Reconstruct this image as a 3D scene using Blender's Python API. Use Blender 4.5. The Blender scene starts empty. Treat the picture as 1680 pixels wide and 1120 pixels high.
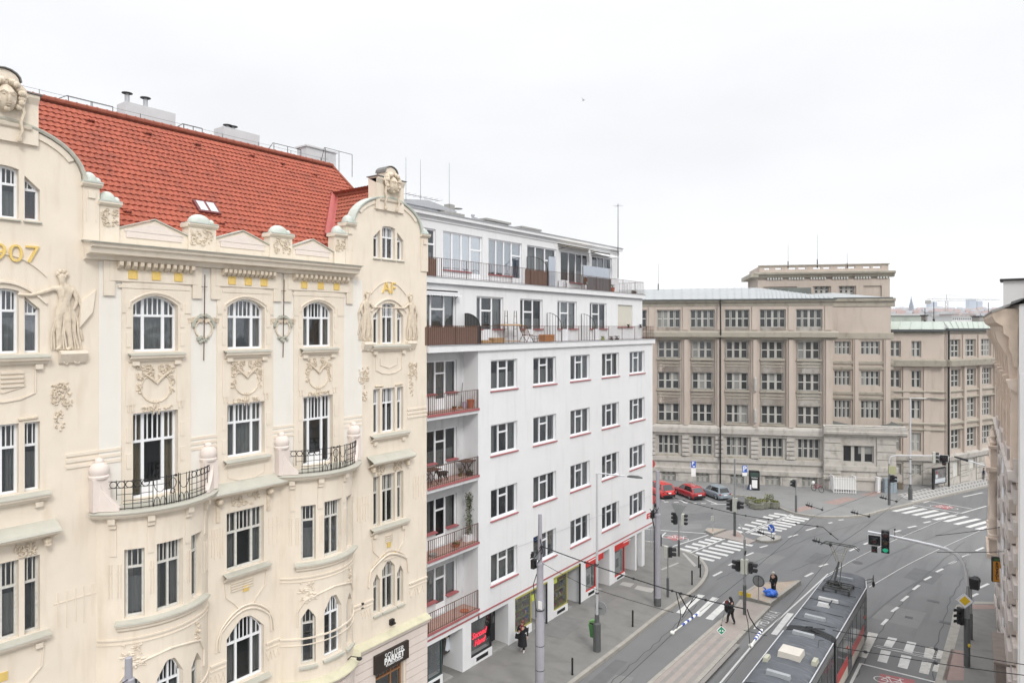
import bpy,bmesh,math,random
from mathutils import Vector,Matrix
from mathutils.geometry import tessellate_polygon
R = math.radians
rnd = random.Random(11)
scene = bpy.context.scene

# ---------------------------------------------------------------- camera
EYE = 17.0                      # height of the window the photograph was taken from
W = 21.85                       # distance to the facades across the street
YAW = math.atan(835/1120)
cd = bpy.data.cameras.new('camera'); cam = bpy.data.objects.new('camera',cd)
scene.collection.objects.link(cam)
cam.location = (0,0,EYE); cam.rotation_euler = (R(90),0,YAW)
cd.sensor_width = 36; cd.lens = 24; cd.shift_y = -23/1680
cd.clip_start = 0.1; cd.clip_end = 12000
scene.camera = cam

# ---------------------------------------------------------------- world, sun, exposure
SUN_EL,SUN_AZ = R(40),R(122)      # azimuth measured clockwise from +Y
wd = bpy.data.worlds.new('World'); scene.world = wd; wd.use_nodes = True
nt = wd.node_tree; nt.nodes.clear()
def wn(t): return nt.nodes.new(t)
sky = wn('ShaderNodeTexSky'); sky.sky_type = 'NISHITA'; sky.sun_disc = False
sky.sun_elevation = SUN_EL; sky.sun_rotation = SUN_AZ; sky.dust_density = 4.0; sky.air_density = 1.2
bgA = wn('ShaderNodeBackground'); bgA.inputs[1].default_value = 0.10
nt.links.new(sky.outputs[0],bgA.inputs[0])
tc = wn('ShaderNodeTexCoord'); sp = wn('ShaderNodeSeparateXYZ'); nt.links.new(tc.outputs['Generated'],sp.inputs[0])
pw = wn('ShaderNodeMath'); pw.operation = 'POWER'; pw.inputs[1].default_value = 4.0; pw.use_clamp = True
cl = wn('ShaderNodeMath'); cl.operation = 'MAXIMUM'; cl.inputs[1].default_value = 0.0
nt.links.new(sp.outputs['Z'],cl.inputs[0]); nt.links.new(cl.outputs[0],pw.inputs[0])
mr = wn('ShaderNodeMapRange'); mr.inputs['To Min'].default_value = 0.92; mr.inputs['To Max'].default_value = 3.4
nt.links.new(pw.outputs[0],mr.inputs['Value'])
mp = wn('ShaderNodeMapping'); mp.inputs['Scale'].default_value = (1.0,1.0,3.2); nt.links.new(tc.outputs['Generated'],mp.inputs['Vector'])
nz = wn('ShaderNodeTexNoise'); nz.inputs['Scale'].default_value = 2.2; nz.inputs['Detail'].default_value = 5; nt.links.new(mp.outputs[0],nz.inputs['Vector'])
mr2 = wn('ShaderNodeMapRange'); mr2.inputs['From Min'].default_value = 0.3; mr2.inputs['From Max'].default_value = 0.7
mr2.inputs['To Min'].default_value = 0.94; mr2.inputs['To Max'].default_value = 1.04; nt.links.new(nz.outputs[0],mr2.inputs['Value'])
hb1 = wn('ShaderNodeMath'); hb1.operation = 'SUBTRACT'; hb1.inputs[0].default_value = 1.0; nt.links.new(cl.outputs[0],hb1.inputs[1])
hb2 = wn('ShaderNodeMath'); hb2.operation = 'POWER'; hb2.inputs[1].default_value = 12; nt.links.new(hb1.outputs[0],hb2.inputs[0])
hb3 = wn('ShaderNodeMath'); hb3.operation = 'MULTIPLY_ADD'; hb3.inputs[1].default_value = 0.42; nt.links.new(hb2.outputs[0],hb3.inputs[0]); nt.links.new(mr.outputs[0],hb3.inputs[2])
mu = wn('ShaderNodeMath'); mu.operation = 'MULTIPLY'; nt.links.new(hb3.outputs[0],mu.inputs[0]); nt.links.new(mr2.outputs[0],mu.inputs[1])
bgB = wn('ShaderNodeBackground'); bgB.inputs[0].default_value = (0.975,0.982,1.0,1); nt.links.new(mu.outputs[0],bgB.inputs[1])
mx = wn('ShaderNodeMixShader'); mx.inputs[0].default_value = 0.93
nt.links.new(bgA.outputs[0],mx.inputs[1]); nt.links.new(bgB.outputs[0],mx.inputs[2])
wo = wn('ShaderNodeOutputWorld'); nt.links.new(mx.outputs[0],wo.inputs[0])

sl = bpy.data.lights.new('sun','SUN'); sl.energy = 1.5; sl.angle = R(16); sl.color = (1.0,0.97,0.92)
so = bpy.data.objects.new('sun',sl); scene.collection.objects.link(so)
sdir = Vector((math.sin(SUN_AZ)*math.cos(SUN_EL),math.cos(SUN_AZ)*math.cos(SUN_EL),math.sin(SUN_EL)))
so.rotation_euler = sdir.to_track_quat('Z','Y').to_euler()
scene.view_settings.view_transform = 'Standard'; scene.view_settings.look = 'None'
scene.view_settings.exposure = 0.15; scene.view_settings.gamma = 1.0
scene.cycles.max_bounces = 6; scene.cycles.diffuse_bounces = 3; scene.cycles.glossy_bounces = 2
scene.cycles.transparent_max_bounces = 8; scene.cycles.transmission_bounces = 2
scene.cycles.use_denoising = True
scene.cycles.use_adaptive_sampling = True; scene.cycles.adaptive_threshold = 0.02

# ---------------------------------------------------------------- measuring helpers
CR = Vector((math.cos(YAW),math.sin(YAW),0)); CF = Vector((-math.sin(YAW),math.cos(YAW),0))
def ray(px,py=537):
 return CF + CR*((px-840)/1120) + Vector((0,0,(537-py)/1120))
def gz(y):                         # the street falls gently away from the camera
 return -0.018*(min(y,140)-28)
def G(px,py,h=0.0):              # pixel -> point h above the street
 d = ray(px,py); t = (-EYE+0.504+h)/(d.z+0.018*d.y)
 p = Vector((0,0,EYE))+d*t
 return Vector((p.x,p.y,gz(p.y)+h))
class Pl:
 """vertical plane: s along it, z up, n outwards (towards the camera side)"""
 def __init__(s,o,e,nrm=None):
  s.o = Vector((o[0],o[1],0)); s.e = Vector((e[0],e[1],0)).normalized()
  s.nv = Vector((s.e.y,-s.e.x,0))
  if nrm is not None and s.nv.dot(Vector((nrm[0],nrm[1],0))) < 0: s.nv = -s.nv
 def s(s_,px,n=0.0):
  d = ray(px); o = s_.o+s_.nv*n
  den = d.x*s_.e.y-d.y*s_.e.x
  t = (o.x*s_.e.y-o.y*s_.e.x)/den
  p = d*t-o
  return p.x*s_.e.x+p.y*s_.e.y
 def z(s_,px,py,n=0.0):
  d = ray(px,py); o = s_.o+s_.nv*n
  t = (o.x*s_.e.y-o.y*s_.e.x)/(d.x*s_.e.y-d.y*s_.e.x)
  return EYE+t*d.z
 def w(s_,s,z,n=0.0):
  p = s_.o+s_.e*s+s_.nv*n
  return Vector((p.x,p.y,z))
 def shift(s_,n):
  q = Pl((s_.o+s_.nv*n),s_.e); q.nv = s_.nv; return q
class Bow:
 """bowed bay in front of plane pl; s runs -1..1 round the bow"""
 def __init__(b,pl,c,hw,sag):
  b.pl,b.c = pl,c; b.r = (hw*hw+sag*sag)/(2*sag); b.a = math.asin(min(1,hw/b.r)); b.k = b.r-sag
 def w(b,t,z,n=0.0):
  a = t*b.a; r = b.r+n
  return b.pl.w(b.c+r*math.sin(a),z,r*math.cos(a)-b.k)
 def chord(b,t0,t1,n):
  p,q = b.w(t0,0,n),b.w(t1,0,n)
  c = Pl((p.x,p.y),(q.x-p.x,q.y-p.y)); m = b.w((t0+t1)/2,0,n+1)-b.w((t0+t1)/2,0,n)
  if c.nv.dot(m) < 0: c.nv = -c.nv
  return c,(q-p).length
LF = Pl((-W,0),(0,1),(1,0))            # left street facades

# ---------------------------------------------------------------- objects
col = scene.collection
def wloc(o):
 v = Vector((0,0,0))
 while o is not None: v += o.location; o = o.parent
 return v
def root(name,label,cat,loc=(0,0,0),group=None,rz=0.0):
 o = bpy.data.objects.new(name,None); col.objects.link(o); o.location = loc; o.rotation_euler.z = rz
 o.empty_display_size = 0.3
 return tag(o,label,cat,group)
def tag(o,label=None,cat=None,group=None,kind=None):
 if label: o['label'] = label
 if cat: o['category'] = cat
 if group: o['group'] = group
 if kind: o['kind'] = kind
 return o
def copy_tree(o,parent=None):
 c = o.copy(); col.objects.link(c); c.parent = parent
 for ch in [x for x in list(bpy.data.objects) if x.parent is o]: copy_tree(ch,c)
 return c
class MB:
 def __init__(m): m.v = []; m.f = []; m.mi = []; m.k = 0
 def face(m,pts,k=None):
  i = len(m.v); m.v += [Vector(p) for p in pts]; m.f.append(tuple(range(i,i+len(pts)))); m.mi.append(m.k if k is None else k)
 def hexa(m,p):      # 8 corners: bottom 4, top 4
  i = len(m.v); m.v += [Vector(q) for q in p]
  for f in ((3,2,1,0),(4,5,6,7),(0,1,5,4),(1,2,6,5),(2,3,7,6),(3,0,4,7)):
   m.f.append(tuple(i+j for j in f)); m.mi.append(m.k)
 def box(m,a,b):
  (x0,y0,z0),(x1,y1,z1) = a,b
  m.hexa([(x0,y0,z0),(x1,y0,z0),(x1,y1,z0),(x0,y1,z0),(x0,y0,z1),(x1,y0,z1),(x1,y1,z1),(x0,y1,z1)])
 def pb(m,pl,s0,s1,z0,z1,n0,n1,div=1):
  for i in range(div):
   a = s0+(s1-s0)*i/div; b = s0+(s1-s0)*(i+1)/div
   m.hexa([pl.w(a,z0,n0),pl.w(b,z0,n0),pl.w(b,z0,n1),pl.w(a,z0,n1),
     pl.w(a,z1,n0),pl.w(b,z1,n0),pl.w(b,z1,n1),pl.w(a,z1,n1)])
 def prof(m,pl,s0,s1,pr,div=1,caps=True):
  """extrude profile [(n,z)...] along s"""
  for i in range(div):
   a = s0+(s1-s0)*i/div; b = s0+(s1-s0)*(i+1)/div
   for (n0,z0),(n1,z1) in zip(pr[:-1],pr[1:]):
    m.face([pl.w(a,z0,n0),pl.w(b,z0,n0),pl.w(b,z1,n1),pl.w(a,z1,n1)])
  if caps:
   for a in (s0,s1): m.face([pl.w(a,z,n) for n,z in pr])
 def poly(m,pl,pts,n0,n1):
  """flat outline [(s,z)] given thickness n0..n1"""
  m.face([pl.w(s,z,n1) for s,z in pts])
  k = len(pts)
  for i in range(k):
   (a,b),(c,d) = pts[i],pts[(i+1) % k]
   m.face([pl.w(a,b,n0),pl.w(c,d,n0),pl.w(c,d,n1),pl.w(a,b,n1)])
 def tube(m,pts,r,seg=5,r2=None):
  pts = [Vector(p) for p in pts]; n = len(pts); rs = [r if r2 is None else r+(r2-r)*i/(n-1) for i in range(n)]
  i0 = len(m.v); up = None
  for i,p in enumerate(pts):
   t = (pts[min(i+1,n-1)]-pts[max(i-1,0)])
   if t.length < 1e-9: t = Vector((0,0,1))
   t.normalize()
   ref = Vector((0,0,1)) if abs(t.z) < 0.9 else Vector((1,0,0))
   if up is None: a = t.cross(ref).normalized()
   else:
    a = up-t*up.dot(t)
    a = a.normalized() if a.length > 1e-6 else t.cross(ref).normalized()
   up = a; b = t.cross(a)
   for j in range(seg):
    th = 2*math.pi*(j+.5)/seg; m.v.append(p+(a*math.cos(th)+b*math.sin(th))*rs[i])
  for i in range(n-1):
   for j in range(seg):
    m.f.append((i0+i*seg+j,i0+i*seg+(j+1) % seg,i0+(i+1)*seg+(j+1) % seg,i0+(i+1)*seg+j)); m.mi.append(m.k)
  m.f.append(tuple(i0+j for j in range(seg))); m.mi.append(m.k)
  m.f.append(tuple(i0+(n-1)*seg+j for j in reversed(range(seg)))); m.mi.append(m.k)
 def lathe(m,c,prf,seg=12,a0=0.0):
  c = Vector(c); i0 = len(m.v); n = len(prf)
  for r,z in prf:
   for j in range(seg):
    th = 2*math.pi*j/seg+a0; m.v.append(c+Vector((r*math.cos(th),r*math.sin(th),z)))
  for i in range(n-1):
   for j in range(seg):
    m.f.append((i0+i*seg+j,i0+i*seg+(j+1) % seg,i0+(i+1)*seg+(j+1) % seg,i0+(i+1)*seg+j)); m.mi.append(m.k)
  m.f.append(tuple(i0+(n-1)*seg+j for j in range(seg))); m.mi.append(m.k)
  m.f.append(tuple(i0+j for j in reversed(range(seg)))); m.mi.append(m.k)
 def ball(m,c,ax,seg=10,rings=6,rot=None):
  c = Vector(c); i0 = len(m.v)
  if not hasattr(ax,'__len__'): ax = (ax,ax,ax)
  for i in range(rings+1):
   ph = math.pi*i/rings
   for j in range(seg):
    th = 2*math.pi*j/seg
    q = Vector((ax[0]*math.sin(ph)*math.cos(th),ax[1]*math.sin(ph)*math.sin(th),ax[2]*math.cos(ph)))
    if rot is not None: q = rot @ q
    m.v.append(c+q)
  for i in range(rings):
   for j in range(seg):
    m.f.append((i0+i*seg+j,i0+(i+1)*seg+j,i0+(i+1)*seg+(j+1) % seg,i0+i*seg+(j+1) % seg)); m.mi.append(m.k)
 def pball(m,pl,s,z,n,a,b,c,seg=8,rings=5):
  i0 = len(m.v)
  for i in range(rings+1):
   ph = math.pi*i/rings
   for j in range(seg):
    th = 2*math.pi*j/seg
    m.v.append(pl.w(s+a*math.sin(ph)*math.cos(th),z+b*math.cos(ph),n+c*math.sin(ph)*math.sin(th)))
  for i in range(rings):
   for j in range(seg):
    m.f.append((i0+i*seg+j,i0+(i+1)*seg+j,i0+(i+1)*seg+(j+1) % seg,i0+i*seg+(j+1) % seg)); m.mi.append(m.k)
 def ptube(m,pl,pts,r,seg=5,r2=None,n=0.0):
  m.tube([pl.w(p[0],p[1],p[2] if len(p) > 2 else n) for p in pts],r,seg,r2)
 def build(m,name,mats,parent=None,smooth=False,label=None):
  me = bpy.data.meshes.new(name); off = wloc(parent) if parent is not None else Vector((0,0,0))
  me.from_pydata([v-off for v in m.v],[],m.f); me.update()
  if not isinstance(mats,(list,tuple)): mats = [mats]
  for q in mats: me.materials.append(q)
  me.polygons.foreach_set('material_index',m.mi)
  b = bmesh.new(); b.from_mesh(me); bmesh.ops.remove_doubles(b,verts=b.verts,dist=0.0004)
  bmesh.ops.recalc_face_normals(b,faces=b.faces); b.to_mesh(me); b.free()
  if smooth:
   me.polygons.foreach_set('use_smooth',[True]*len(me.polygons))
   if smooth != 'all':
    try: me.set_sharp_from_angle(angle=R(40))
    except Exception: pass
  o = bpy.data.objects.new(name,me); col.objects.link(o); o.parent = parent
  if label: o['label'] = label
  return o
def struct(name,mb,mats,smooth=False):
 return tag(mb.build(name,mats,None,smooth),kind='structure')

# ---------------------------------------------------------------- materials
MATS = {}
def mat(name,c,rough=0.85,var=0.06,scale=3.0,bump=0.0,bscale=40.0,metal=0.0,stain=0.0,stain_c=None,emit=0.0,spec=0.3,coat=0.0,sx=(1,1,1),stsc=(1.3,1.3,0.25)):
 if name in MATS: return MATS[name]
 m = bpy.data.materials.new(name); m.use_nodes = True; t = m.node_tree; b = t.nodes['Principled BSDF']
 b.inputs['Roughness'].default_value = rough; b.inputs['Metallic'].default_value = metal
 b.inputs['Specular IOR Level'].default_value = spec; b.inputs['Coat Weight'].default_value = coat
 L = t.links.new
 c = tuple(c)+(1,)
 g = t.nodes.new('ShaderNodeNewGeometry'); vec = g.outputs['Position']
 out = None
 if var > 0:
  mpn = t.nodes.new('ShaderNodeMapping'); mpn.inputs['Scale'].default_value = sx; L(vec,mpn.inputs['Vector'])
  n = t.nodes.new('ShaderNodeTexNoise'); n.inputs['Scale'].default_value = scale; n.inputs['Detail'].default_value = 5; n.inputs['Roughness'].default_value = 0.6
  L(mpn.outputs[0],n.inputs['Vector'])
  r = t.nodes.new('ShaderNodeMapRange'); r.inputs['From Min'].default_value = 0.25; r.inputs['From Max'].default_value = 0.75
  r.inputs['To Min'].default_value = 1-var; r.inputs['To Max'].default_value = 1+var; L(n.outputs[0],r.inputs['Value'])
  mm = t.nodes.new('ShaderNodeVectorMath'); mm.operation = 'SCALE'; mm.inputs[0].default_value = c[:3]; L(r.outputs[0],mm.inputs['Scale'])
  out = mm.outputs[0]
 if stain > 0:
  mpn = t.nodes.new('ShaderNodeMapping'); mpn.inputs['Scale'].default_value = stsc; L(vec,mpn.inputs['Vector'])
  n = t.nodes.new('ShaderNodeTexNoise'); n.inputs['Scale'].default_value = 1.6; n.inputs['Detail'].default_value = 6; L(mpn.outputs[0],n.inputs['Vector'])
  r = t.nodes.new('ShaderNodeMapRange'); r.inputs['From Min'].default_value = 0.52; r.inputs['From Max'].default_value = 0.75
  r.inputs['To Min'].default_value = 0.0; r.inputs['To Max'].default_value = stain; L(n.outputs[0],r.inputs['Value'])
  mx = t.nodes.new('ShaderNodeMix'); mx.data_type = 'RGBA'; L(r.outputs[0],mx.inputs['Factor'])
  if out: L(out,mx.inputs['A'])
  else: mx.inputs['A'].default_value = c
  mx.inputs['B'].default_value = tuple(stain_c or [q*0.55 for q in c[:3]])+(1,)
  out = mx.outputs['Result']
 if out: L(out,b.inputs['Base Color'])
 else: b.inputs['Base Color'].default_value = c
 if bump > 0:
  n = t.nodes.new('ShaderNodeTexNoise'); n.inputs['Scale'].default_value = bscale; n.inputs['Detail'].default_value = 4; L(vec,n.inputs['Vector'])
  bp = t.nodes.new('ShaderNodeBump'); bp.inputs['Strength'].default_value = bump; bp.inputs['Distance'].default_value = 0.02
  L(n.outputs[0],bp.inputs['Height']); L(bp.outputs[0],b.inputs['Normal'])
 if emit > 0:
  b.inputs['Emission Color'].default_value = c; b.inputs['Emission Strength'].default_value = emit
 MATS[name] = m; return m
def glass_mat(name,tint=(0.55,0.57,0.57),refl=0.09):
 m = bpy.data.materials.new(name); m.use_nodes = True; t = m.node_tree; t.nodes.clear(); L = t.links.new
 tr = t.nodes.new('ShaderNodeBsdfTransparent'); tr.inputs[0].default_value = tuple(tint)+(1,)
 gl = t.nodes.new('ShaderNodeBsdfGlossy'); gl.inputs['Roughness'].default_value = 0.03; gl.inputs[0].default_value = (0.9,0.95,1,1)
 lw = t.nodes.new('ShaderNodeLayerWeight'); lw.inputs[0].default_value = .5
 pw_ = t.nodes.new('ShaderNodeMath'); pw_.operation = 'POWER'; pw_.inputs[1].default_value = 4.0; L(lw.outputs['Facing'],pw_.inputs[0])
 oi = t.nodes.new('ShaderNodeObjectInfo'); rv = t.nodes.new('ShaderNodeMapRange'); rv.inputs['To Min'].default_value = refl*.5; rv.inputs['To Max'].default_value = refl*2.4; L(oi.outputs['Random'],rv.inputs['Value'])
 fr = t.nodes.new('ShaderNodeMath'); fr.operation = 'MULTIPLY_ADD'; fr.inputs[1].default_value = 0.6; L(rv.outputs[0],fr.inputs[2]); L(pw_.outputs[0],fr.inputs[0])
 g = t.nodes.new('ShaderNodeNewGeometry'); n = t.nodes.new('ShaderNodeTexNoise'); n.inputs['Scale'].default_value = 0.9
 L(g.outputs['Position'],n.inputs['Vector'])
 bp = t.nodes.new('ShaderNodeBump'); bp.inputs['Strength'].default_value = 0.05; bp.inputs['Distance'].default_value = 0.3; L(n.outputs[0],bp.inputs['Height']); L(bp.outputs[0],gl.inputs['Normal'])
 mx = t.nodes.new('ShaderNodeMixShader'); L(fr.outputs[0],mx.inputs[0]); L(tr.outputs[0],mx.inputs[1]); L(gl.outputs[0],mx.inputs[2])
 o = t.nodes.new('ShaderNodeOutputMaterial'); L(mx.outputs[0],o.inputs[0]); MATS[name] = m; return m

M_cream = mat('cream_plaster',(0.74,0.66,0.555),0.9,0.05,1.1,0.2,26,stain=0.42,stain_c=(0.58,0.485,0.37),stsc=(2.2,2.2,.3))
M_offw = mat('offwhite_plaster',(0.75,0.72,0.665),0.9,0.025,1.2,0.08,30,stain=0.14,stain_c=(0.55,0.47,0.38))
M_pinkp = mat('pale_pink_plaster',(0.70,0.62,0.57),0.9,0.03,1.5,0.08,30,stain=0.12)
M_orn = mat('ornament_plaster',(0.66,0.57,0.455),0.9,0.12,9,0.3,60,stain=0.6,stain_c=(0.34,0.27,0.18),stsc=(5,5,3))
M_grey_orn = mat('grey_green_ornament',(0.42,0.42,0.36),0.9,0.18,12,0.3,60,stain=0.5,stsc=(6,6,4))
M_gold = mat('gilding',(0.78,0.57,0.19),0.5,0.08,10,0.1,50,metal=0.25)
M_lead = mat('sheet_lead',(0.47,0.46,0.40),0.6,0.07,2,0.05,10,stain=0.4,stain_c=(0.36,0.38,0.32),stsc=(1.5,1.5,1.5))
M_mint = mat('mint_copper',(0.50,0.535,0.49),0.55,0.06,2.5,stain=0.45,stain_c=(0.42,0.46,0.38),stsc=(2,2,2))
M_white = mat('white_plaster',(0.715,0.72,0.73),0.9,0.03,0.7,0.15,25,stain=0.35,stain_c=(0.58,0.58,0.575),stsc=(2.0,2.0,.18))
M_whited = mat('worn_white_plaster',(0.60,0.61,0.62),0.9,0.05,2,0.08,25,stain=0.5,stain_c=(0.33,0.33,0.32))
M_frame = mat('white_window_paint',(0.80,0.81,0.83),0.45,0.02,8)
M_oldframe = mat('weathered_window_paint',(0.62,0.61,0.57),0.6,0.10,12,stain=0.35,stsc=(6,6,6))
M_red = mat('oxide_red_sheet',(0.36,0.115,0.12),0.55,0.12,5,stain=0.3)
M_tile = mat('clay_tile',(0.335,0.09,0.055),0.8,0.20,2.8,0.1,30,stain=0.7,stain_c=(0.20,0.06,0.042),stsc=(1.2,1.2,1.2))
M_tiled = mat('ridge_tile',(0.26,0.08,0.05),0.8,0.2,4)
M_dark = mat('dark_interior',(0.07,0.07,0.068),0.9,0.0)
M_room = mat('dim_room',(0.07,0.068,0.062),0.9,0.3,0.8)
M_curt = mat('net_curtain',(0.30,0.30,0.295),0.9,0.18,7,sx=(3,6,0.25))
M_curt2 = mat('ochre_curtain',(0.36,0.29,0.19),0.9,0.15,7,sx=(3,6,0.25))
M_iron = mat('black_iron',(0.035,0.033,0.032),0.6,0.2,10,metal=0.3)
M_rust = mat('rusty_iron',(0.11,0.060,0.045),0.75,0.3,12)
M_steel = mat('galvanised_steel',(0.42,0.43,0.45),0.5,0.06,6,metal=0.3,stain=0.25,stsc=(3,3,.6))
M_alu = mat('light_steel',(0.62,0.63,0.65),0.4,0.05,6,metal=0.4)
M_conc = mat('grey_concrete',(0.30,0.295,0.28),0.9,0.12,3,0.2,20,stain=0.5)
M_rubber = mat('black_rubber',(0.02,0.02,0.02),0.8,0.0)
M_glass = glass_mat('window_glass')
M_glassd = mat('dark_window_glass',(0.045,0.048,0.05),0.12,0.35,0.35,spec=0.6,sx=(1,1,1))
M_black = mat('black_paint',(0.018,0.018,0.02),0.5,0.0)
M_wood = mat('brown_wood',(0.30,0.15,0.07),0.6,0.2,6,sx=(1,1,6))
M_pale = mat('pale_box_paint',(0.66,0.65,0.60),0.6,0.05,4)

# ---------------------------------------------------------------- wall with real openings
class Op:
 def __init__(o,s0,s1,z0,z1,f=None,nsub=8):
  o.s0,o.s1,o.z0,o.z1,o.f,o.nsub = min(s0,s1),max(s0,s1),z0,z1,f,nsub
 def top(o,s):
  if o.f is None: return o.z1
  u = (s-o.s0)/(o.s1-o.s0); return o.z1-o.f(min(1,max(0,u)))
 def subs(o):
  return [o.s0,o.s1] if o.f is None else [o.s0+(o.s1-o.s0)*i/o.nsub for i in range(o.nsub+1)]
def arc(h): return lambda u: h*(2*u-1)**2
def tent(h,flat=0.3): return lambda u: h*max(0,(abs(2*u-1)-flat)/(1-flat))
def lean(h0,h1): return lambda u: h0*(1-u)+h1*u
def wall(mb,pl,s0,s1,z0,top,ops=(),n=0.0,depth=0.3,extra=(),sides=False):
 tf = top if callable(top) else (lambda s: top)
 br = {s0,s1} | set(extra)
 for o in ops: br |= set(o.subs())
 br = sorted(b for b in br if s0-1e-6 <= b <= s1+1e-6); bb = [br[0]]
 for b in br[1:]:
  if b-bb[-1] > 1e-4: bb.append(b)
 for a,b in zip(bb[:-1],bb[1:]):
  m = (a+b)/2; za = zb = z0
  for o in sorted([o for o in ops if o.s0 < m < o.s1],key=lambda o: o.z0):
   if o.z0-za > 1e-4: mb.face([pl.w(a,za,n),pl.w(b,zb,n),pl.w(b,o.z0,n),pl.w(a,o.z0,n)])
   ta,tb = o.top(a),o.top(b)
   mb.face([pl.w(a,o.z0,n),pl.w(b,o.z0,n),pl.w(b,o.z0,n-depth),pl.w(a,o.z0,n-depth)])
   mb.face([pl.w(a,ta,n),pl.w(b,tb,n),pl.w(b,tb,n-depth),pl.w(a,ta,n-depth)])
   za,zb = ta,tb
  if min(tf(a)-za,tf(b)-zb) > -1e-4: mb.face([pl.w(a,za,n),pl.w(b,zb,n),pl.w(b,tf(b),n),pl.w(a,tf(a),n)])
  if sides: mb.face([pl.w(a,tf(a),n),pl.w(b,tf(b),n),pl.w(b,tf(b),n-depth),pl.w(a,tf(a),n-depth)])
 for o in ops:
  for s in (o.s0,o.s1):
   if s0-1e-6 <= s <= s1+1e-6:
    mb.face([pl.w(s,o.z0,n),pl.w(s,o.top(s),n),pl.w(s,o.top(s),n-depth),pl.w(s,o.z0,n-depth)])
 if sides:
  for s in (s0,s1): mb.face([pl.w(s,z0,n),pl.w(s,tf(s),n),pl.w(s,tf(s),n-depth),pl.w(s,z0,n-depth)])
def window(parent,pl,o,n,v=(),h=None,ub=(),lb=(),hcols=None,ft=0.06,mt=0.06,fm=None,gm=None,curtain=None,sill=None,sillm=None,d=0.035,name='window',door=None):
 """frame mesh with child pane; v mullion fractions, h transom fraction, ub/lb bars per column above/below it"""
 fm = fm or M_frame; gm = gm or M_glass
 mb = MB(); S = o.s1-o.s0; H = o.z1-o.z0; zt = o.z0+H*h if h else None
 mb.pb(pl,o.s0,o.s1,o.z0,o.z0+ft,n-d,n+d)
 mb.pb(pl,o.s0,o.s0+ft,o.z0+ft,o.top(o.s0),n-d,n+d); mb.pb(pl,o.s1-ft,o.s1,o.z0+ft,o.top(o.s1),n-d,n+d)
 sb = o.subs()
 for a,b in zip(sb[:-1],sb[1:]):
  ta,tb = o.top(a),o.top(b)
  a2 = a+(ft if a == o.s0 else 0); b2 = b-(ft if b == o.s1 else 0)
  mb.hexa([pl.w(a2,ta-ft,n-d),pl.w(b2,tb-ft,n-d),pl.w(b2,tb-ft,n+d),pl.w(a2,ta-ft,n+d),pl.w(a2,ta,n-d),pl.w(b2,tb,n-d),pl.w(b2,tb,n+d),pl.w(a2,ta,n+d)])
 cs = [0]+list(v)+[1]
 for q in v:
  s = o.s0+S*q; mb.pb(pl,s-mt/2,s+mt/2,o.z0+ft,o.top(s)-ft*.5,n-d-.004,n+d+.004)
 if h:
  for i in range(len(cs)-1):
   if hcols is None or i in hcols:
    a,b = o.s0+S*cs[i],o.s0+S*cs[i+1]
    mb.pb(pl,a+ft*.4,b-ft*.4,zt-ft*.55,zt+ft*.55,n-d-.01,n+d+.01)
 for bars,lo in ((ub,False),(lb,True)):
  for i,k in enumerate(bars):
   a,b = o.s0+S*cs[i],o.s0+S*cs[i+1]
   for j in range(k):
    s = a+(b-a)*(j+1)/(k+1); z0 = (o.z0 if lo else zt); z1 = (zt if lo else o.top(s))
    mb.pb(pl,s-mt*.2,s+mt*.2,z0+ft*.5,z1-ft*.5,n-.012,n+.018)
 if door is not None:      # solid lower door panel in one column
  i,fr = door; mb.pb(pl,o.s0+S*cs[i]+mt*.5,o.s0+S*cs[i+1]-mt*.5,o.z0,o.z0+H*fr,n-.02,n+.022)
 wo = mb.build(name,fm,parent)
 g = MB(); g.face([pl.w(o.s0+.01,o.z0+.01,n-.01),pl.w(o.s1-.01,o.z0+.01,n-.01)]+[pl.w(min(o.s1-.01,max(o.s0+.01,s)),o.top(s)-.01,n-.01) for s in reversed(sb)])
 g.build('pane',gm,wo)
 if curtain:
  c = MB(); kind,cm = curtain
  spans = {'full': [(0,1)],'sides': [(0,.3),(.72,1)],'left': [(0,.35)],'right': [(.6,1)],'half': [(0,1)]}[kind]
  ztop = o.z1-(.05 if kind != 'half' else H*.45)
  for a,b in spans:
   k = max(6,int((b-a)*S/0.07)); pts = [(o.s0+S*(a+(b-a)*i/k),n-.16-.03*(i % 2)) for i in range(k+1)]
   for (s0,n0),(s1,n1) in zip(pts[:-1],pts[1:]):
    c.face([pl.w(s0,o.z0+.05,n0),pl.w(s1,o.z0+.05,n1),pl.w(s1,ztop,n1),pl.w(s0,ztop,n0)])
  c.build('curtain',cm,wo)
 if sill:
  s_ = MB(); sn,sh = sill
  s_.hexa([pl.w(o.s0-.06,o.z0-sh-.015,n-.02),pl.w(o.s1+.06,o.z0-sh-.015,n-.02),pl.w(o.s1+.06,o.z0-sh-.03,sn),pl.w(o.s0-.06,o.z0-sh-.03,sn),
     pl.w(o.s0-.06,o.z0+.012,n-.02),pl.w(o.s1+.06,o.z0+.012,n-.02),pl.w(o.s1+.06,o.z0-.045,sn),pl.w(o.s0-.06,o.z0-.045,sn)])
  s_.build('sill',sillm or M_red,wo)
 return wo
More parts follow.
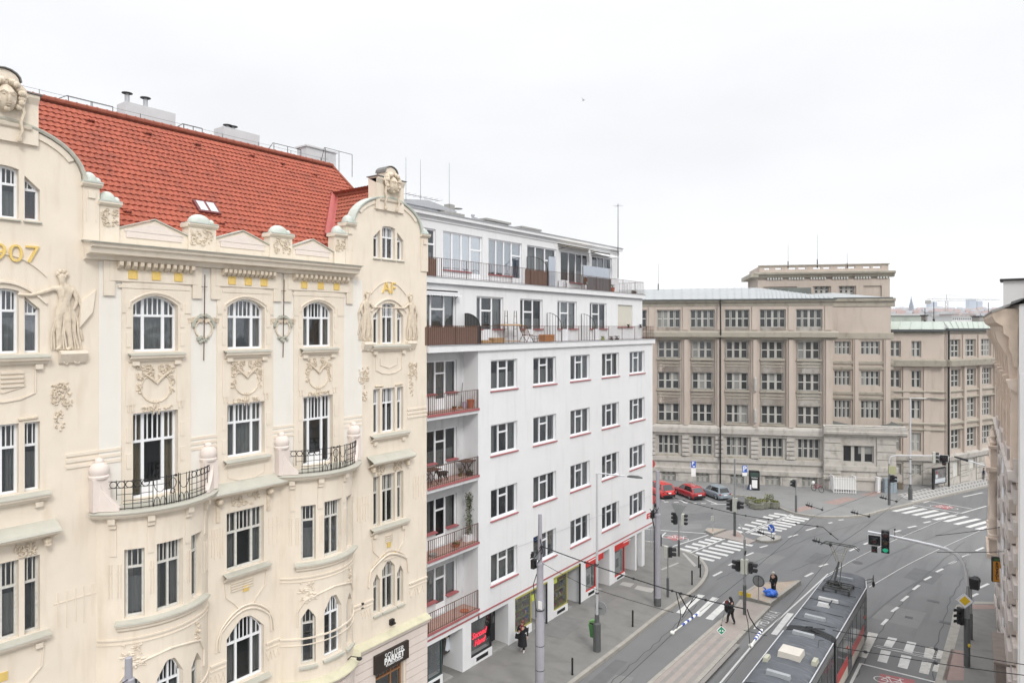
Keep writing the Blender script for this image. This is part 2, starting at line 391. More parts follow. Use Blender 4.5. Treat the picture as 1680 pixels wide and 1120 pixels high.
def text_mb(txt,size,place,extrude=0.0,bold=0.0,shear=0.0,mb=None):
 """text as faces; place(x,y,z) -> world"""
 cu = bpy.data.curves.new('lettering','FONT'); cu.body = txt; cu.size = size; cu.extrude = extrude; cu.offset = bold; cu.shear = shear; cu.resolution_u = 3
 cu.align_x = 'CENTER'; cu.align_y = 'CENTER'
 ob = bpy.data.objects.new('lettering',cu); col.objects.link(ob)
 dg = bpy.context.evaluated_depsgraph_get(); me = ob.evaluated_get(dg).to_mesh()
 mb = mb or MB(); i0 = len(mb.v)
 mb.v += [Vector(place(*v.co)) for v in me.vertices]
 for p in me.polygons: mb.f.append(tuple(i0+i for i in p.vertices)); mb.mi.append(mb.k)
 ob.evaluated_get(dg).to_mesh_clear(); bpy.data.objects.remove(ob); bpy.data.curves.remove(cu)
 return mb
def skin(nodes,edges,levels=1,flat=None):
 """grow one continuous surface round a skeleton; nodes {k:(pos,radius)}; returns verts, faces"""
 ks = list(nodes); me = bpy.data.meshes.new('sk'); me.from_pydata([nodes[k][0] for k in ks],[(ks.index(a),ks.index(b)) for a,b in edges],[])
 ob = bpy.data.objects.new('sk',me); col.objects.link(ob); ob.modifiers.new('s','SKIN')
 for i,k in enumerate(ks):
  r = nodes[k][1]; r = (r,r) if not hasattr(r,'__len__') else r
  me.skin_vertices[0].data[i].radius = r
 me.skin_vertices[0].data[0].use_root = True
 sb = ob.modifiers.new('b','SUBSURF'); sb.levels = levels; sb.render_levels = levels
 dg = bpy.context.evaluated_depsgraph_get(); ev = ob.evaluated_get(dg); m2 = ev.to_mesh()
 vs = [v.co.copy() for v in m2.vertices]; fs = [tuple(p.vertices) for p in m2.polygons]
 ev.to_mesh_clear(); bpy.data.objects.remove(ob); bpy.data.meshes.remove(me)
 return vs,fs
def chain(*ks): return list(zip(ks[:-1],ks[1:]))
# ================================================================ ground, street, pavements
def asphalt(name,c,joints=False):
 m = mat(name,c,0.9,0.09,0.30,0.3,60,stain=0.75,stain_c=tuple(q*0.72 for q in c),stsc=(0.9,0.05,0.5)); return m
M_road = asphalt('asphalt',(0.165,0.166,0.167))
M_pave = mat('grey_paving',(0.20,0.196,0.186),0.95,0.10,1.1,0.3,45,stain=0.55,stain_c=(0.125,0.123,0.115),stsc=(.5,.8,.5))
M_pinkpave = mat('pink_grey_paving',(0.31,0.272,0.25),0.95,0.10,1.3,0.3,45,stain=0.35,stain_c=(0.24,0.22,0.20),stsc=(.6,.6,.6))
M_kerb = mat('granite_kerb',(0.32,0.305,0.275),0.9,0.14,2.5,0.1,30)
M_paint = mat('road_paint',(0.55,0.55,0.535),0.8,0.12,2.5,stain=0.75,stain_c=(0.44,0.44,0.43),stsc=(2.5,2.5,2.5))
M_oldpaint = mat('worn_road_paint',(0.50,0.485,0.455),0.85,0.15,5,stain=0.6,stain_c=(0.26,0.25,0.24),stsc=(3,3,3))
M_redpaint = mat('red_road_paint',(0.33,0.12,0.125),0.85,0.15,3,stain=0.5,stain_c=(0.22,0.15,0.14),stsc=(2,2,2))
M_redpave = mat('faded_red_paving',(0.29,0.215,0.195),0.95,0.12,2,stain=0.4,stain_c=(.25,.21,.19),stsc=(1,1,1))
M_rail = mat('rail_steel',(0.34,0.34,0.35),0.45,0.1,3,metal=0.6)
M_darkrail = mat('rail_groove',(0.12,0.12,0.122),0.7,0.1,3)

mb = MB()
ys = [-90,-30,0,30,60,90,140,4500]; xs = [-2600,-200,-60,0,60,200,2600]
for i in range(len(ys)-1):
 for j in range(len(xs)-1):
  mb.face([(xs[j],ys[i],gz(ys[i])-.03),(xs[j+1],ys[i],gz(ys[i])-.03),(xs[j+1],ys[i+1],gz(ys[i+1])-.03),(xs[j],ys[i+1],gz(ys[i+1])-.03)])
struct('ground',mb,M_road)
def gslab(mb,pts,h=0.13,thick=0.2):
 """raised slab following the street slope; pts world (x,y)"""
 top = [Vector((p[0],p[1],gz(p[1])+h)) for p in pts]; k = len(pts)
 for tri in tessellate_polygon([[Vector((p.x,p.y,0)) for p in top]]): mb.face([top[i] for i in tri])
 for i in range(k):
  a,b = top[i],top[(i+1) % k]
  mb.face([a,b,b-Vector((0,0,thick)),a-Vector((0,0,thick))])
def sheet(mb,pts,off):
 mb.face([Vector((p[0],p[1],gz(p[1])+off)) for p in pts])
def gp(px,py): p = G(px,py); return (p.x,p.y)
def kerb(name,pts,w=0.22,h=0.15,close=False):
 mb = MB(); n = len(pts)
 P = [Vector((p[0],p[1],0)) for p in pts]
 def nrm(i):
  a = P[max(i-1,0)] if not close else P[(i-1) % n]; b = P[min(i+1,n-1)] if not close else P[(i+1) % n]
  t = (b-a).normalized(); return Vector((t.y,-t.x,0))
 rng = range(n) if close else range(n-1)
 for i in rng:
  a,b = P[i],P[(i+1) % n]; na,nb = nrm(i)*w/2,nrm((i+1) % n)*w/2
  L = (b-a).length; k = max(1,int(L/1.2))
  for j in range(k):
   u0,u1 = j/k,(j+1)/k-(.012/L if L > .1 else 0)
   p0,p1 = a.lerp(b,u0),a.lerp(b,u1); m0,m1 = na.lerp(nb,u0),na.lerp(nb,u1)
   c = [p0-m0,p1-m1,p1+m1,p0+m0]
   mb.hexa([Vector((q.x,q.y,gz(q.y)-.05)) for q in c]+[Vector((q.x,q.y,gz(q.y)+h)) for q in c])
 return struct(name,mb,M_kerb)
def smooth_pts(pts,it=2):
 for _ in range(it):
  q = [pts[0]]
  for a,b in zip(pts[:-1],pts[1:]): q += [(a[0]*.75+b[0]*.25,a[1]*.75+b[1]*.25),(a[0]*.25+b[0]*.75,a[1]*.25+b[1]*.75)]
  q.append(pts[-1]); pts = q
 return pts
# left pavement
kx = gp(944,1120)[0]
kl = [gp(1025,1056),gp(1080,1011.6),gp(1097,1000),gp(1135,973.8),gp(1152,957),gp(1160,942),gp(1158,929.5),gp(1144.5,914.6),gp(1116.6,904),gp(1081.8,895)]
kxs = kl[0][0]
klp = [(kxs,-5),(kxs,20)]+smooth_pts(kl,1)+[(kl[-1][0]-30,kl[-1][1]+kl[-1][0]*0+1.5)]
mb = MB(); gslab(mb,klp+[(-60,klp[-1][1]),(-60,-5)]); struct('left_pavement',mb,M_pave)
kerb('left_kerb',klp)
# light paving patches on the left pavement
def patches(name,quads,m,off,raised=False):
 mb = MB()
 for q in quads: sheet(mb,[gp(*p) for p in q],off+(0.134 if raised else 0))
 return struct(name,mb,m)
M_ltpave = mat('light_paving',(0.37,0.36,0.34),0.95,0.1,3,stain=0.4,stsc=(3,3,3))
M_dkpave = mat('dark_asphalt_patch',(0.185,0.183,0.178),0.95,0.1,2)
patches('paving_slabs',[[(1022,957),(1041,960),(1034,966),(1016,962)],[(1046,963),(1074,968.5),(1069,975),(1040,969)],[(1084,936),(1112,925),(1114,926.5),(1086,938)],
   [(1119,909.5),(1122,909),(1143,930),(1139,932)],[(985,981),(996,984),(992,986),(982,983)]],M_ltpave,.004,True)
patches('pavement_repair',[[(905,1010),(960,1021),(925,1052),(868,1040)],[(960,978),(1010,985),(985,1000),(940,992)]],M_dkpave,.008,True)
# far pavement round the school
fk = [(1190,812),(1225,814.5),(1264,825.4),(1282,835),(1299.7,842),(1335,848.4),(1380,849.5),(1424.8,845.5),(1444.5,838.5),(1477.9,831.3),(1513,822.4),(1619,797.9)]
fkw = smooth_pts([gp(*p) for p in fk],2); a0 = gp(1060,803); last = gp(1660,788)
fkw = [(a0[0]-20,a0[1]-11),a0]+fkw+[last]
mb = MB(); gslab(mb,fkw+[(last[0]+20,last[1]+60),(-80,175),(-110,60)]); struct('far_pavement',mb,mat('far_paving',(0.225,0.225,0.222),.95,.07,.8,.2,30,stain=0.3,stsc=(.4,.4,.4)))
kerb('far_kerb',fkw,0.26)
patches('red_tactile_paving',[[(1300,838),(1322,831),(1340,834),(1312,842)],[(1350,826),(1386,817),(1408,820),(1372,830)],[(1410,814),(1436,806.5),(1452,808),(1432,816)]],M_redpave,.004,True)
# mosaic pavement at the far right: rows of light and dark paving
ql = []; qd = []
A0,A1 = gp(1472,813),gp(1625,780); B0,B1 = gp(1498,825),gp(1625,796)
for i in range(26):
 for j in range(3):
  u0,u1 = i/26,(i+.62)/26; v0,v1 = j/3+.04,(j+.62)/3+.04
  sh = .35/26*j
  def pt(u,v):
   u += sh
   a = (A0[0]+(A1[0]-A0[0])*u,A0[1]+(A1[1]-A0[1])*u); b = (B0[0]+(B1[0]-B0[0])*u,B0[1]+(B1[1]-B0[1])*u)
   return (a[0]+(b[0]-a[0])*v,a[1]+(b[1]-a[1])*v)
  ql.append([pt(u0,v0),pt(u1,v0),pt(u1,v1),pt(u0,v1)])
mb = MB()
sheet(mb,[A0,A1,B1,B0],.137)
struct('mosaic_paving',mb,mat('light_mosaic',(.42,.415,.40),.95,.08,3))
mb = MB()
for q in ql: sheet(mb,q,.142)
struct('mosaic_pattern',mb,mat('dark_mosaic',(.25,.245,.24),.95,.1,3))
# centre platform island, tied to refuge
ix0 = gp(1070,1120)[0]; ix1 = gp(1190,1072)[0]
isl = [(ix0,-5),gp(1070,1120),gp(1184,1020),gp(1204,1003),gp(1216,987),gp(1262,997),gp(1223.5,1035.3),gp(1190,1072),(ix1,-5)]
mb = MB(); gslab(mb,isl,.12); struct('tram_island',mb,M_pinkpave)
kerb('tram_island_kerb',isl,.2,.135)
mb = MB()
yk = gp(1120,1080)[1]
for k in range(4):
 x0 = ix0+.35+k*.5; sheet(mb,[(x0,-5),(x0+.22,-5),(x0+.22,gp(1195,1020)[1]-2.2-k*.2),(x0,gp(1195,1020)[1]-2.2-k*.2)],.125)
struct('tactile_strips',mb,mat('grey_pink_strip',(.25,.235,.22),.95,.1,3))
isl2 = [gp(1216.5,981),gp(1262,994.5),gp(1311.7,956.6),gp(1246,962)]
mb = MB(); gslab(mb,isl2,.22,.3); struct('refuge_island',mb,mat('warm_paving',(.36,.30,.245),.95,.12,2))
kerb('refuge_kerb',isl2+[isl2[0]],.2,.235)
isl3 = smooth_pts([gp(1242.5,887),gp(1256,880),gp(1279,880.5),gp(1280,885),gp(1270,889),gp(1252,890),gp(1242.5,887)],1)
mb = MB(); gslab(mb,isl3,.14); struct('small_island',mb,M_ltpave); kerb('small_island_kerb',isl3,.2,.155)
isl4 = [gp(1158.5,872.5),gp(1168.5,878),gp(1190,870),gp(1162,869)]
mb = MB(); gslab(mb,isl4,.16); struct('nose_island',mb,mat('warm_paving',(.36,.30,.245))); kerb('nose_island_kerb',isl4+[isl4[0]],.2,.175)
mb = MB(); gslab(mb,[gp(1170,879),gp(1190,871),gp(1204,869),gp(1213,873),gp(1222,881),gp(1240,887),gp(1228,892),gp(1196,884)],.03)
struct('crossing_refuge',mb,M_pinkpave)
patches('refuge_tactile',[[(1200,876),(1212,873.5),(1218,881),(1205,881)]],M_redpave,.036)
# right pavement
rk = [gp(1544,1120),gp(1550,1095),gp(1567,1032),gp(1571,1008),gp(1576,997),gp(1595,991.5),gp(1639,992)]
rkw = [(rk[0][0]+.6,5)]+rk+[(rk[-1][0]+8,rk[-1][1]+.2)]
mb = MB(); gslab(mb,rkw+[(rk[-1][0]+8,5)]); struct('right_pavement',mb,M_pave)
kerb('right_kerb',rkw,.45,.14)
patches('right_tactile_paving',[[(1574,1000),(1592,994.5),(1639,995),(1639,1002),(1590,1002)],[(1560,1068),(1584,1072),(1581,1120),(1546,1120)]],M_redpave,.006,True)
# road markings
Z0 = lambda x,y: (1040+x/4.306,860+y/4.306)
Z1 = lambda x,y: (1340+x/4.309,860+y/4.309)
Z6 = lambda x,y: (1060+x/5.09,680+y/5.09)
Z7 = lambda x,y: (1360+x/5.09,680+y/5.09)
ZB = lambda x,y: (1080+x/10.5,860+y/10.5)
quads = []
for l in ([(453,490),(502,497),(345,628),(297,617)],[(555,508),(600,518),(468,647),(418,638)],[(650,528),(692,541),(556,672),(505,660)],[(1085,620),(1130,625),(1010,778),(968,768)]):
 quads.append([Z0(*p) for p in l])
def band(f,a,b,th):                   # stripe whose upper edge runs a->b, th thick vertically
 return [f(*a),f(b[0],b[1]),f(b[0]-th*1.1,b[1]+th),f(a[0]-th*1.1,a[1]+th)]
for a,b in [((555,508),(975,605)),((665,465),(1090,560)),((775,420),(1215,515)),((885,378),(1315,465)),((1000,337),(1430,425)),((1110,300),(1520,380)),((1215,262),(1640,345)),
    ((370,395),(580,440)),((480,350),(700,395)),((600,310),(820,352)),((710,270),(925,315)),((820,235),(1020,275)),((920,205),(1110,238))]:
 quads.append(band(ZB,a,b,27))
for a,b in [((735,957),(815,973)),((775,932),(870,950)),((830,907),(925,927)),((885,888),(975,905)),((925,872),(1015,888)),((985,843),(1065,858)),((1030,828),(1120,845)),((1075,815),(1180,832)),
    ((880,980),(1000,1003)),((925,957),(1085,985)),((975,933),(1140,962)),((1015,916),(1180,948)),((1060,898),(1220,928)),((1100,882),(1255,912)),((1145,868),(1290,896)),((1180,852),(1330,880)),((1215,840),(1365,865))]:
 quads.append(band(Z6,a,b,11))
for a,b in [((520,800),(700,762)),((600,816),(785,777)),((685,832),(880,792)),((765,852),(965,810)),((860,870),(1030,833)),((950,885),(1130,842)),((1035,908),(1230,863)),((1135,932),(1300,885)),((1215,950),(1320,922))]:
 quads.append([Z7(*a),Z7(*b),Z7(b[0]-50,b[1]-9),Z7(a[0]+40,a[1]-14)] if False else [Z7(a[0],a[1]),Z7(b[0],b[1]),Z7(b[0]+44,b[1]+8),Z7(a[0]+44,a[1]+8)])
for l in ([(505,790),(570,802),(530,865),(472,852)],[(640,820),(705,832),(675,905),(612,890)],[(455,880),(525,893),(495,975),(428,960)],[(598,915),(670,930),(640,1018),(572,1000)]):
 quads.append([Z1(*p) for p in l])
old = [[Z1(*p) for p in l] for l in ([(365,755),(435,768),(350,940),(290,925)],[(770,860),(845,868),(815,945),(755,930)],[(745,955),(815,968),(790,1055),(722,1040)],[(860,880),(900,885),(885,945),(840,940)],[(835,975),(885,985),(865,1040),(815,1030)])]
patches('zebra_crossings',quads,M_paint,-.022)
patches('worn_crossing_stripes',old,M_oldpaint,-.022)
segs = []
for f,w,l in ((Z0,.17,[(560,361,622,329),(668,286,733,256),(790,218,845,195),(890,160,945,145),(1090,88,1160,68),(1215,40,1285,20),(1310,295,1370,275),(1210,365,1265,338)]),
    (Z1,.17,[(460,705,500,665),(530,612,575,580),(600,538,645,502),(680,458,725,425),(760,390,808,365),(845,333,893,310),(935,278,985,255),(1030,228,1082,207),(1125,183,1180,160),(1215,140,1270,120),(1150,445,1215,415),(1085,510,1140,485),(230,185,290,160)]),
    (Z7,.2,[(660,940,730,925),(790,900,850,888),(545,975,600,963),(290,1080,345,1060),(1335,1075,1400,1062),(1120,683,1285,648),(-5,903,28,897),(80,877,122,873)]),
    (Z6,.2,[(130,712,155,716),(150,727,185,724),(232,729,272,727),(310,731,350,732),(382,735,422,737),(460,739,500,739),(540,741,600,743)]),
    (Z6,.17,[(600,744,868,749),(495,705,600,745),(265,700,340,737),(750,725,790,726)]),
    (Z0,.13,[(80,30,510,62),(75,115,150,118),(150,118,225,55),(276,152,525,72),(760,55,640,96),(380,205,650,95)]),
    (Z7,.15,[(702,750,1105,820),(835,720,1195,783),(1105,820,1315,760),(835,720,790,733)]),
    (Z1,.13,[(310,978,850,1112),(310,978,240,1120),(850,1112,860,1160)]),
    (Z6,.13,[(830,980,1010,905),(1035,898,1215,828),(845,986,1050,903),(1065,897,1232,832)]),
    (Z0,.10,[(606,1120,780,915),(780,915,900,775),(900,775,1200,505),(1200,505,1372,345),(850,735,935,590),(935,590,1168,413),(870,480,1168,413),(870,482,780,520)]),
    (Z1,.05,[(420,850,860,925),(430,865,860,940),(400,855,850,955)])):
 for x0,y0,x1,y1 in l: segs.append((f(x0,y0),f(x1,y1),w))
mb = MB()
for i,(a,b,w) in enumerate(segs):
 A,B = Vector((*gp(*a),0)),Vector((*gp(*b),0)); t = (B-A).normalized(); q = Vector((t.y,-t.x,0))*w/2
 n = max(1,int((B-A).length/6)); o = -.018+(i % 7)*.0006
 for j in range(n):
  p0,p1 = A.lerp(B,j/n),A.lerp(B,(j+1)/n)
  mb.face([Vector((c.x,c.y,gz(c.y)+o)) for c in (p0-q,p1-q,p1+q,p0+q)])
struct('lane_lines',mb,M_paint)
patches('cycle_box_paint',[[Z0(215,88),Z0(290,70),Z0(380,95),Z0(290,113)],[Z7(868,762),Z7(935,748),Z7(1055,770),Z7(985,790)],[Z1(450,1048),Z1(695,1095),Z1(680,1160),Z1(425,1160)]],M_redpaint,-.02)
# bicycle symbols painted on the three boxes
def bike_symbol(mb,c,ex,ey,k,r=.035):
 def P(x,y): q = c+ex*(x*k)+ey*(y*k); return Vector((q.x,q.y,gz(q.y)-.013))
 def ring(x,y,rr): mbs = [P(x+rr*math.cos(a*math.pi/6),y+rr*math.sin(a*math.pi/6)) for a in range(13)]; return mbs
 for pts in (ring(-.55,0,.36),ring(.55,0,.36),[P(-.55,0),P(-.25,.55),P(.35,.55),P(0,0),P(-.25,.55)],[P(-.55,0),P(0,0)],[P(.55,0),P(.3,.75),P(.5,.78)],[P(-.38,.62),P(-.15,.62)]):
  for a,b in zip(pts[:-1],pts[1:]):
   t = (b-a).normalized(); q = Vector((t.y,-t.x,0))*r*k*1.3; mb.face([a-q,b-q,b+q,a+q])
mb = MB(); EX,EY = Vector((1,0,0)),Vector((0,1,0))
bike_symbol(mb,Vector((*gp(*Z1(530,1112)),0)),EX,EY,.85,.022)
bike_symbol(mb,Vector((*gp(*Z0(292,94)),0)),Vector((1,.1,0)),EY,1.2,.02)
bike_symbol(mb,Vector((*gp(*Z7(960,771)),0)),Vector((1,.1,0)),EY,1.3,.02)
struct('cycle_symbols',mb,M_paint)
tp0,tp1 = Vector((*gp(1243,1027),0)),Vector((*gp(1274,1001.5),0)); td = (tp1-tp0).normalized(); tn = Vector((-td.y,td.x,0)); tcn = (tp0+tp1)/2
L_ = (tp1-tp0).length
mb = text_mb('MHD TAXI A',1.0,lambda x,y,z: Vector(((tcn+td*(x*L_/6.1)+tn*(y*1.05)).x,(tcn+td*(x*L_/6.1)+tn*(y*1.05)).y,gz((tcn+td*(x*L_/6.1)+tn*(y*1.05)).y)-.012)))
struct('lane_lettering',mb,M_paint)
# asphalt repairs, seams and crack sealing
M_patch = mat('asphalt_patch',(0.135,0.136,0.138),.95,.1,1.5,.3,60); M_patch2 = mat('pale_asphalt_patch',(0.19,0.19,0.188),.95,.08,1.2,.3,60)
patches('asphalt_repairs',[[(1010,1080),(1030,1084),(975,1135),(950,1130)],[(1338,905),(1362,910),(1345,925),(1320,920)],[(1500,930),(1548,940),(1530,958),(1482,946)],[(1110,842),(1170,840),(1165,852),(1098,853)],[(1470,870),(1500,864),(1512,870),(1482,877)]],M_patch,-.026)
patches('pale_repairs',[[(1240,905),(1290,912),(1268,925),(1216,917)],[(1450,990),(1520,1004),(1505,1030),(1430,1012)],[(1120,860),(1150,858),(1152,866),(1118,868)],[(1010,1105),(1040,1110),(1020,1135),(985,1128)]],M_patch2,-.027)
sl_ = []
for k,pts in enumerate(([(1405,1110),(1440,1040),(1500,960),(1590,880)],[(1175,950),(1230,925),(1330,880),(1440,850)],[(1000,1120),(1080,1050),(1150,985)],[(1100,832),(1200,846),(1290,866)],[(1300,935),(1370,905),(1480,858)],[(1530,1120),(1535,1060),(1560,980),(1590,930)])):
 P_ = [Vector((*gp(*q),0)) for q in pts]; w_ = .035; out = []
 for a,b in zip(P_[:-1],P_[1:]):
  for j in range(10): q = a.lerp(b,j/10); out.append((q.x+.06*math.sin(j*2.3+k),q.y+.05*math.cos(j*1.7+k)))
 sl_.append(out)
# tram rails
def railpts(f,pts): return smooth_pts([gp(*f(*p)) for p in pts],2)
def ribbon(name,lines,w,m,off):
 mb = MB()
 for pts in lines:
  for a,b in zip(pts[:-1],pts[1:]):
   A,B = Vector((*a,0)),Vector((*b,0)); t = (B-A).normalized(); q = Vector((t.y,-t.x,0))*w/2
   mb.face([Vector((c.x,c.y,gz(c.y)+off)) for c in (A-q,B-q,B+q,A+q)])
 return struct(name,mb,m)
rl = [railpts(Z1,[(90,345),(330,205),(700,42),(1000,-80)]),railpts(Z1,[(370,440),(700,245),(1180,30),(1300,-25)])]
rd = [railpts(Z1,[(275,335),(640,150),(1060,0),(1300,-75)]),railpts(Z1,[(360,665),(560,490),(800,350),(1060,215),(1300,110)])]
RX = [-8.35,-7.25]
ribbon('crack_sealing',sl_,.05,mat('bitumen_seam',(.075,.076,.078),.7,.1,4),-.0245)
ribbon('tram_rails',rl,.075,mat('bright_rail',(.62,.62,.62),.35,.1,3,metal=.5),-.016)
ribbon('tram_rail_grooves',rd+[[(RX[0],-5),(RX[0],41)],[(RX[1],-5),(RX[1],41)]],.085,M_darkrail,-.017)
# manhole covers and asphalt repairs
M_iron2 = mat('cast_iron',(0.10,0.10,0.102),0.7,0.2,6)
for i,(x,y,lab) in enumerate(((1407,922,'round manhole cover left of the tram rails'),(1531,985,'rectangular drain cover in the middle of the carriageway'),(1491,1011.5,'small valve cover nearest the worn zebra stripes'),(1551,1020,'drain grate at the right kerb'))):
 p = G(x,y); mb = MB(); q = Vector((p.x,p.y,p.z-.03))
 if i == 0: mb.lathe(q,[(.01,.008),(.36,.008),(.36,.014),(.30,.014),(.29,.010),(.01,.012)],16)
 else:
  w_ = (.34,.2,.3)[i-1]; mb.box((q.x-w_,q.y-.18,q.z),(q.x+w_,q.y+.18,q.z+.012))
  for k in range(5): mb.box((q.x-w_*.8+k*w_*.36,q.y-.14,q.z+.012),(q.x-w_*.8+k*w_*.36+.05,q.y+.14,q.z+.018))
 r_ = root('manhole_cover' if i in (0,2) else 'drain_cover',lab,'manhole cover' if i in (0,2) else 'drain cover',q); mb.build('cover',M_iron2,r_)
# ================================================================ cream art-nouveau apartment house
S = LF.s
cream = root('apartment_building','cream art nouveau house with red tiled roof, two curved gables and gilded reliefs','building',(-W-5,12,gz(12)))
YL,YR = 1.5,S(700)                      # ends of the facade
GC = (6.5,20.42)                         # centres of the two gabled risalits
ROWZ = [(16.25,18.0),(12.5,14.36),(8.6,10.6),(4.85,6.8)]
cols = {'A': (S(217),S(291)),'B': (S(372),S(433)),'C': (S(496),S(545))}
ops = []
for c,(a,b) in cols.items():
 ops.append(Op(a,b,16.25,18.0,arc(.30)))
 if c == 'B': ops.append(Op(a,b,12.5,14.36))
 else: ops.append(Op(a,b,11.72,14.36))
a,b = cols['B']
ops += [Op(a,b,8.6,10.62),Op(a,b,4.6,6.85,lambda u: .55*max(0,(abs(2*u-1)-.2)/.8)**1.2)]
colB = ops[1+2:2+2]
def tri(c,z0,z1,kind,ex=0):
 """triple opening of a risalit"""
 w = .37; o1 = w+.13; o2 = w+.50
 if kind == 'arc':
  return [Op(c-o2,c-o1,z0,z1-.12,lean(.42,.08)),Op(c-w,c+w,z0,z1,arc(.06)),Op(c+o1,c+o2,z0,z1-.12,lean(.08,.42))]
 if kind == 'point':
  return [Op(c-o2,c-o1,z0,z1-.38,tent(.3,.1)),Op(c-w,c+w,z0,z1,tent(.3,.25)),Op(c+o1,c+o2,z0,z1-.38,tent(.3,.1))]
 return [Op(c-o2,c-o1,z0,z1),Op(c-w,c+w,z0,z1),Op(c+o1,c+o2,z0,z1)]
ris = []
for c in GC:
 ris.append([tri(c,19.95,21.35,'arc'),tri(c,16.3,18.05,'arc'),tri(c,12.5,14.4,'sq'),tri(c,8.6,10.7,'sq'),tri(c,4.9,6.95,'point')])
shopop = Op(S(616),S(662),gz(20),2.55)
allops = ops+[o for g in ris for r_ in g for o in r_]+[shopop]
def gable_top(s):
 z = 19.4
 for c in GC:
  u = abs(s-c)
  if u <= 1.92: z = 21.22+1.28*math.sqrt(max(0,1-(u/1.92)**2))
  elif u <= 2.38: z = 21.12
  elif u <= 2.95 and (s > c if c == GC[0] else s < c): z = 20.72
 return z
ex = []
for c in GC: ex += [c+1.92*math.sin(R(d)) for d in range(-90,91,9)]+[c-1.925,c+1.925,c-2.38,c-2.385,c+2.38,c+2.385,c-2.95,c-2.955,c+2.95,c+2.955]
bayA,bayC = Bow(LF,10.53,1.72,.95),Bow(LF,16.72,1.72,.95)
mb = MB(); wall(mb,LF,YL,YR,gz(12)-1,gable_top,allops,extra=[e for e in ex if YL < e < YR],depth=.30,sides=False)
# back faces of gables and parapet
wall(mb,LF,YL,YR,19.2,gable_top,[o for g in ris for o in g[0]],extra=[e for e in ex if YL < e < YR],n=-.32,depth=0)
tops = sorted(e for e in ex+[YL,YR] if YL <= e <= YR)
for a,b in zip(tops[:-1],tops[1:]):
 ta,tb = gable_top(a+1e-4),gable_top(b-1e-4); mb.face([LF.w(a,ta,0),LF.w(b,tb,0),LF.w(b,tb,-.32),LF.w(a,ta,-.32)])
mb.build('wall',M_cream,cream)
# side and rear walls, interior
mb = MB()
mb.box((-W-11.5,YL,-2),(-W-.02,YL+.3,19.4)); mb.box((-W-11.5,YR-.28,-2),(-W-.34,YR-.02,19.4)); mb.box((-W-11.8,YL,-2),(-W-11.5,YR,19.4))
mb.build('party_wall',M_whited,cream)
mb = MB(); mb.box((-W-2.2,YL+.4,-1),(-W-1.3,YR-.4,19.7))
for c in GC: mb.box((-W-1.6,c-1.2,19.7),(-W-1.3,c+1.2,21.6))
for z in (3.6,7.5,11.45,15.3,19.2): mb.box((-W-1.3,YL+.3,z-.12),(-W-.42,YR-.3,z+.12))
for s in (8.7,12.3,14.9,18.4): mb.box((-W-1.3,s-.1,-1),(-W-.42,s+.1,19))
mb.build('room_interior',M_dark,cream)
for c in (10.53,16.72):
 pass
# off-white fields between the window surrounds
surr = [(S(199),S(312)),(S(355),S(447)),(S(481),S(563))]
mb = MB()
fl = [(S(162),surr[0][0]),(surr[0][1],surr[1][0]),(surr[1][1],surr[2][0]),(surr[2][1],S(594))]
for a,b in fl: mb.pb(LF,a,b,11.65,18.95,0,.012)
mb.build('offwhite_field',M_offw,cream)
# raised surrounds with their own openings
mb = MB()
for i,(a,b) in enumerate(surr):
 cc = 'ABC'[i]; oo = [o for o in ops if a < o.s0 < b]
 wall(mb,LF,a,b,11.6,lambda s: 18.62,[o for o in oo if o.z0 > 11],n=.05,depth=.05,sides=True)
 wa,wb = cols[cc]
 for q in ((a,wa-.22),(wb+.22,b)): mb.pb(LF,q[0],q[1],17.45,17.75,.05,.075)
 for q in ((wa-.2,wa-.06),(wb+.06,wb+.2)):
  for z0 in (16.4,17.0,12.7,13.5): mb.pb(LF,q[0],q[1],z0,z0+.45,.05,.07)
mb.build('window_surround',M_cream,cream)
# horizontal grooved bands
for a,b in [(S(108),S(198))]+fl[1:]+[(S(668),YR)]:
 mb = MB()
 for k in range(3): mb.pb(LF,a,b,13.30-.17*k,13.39-.17*k,.0,.035)
 mb.build('string_band',M_cream,cream)
for a,b,z,dz in ((S(0),S(38),15.75,.12),(GC[1]-.2,GC[1]+.2,8.05,.09),(S(378),S(415),8.15,.09)):
 mb = MB()
 for k in range(4): mb.pb(LF,a,b,z-dz*k,z-dz*k+dz*.45,0,.05)
 mb.build('louvre_moulding',M_cream,cream)
for a,b in ((S(592),S(612)),(S(671),YR),(S(78),S(160)),(S(345),S(371)),(S(436),S(460)),(S(578),S(596))):
 mb = MB(); mb.pb(LF,a,b,5.55,5.62,0,.05); mb.pb(LF,a,b,5.38,5.42,0,.03)
 mb.build('string_band',M_cream,cream)
# zigzag strips and comb ornaments in plaster
for a,b in ((S(592),S(610)),(S(671),S(697)),(S(436),S(460)),(S(345),S(371)),(S(82),S(150))):
 mb = MB(); k = max(2,int((b-a)/.35))
 for i in range(k):
  s0 = a+(b-a)*i/k; s1 = a+(b-a)*(i+.85)/k
  mb.ptube(LF,[(s0,5.28,.01),(s0+.1,4.95,.01),(s1-.08,5.28,.01),(s1,4.95,.01)],.016,4)
 mb.build('zigzag_ornament',M_cream,cream)
for a,b,z in ((S(345),S(368),10.2),(S(438),S(470),10.1),(S(584),S(606),10.0),(S(676),S(697),10.3),(S(88),S(158),9.5)):
 mb = MB(); k = 5
 for i in range(k): mb.ptube(LF,[(a+(b-a)*(i+.5)/k,z,.01),(a+(b-a)*(i+.5)/k,z-.95-.1*(i % 2),.01)],.017,4)
 mb.ptube(LF,[(a,z-.3,.01),(b,z-.3,.01)],.012,4)
 mb.build('comb_ornament',M_cream,cream)

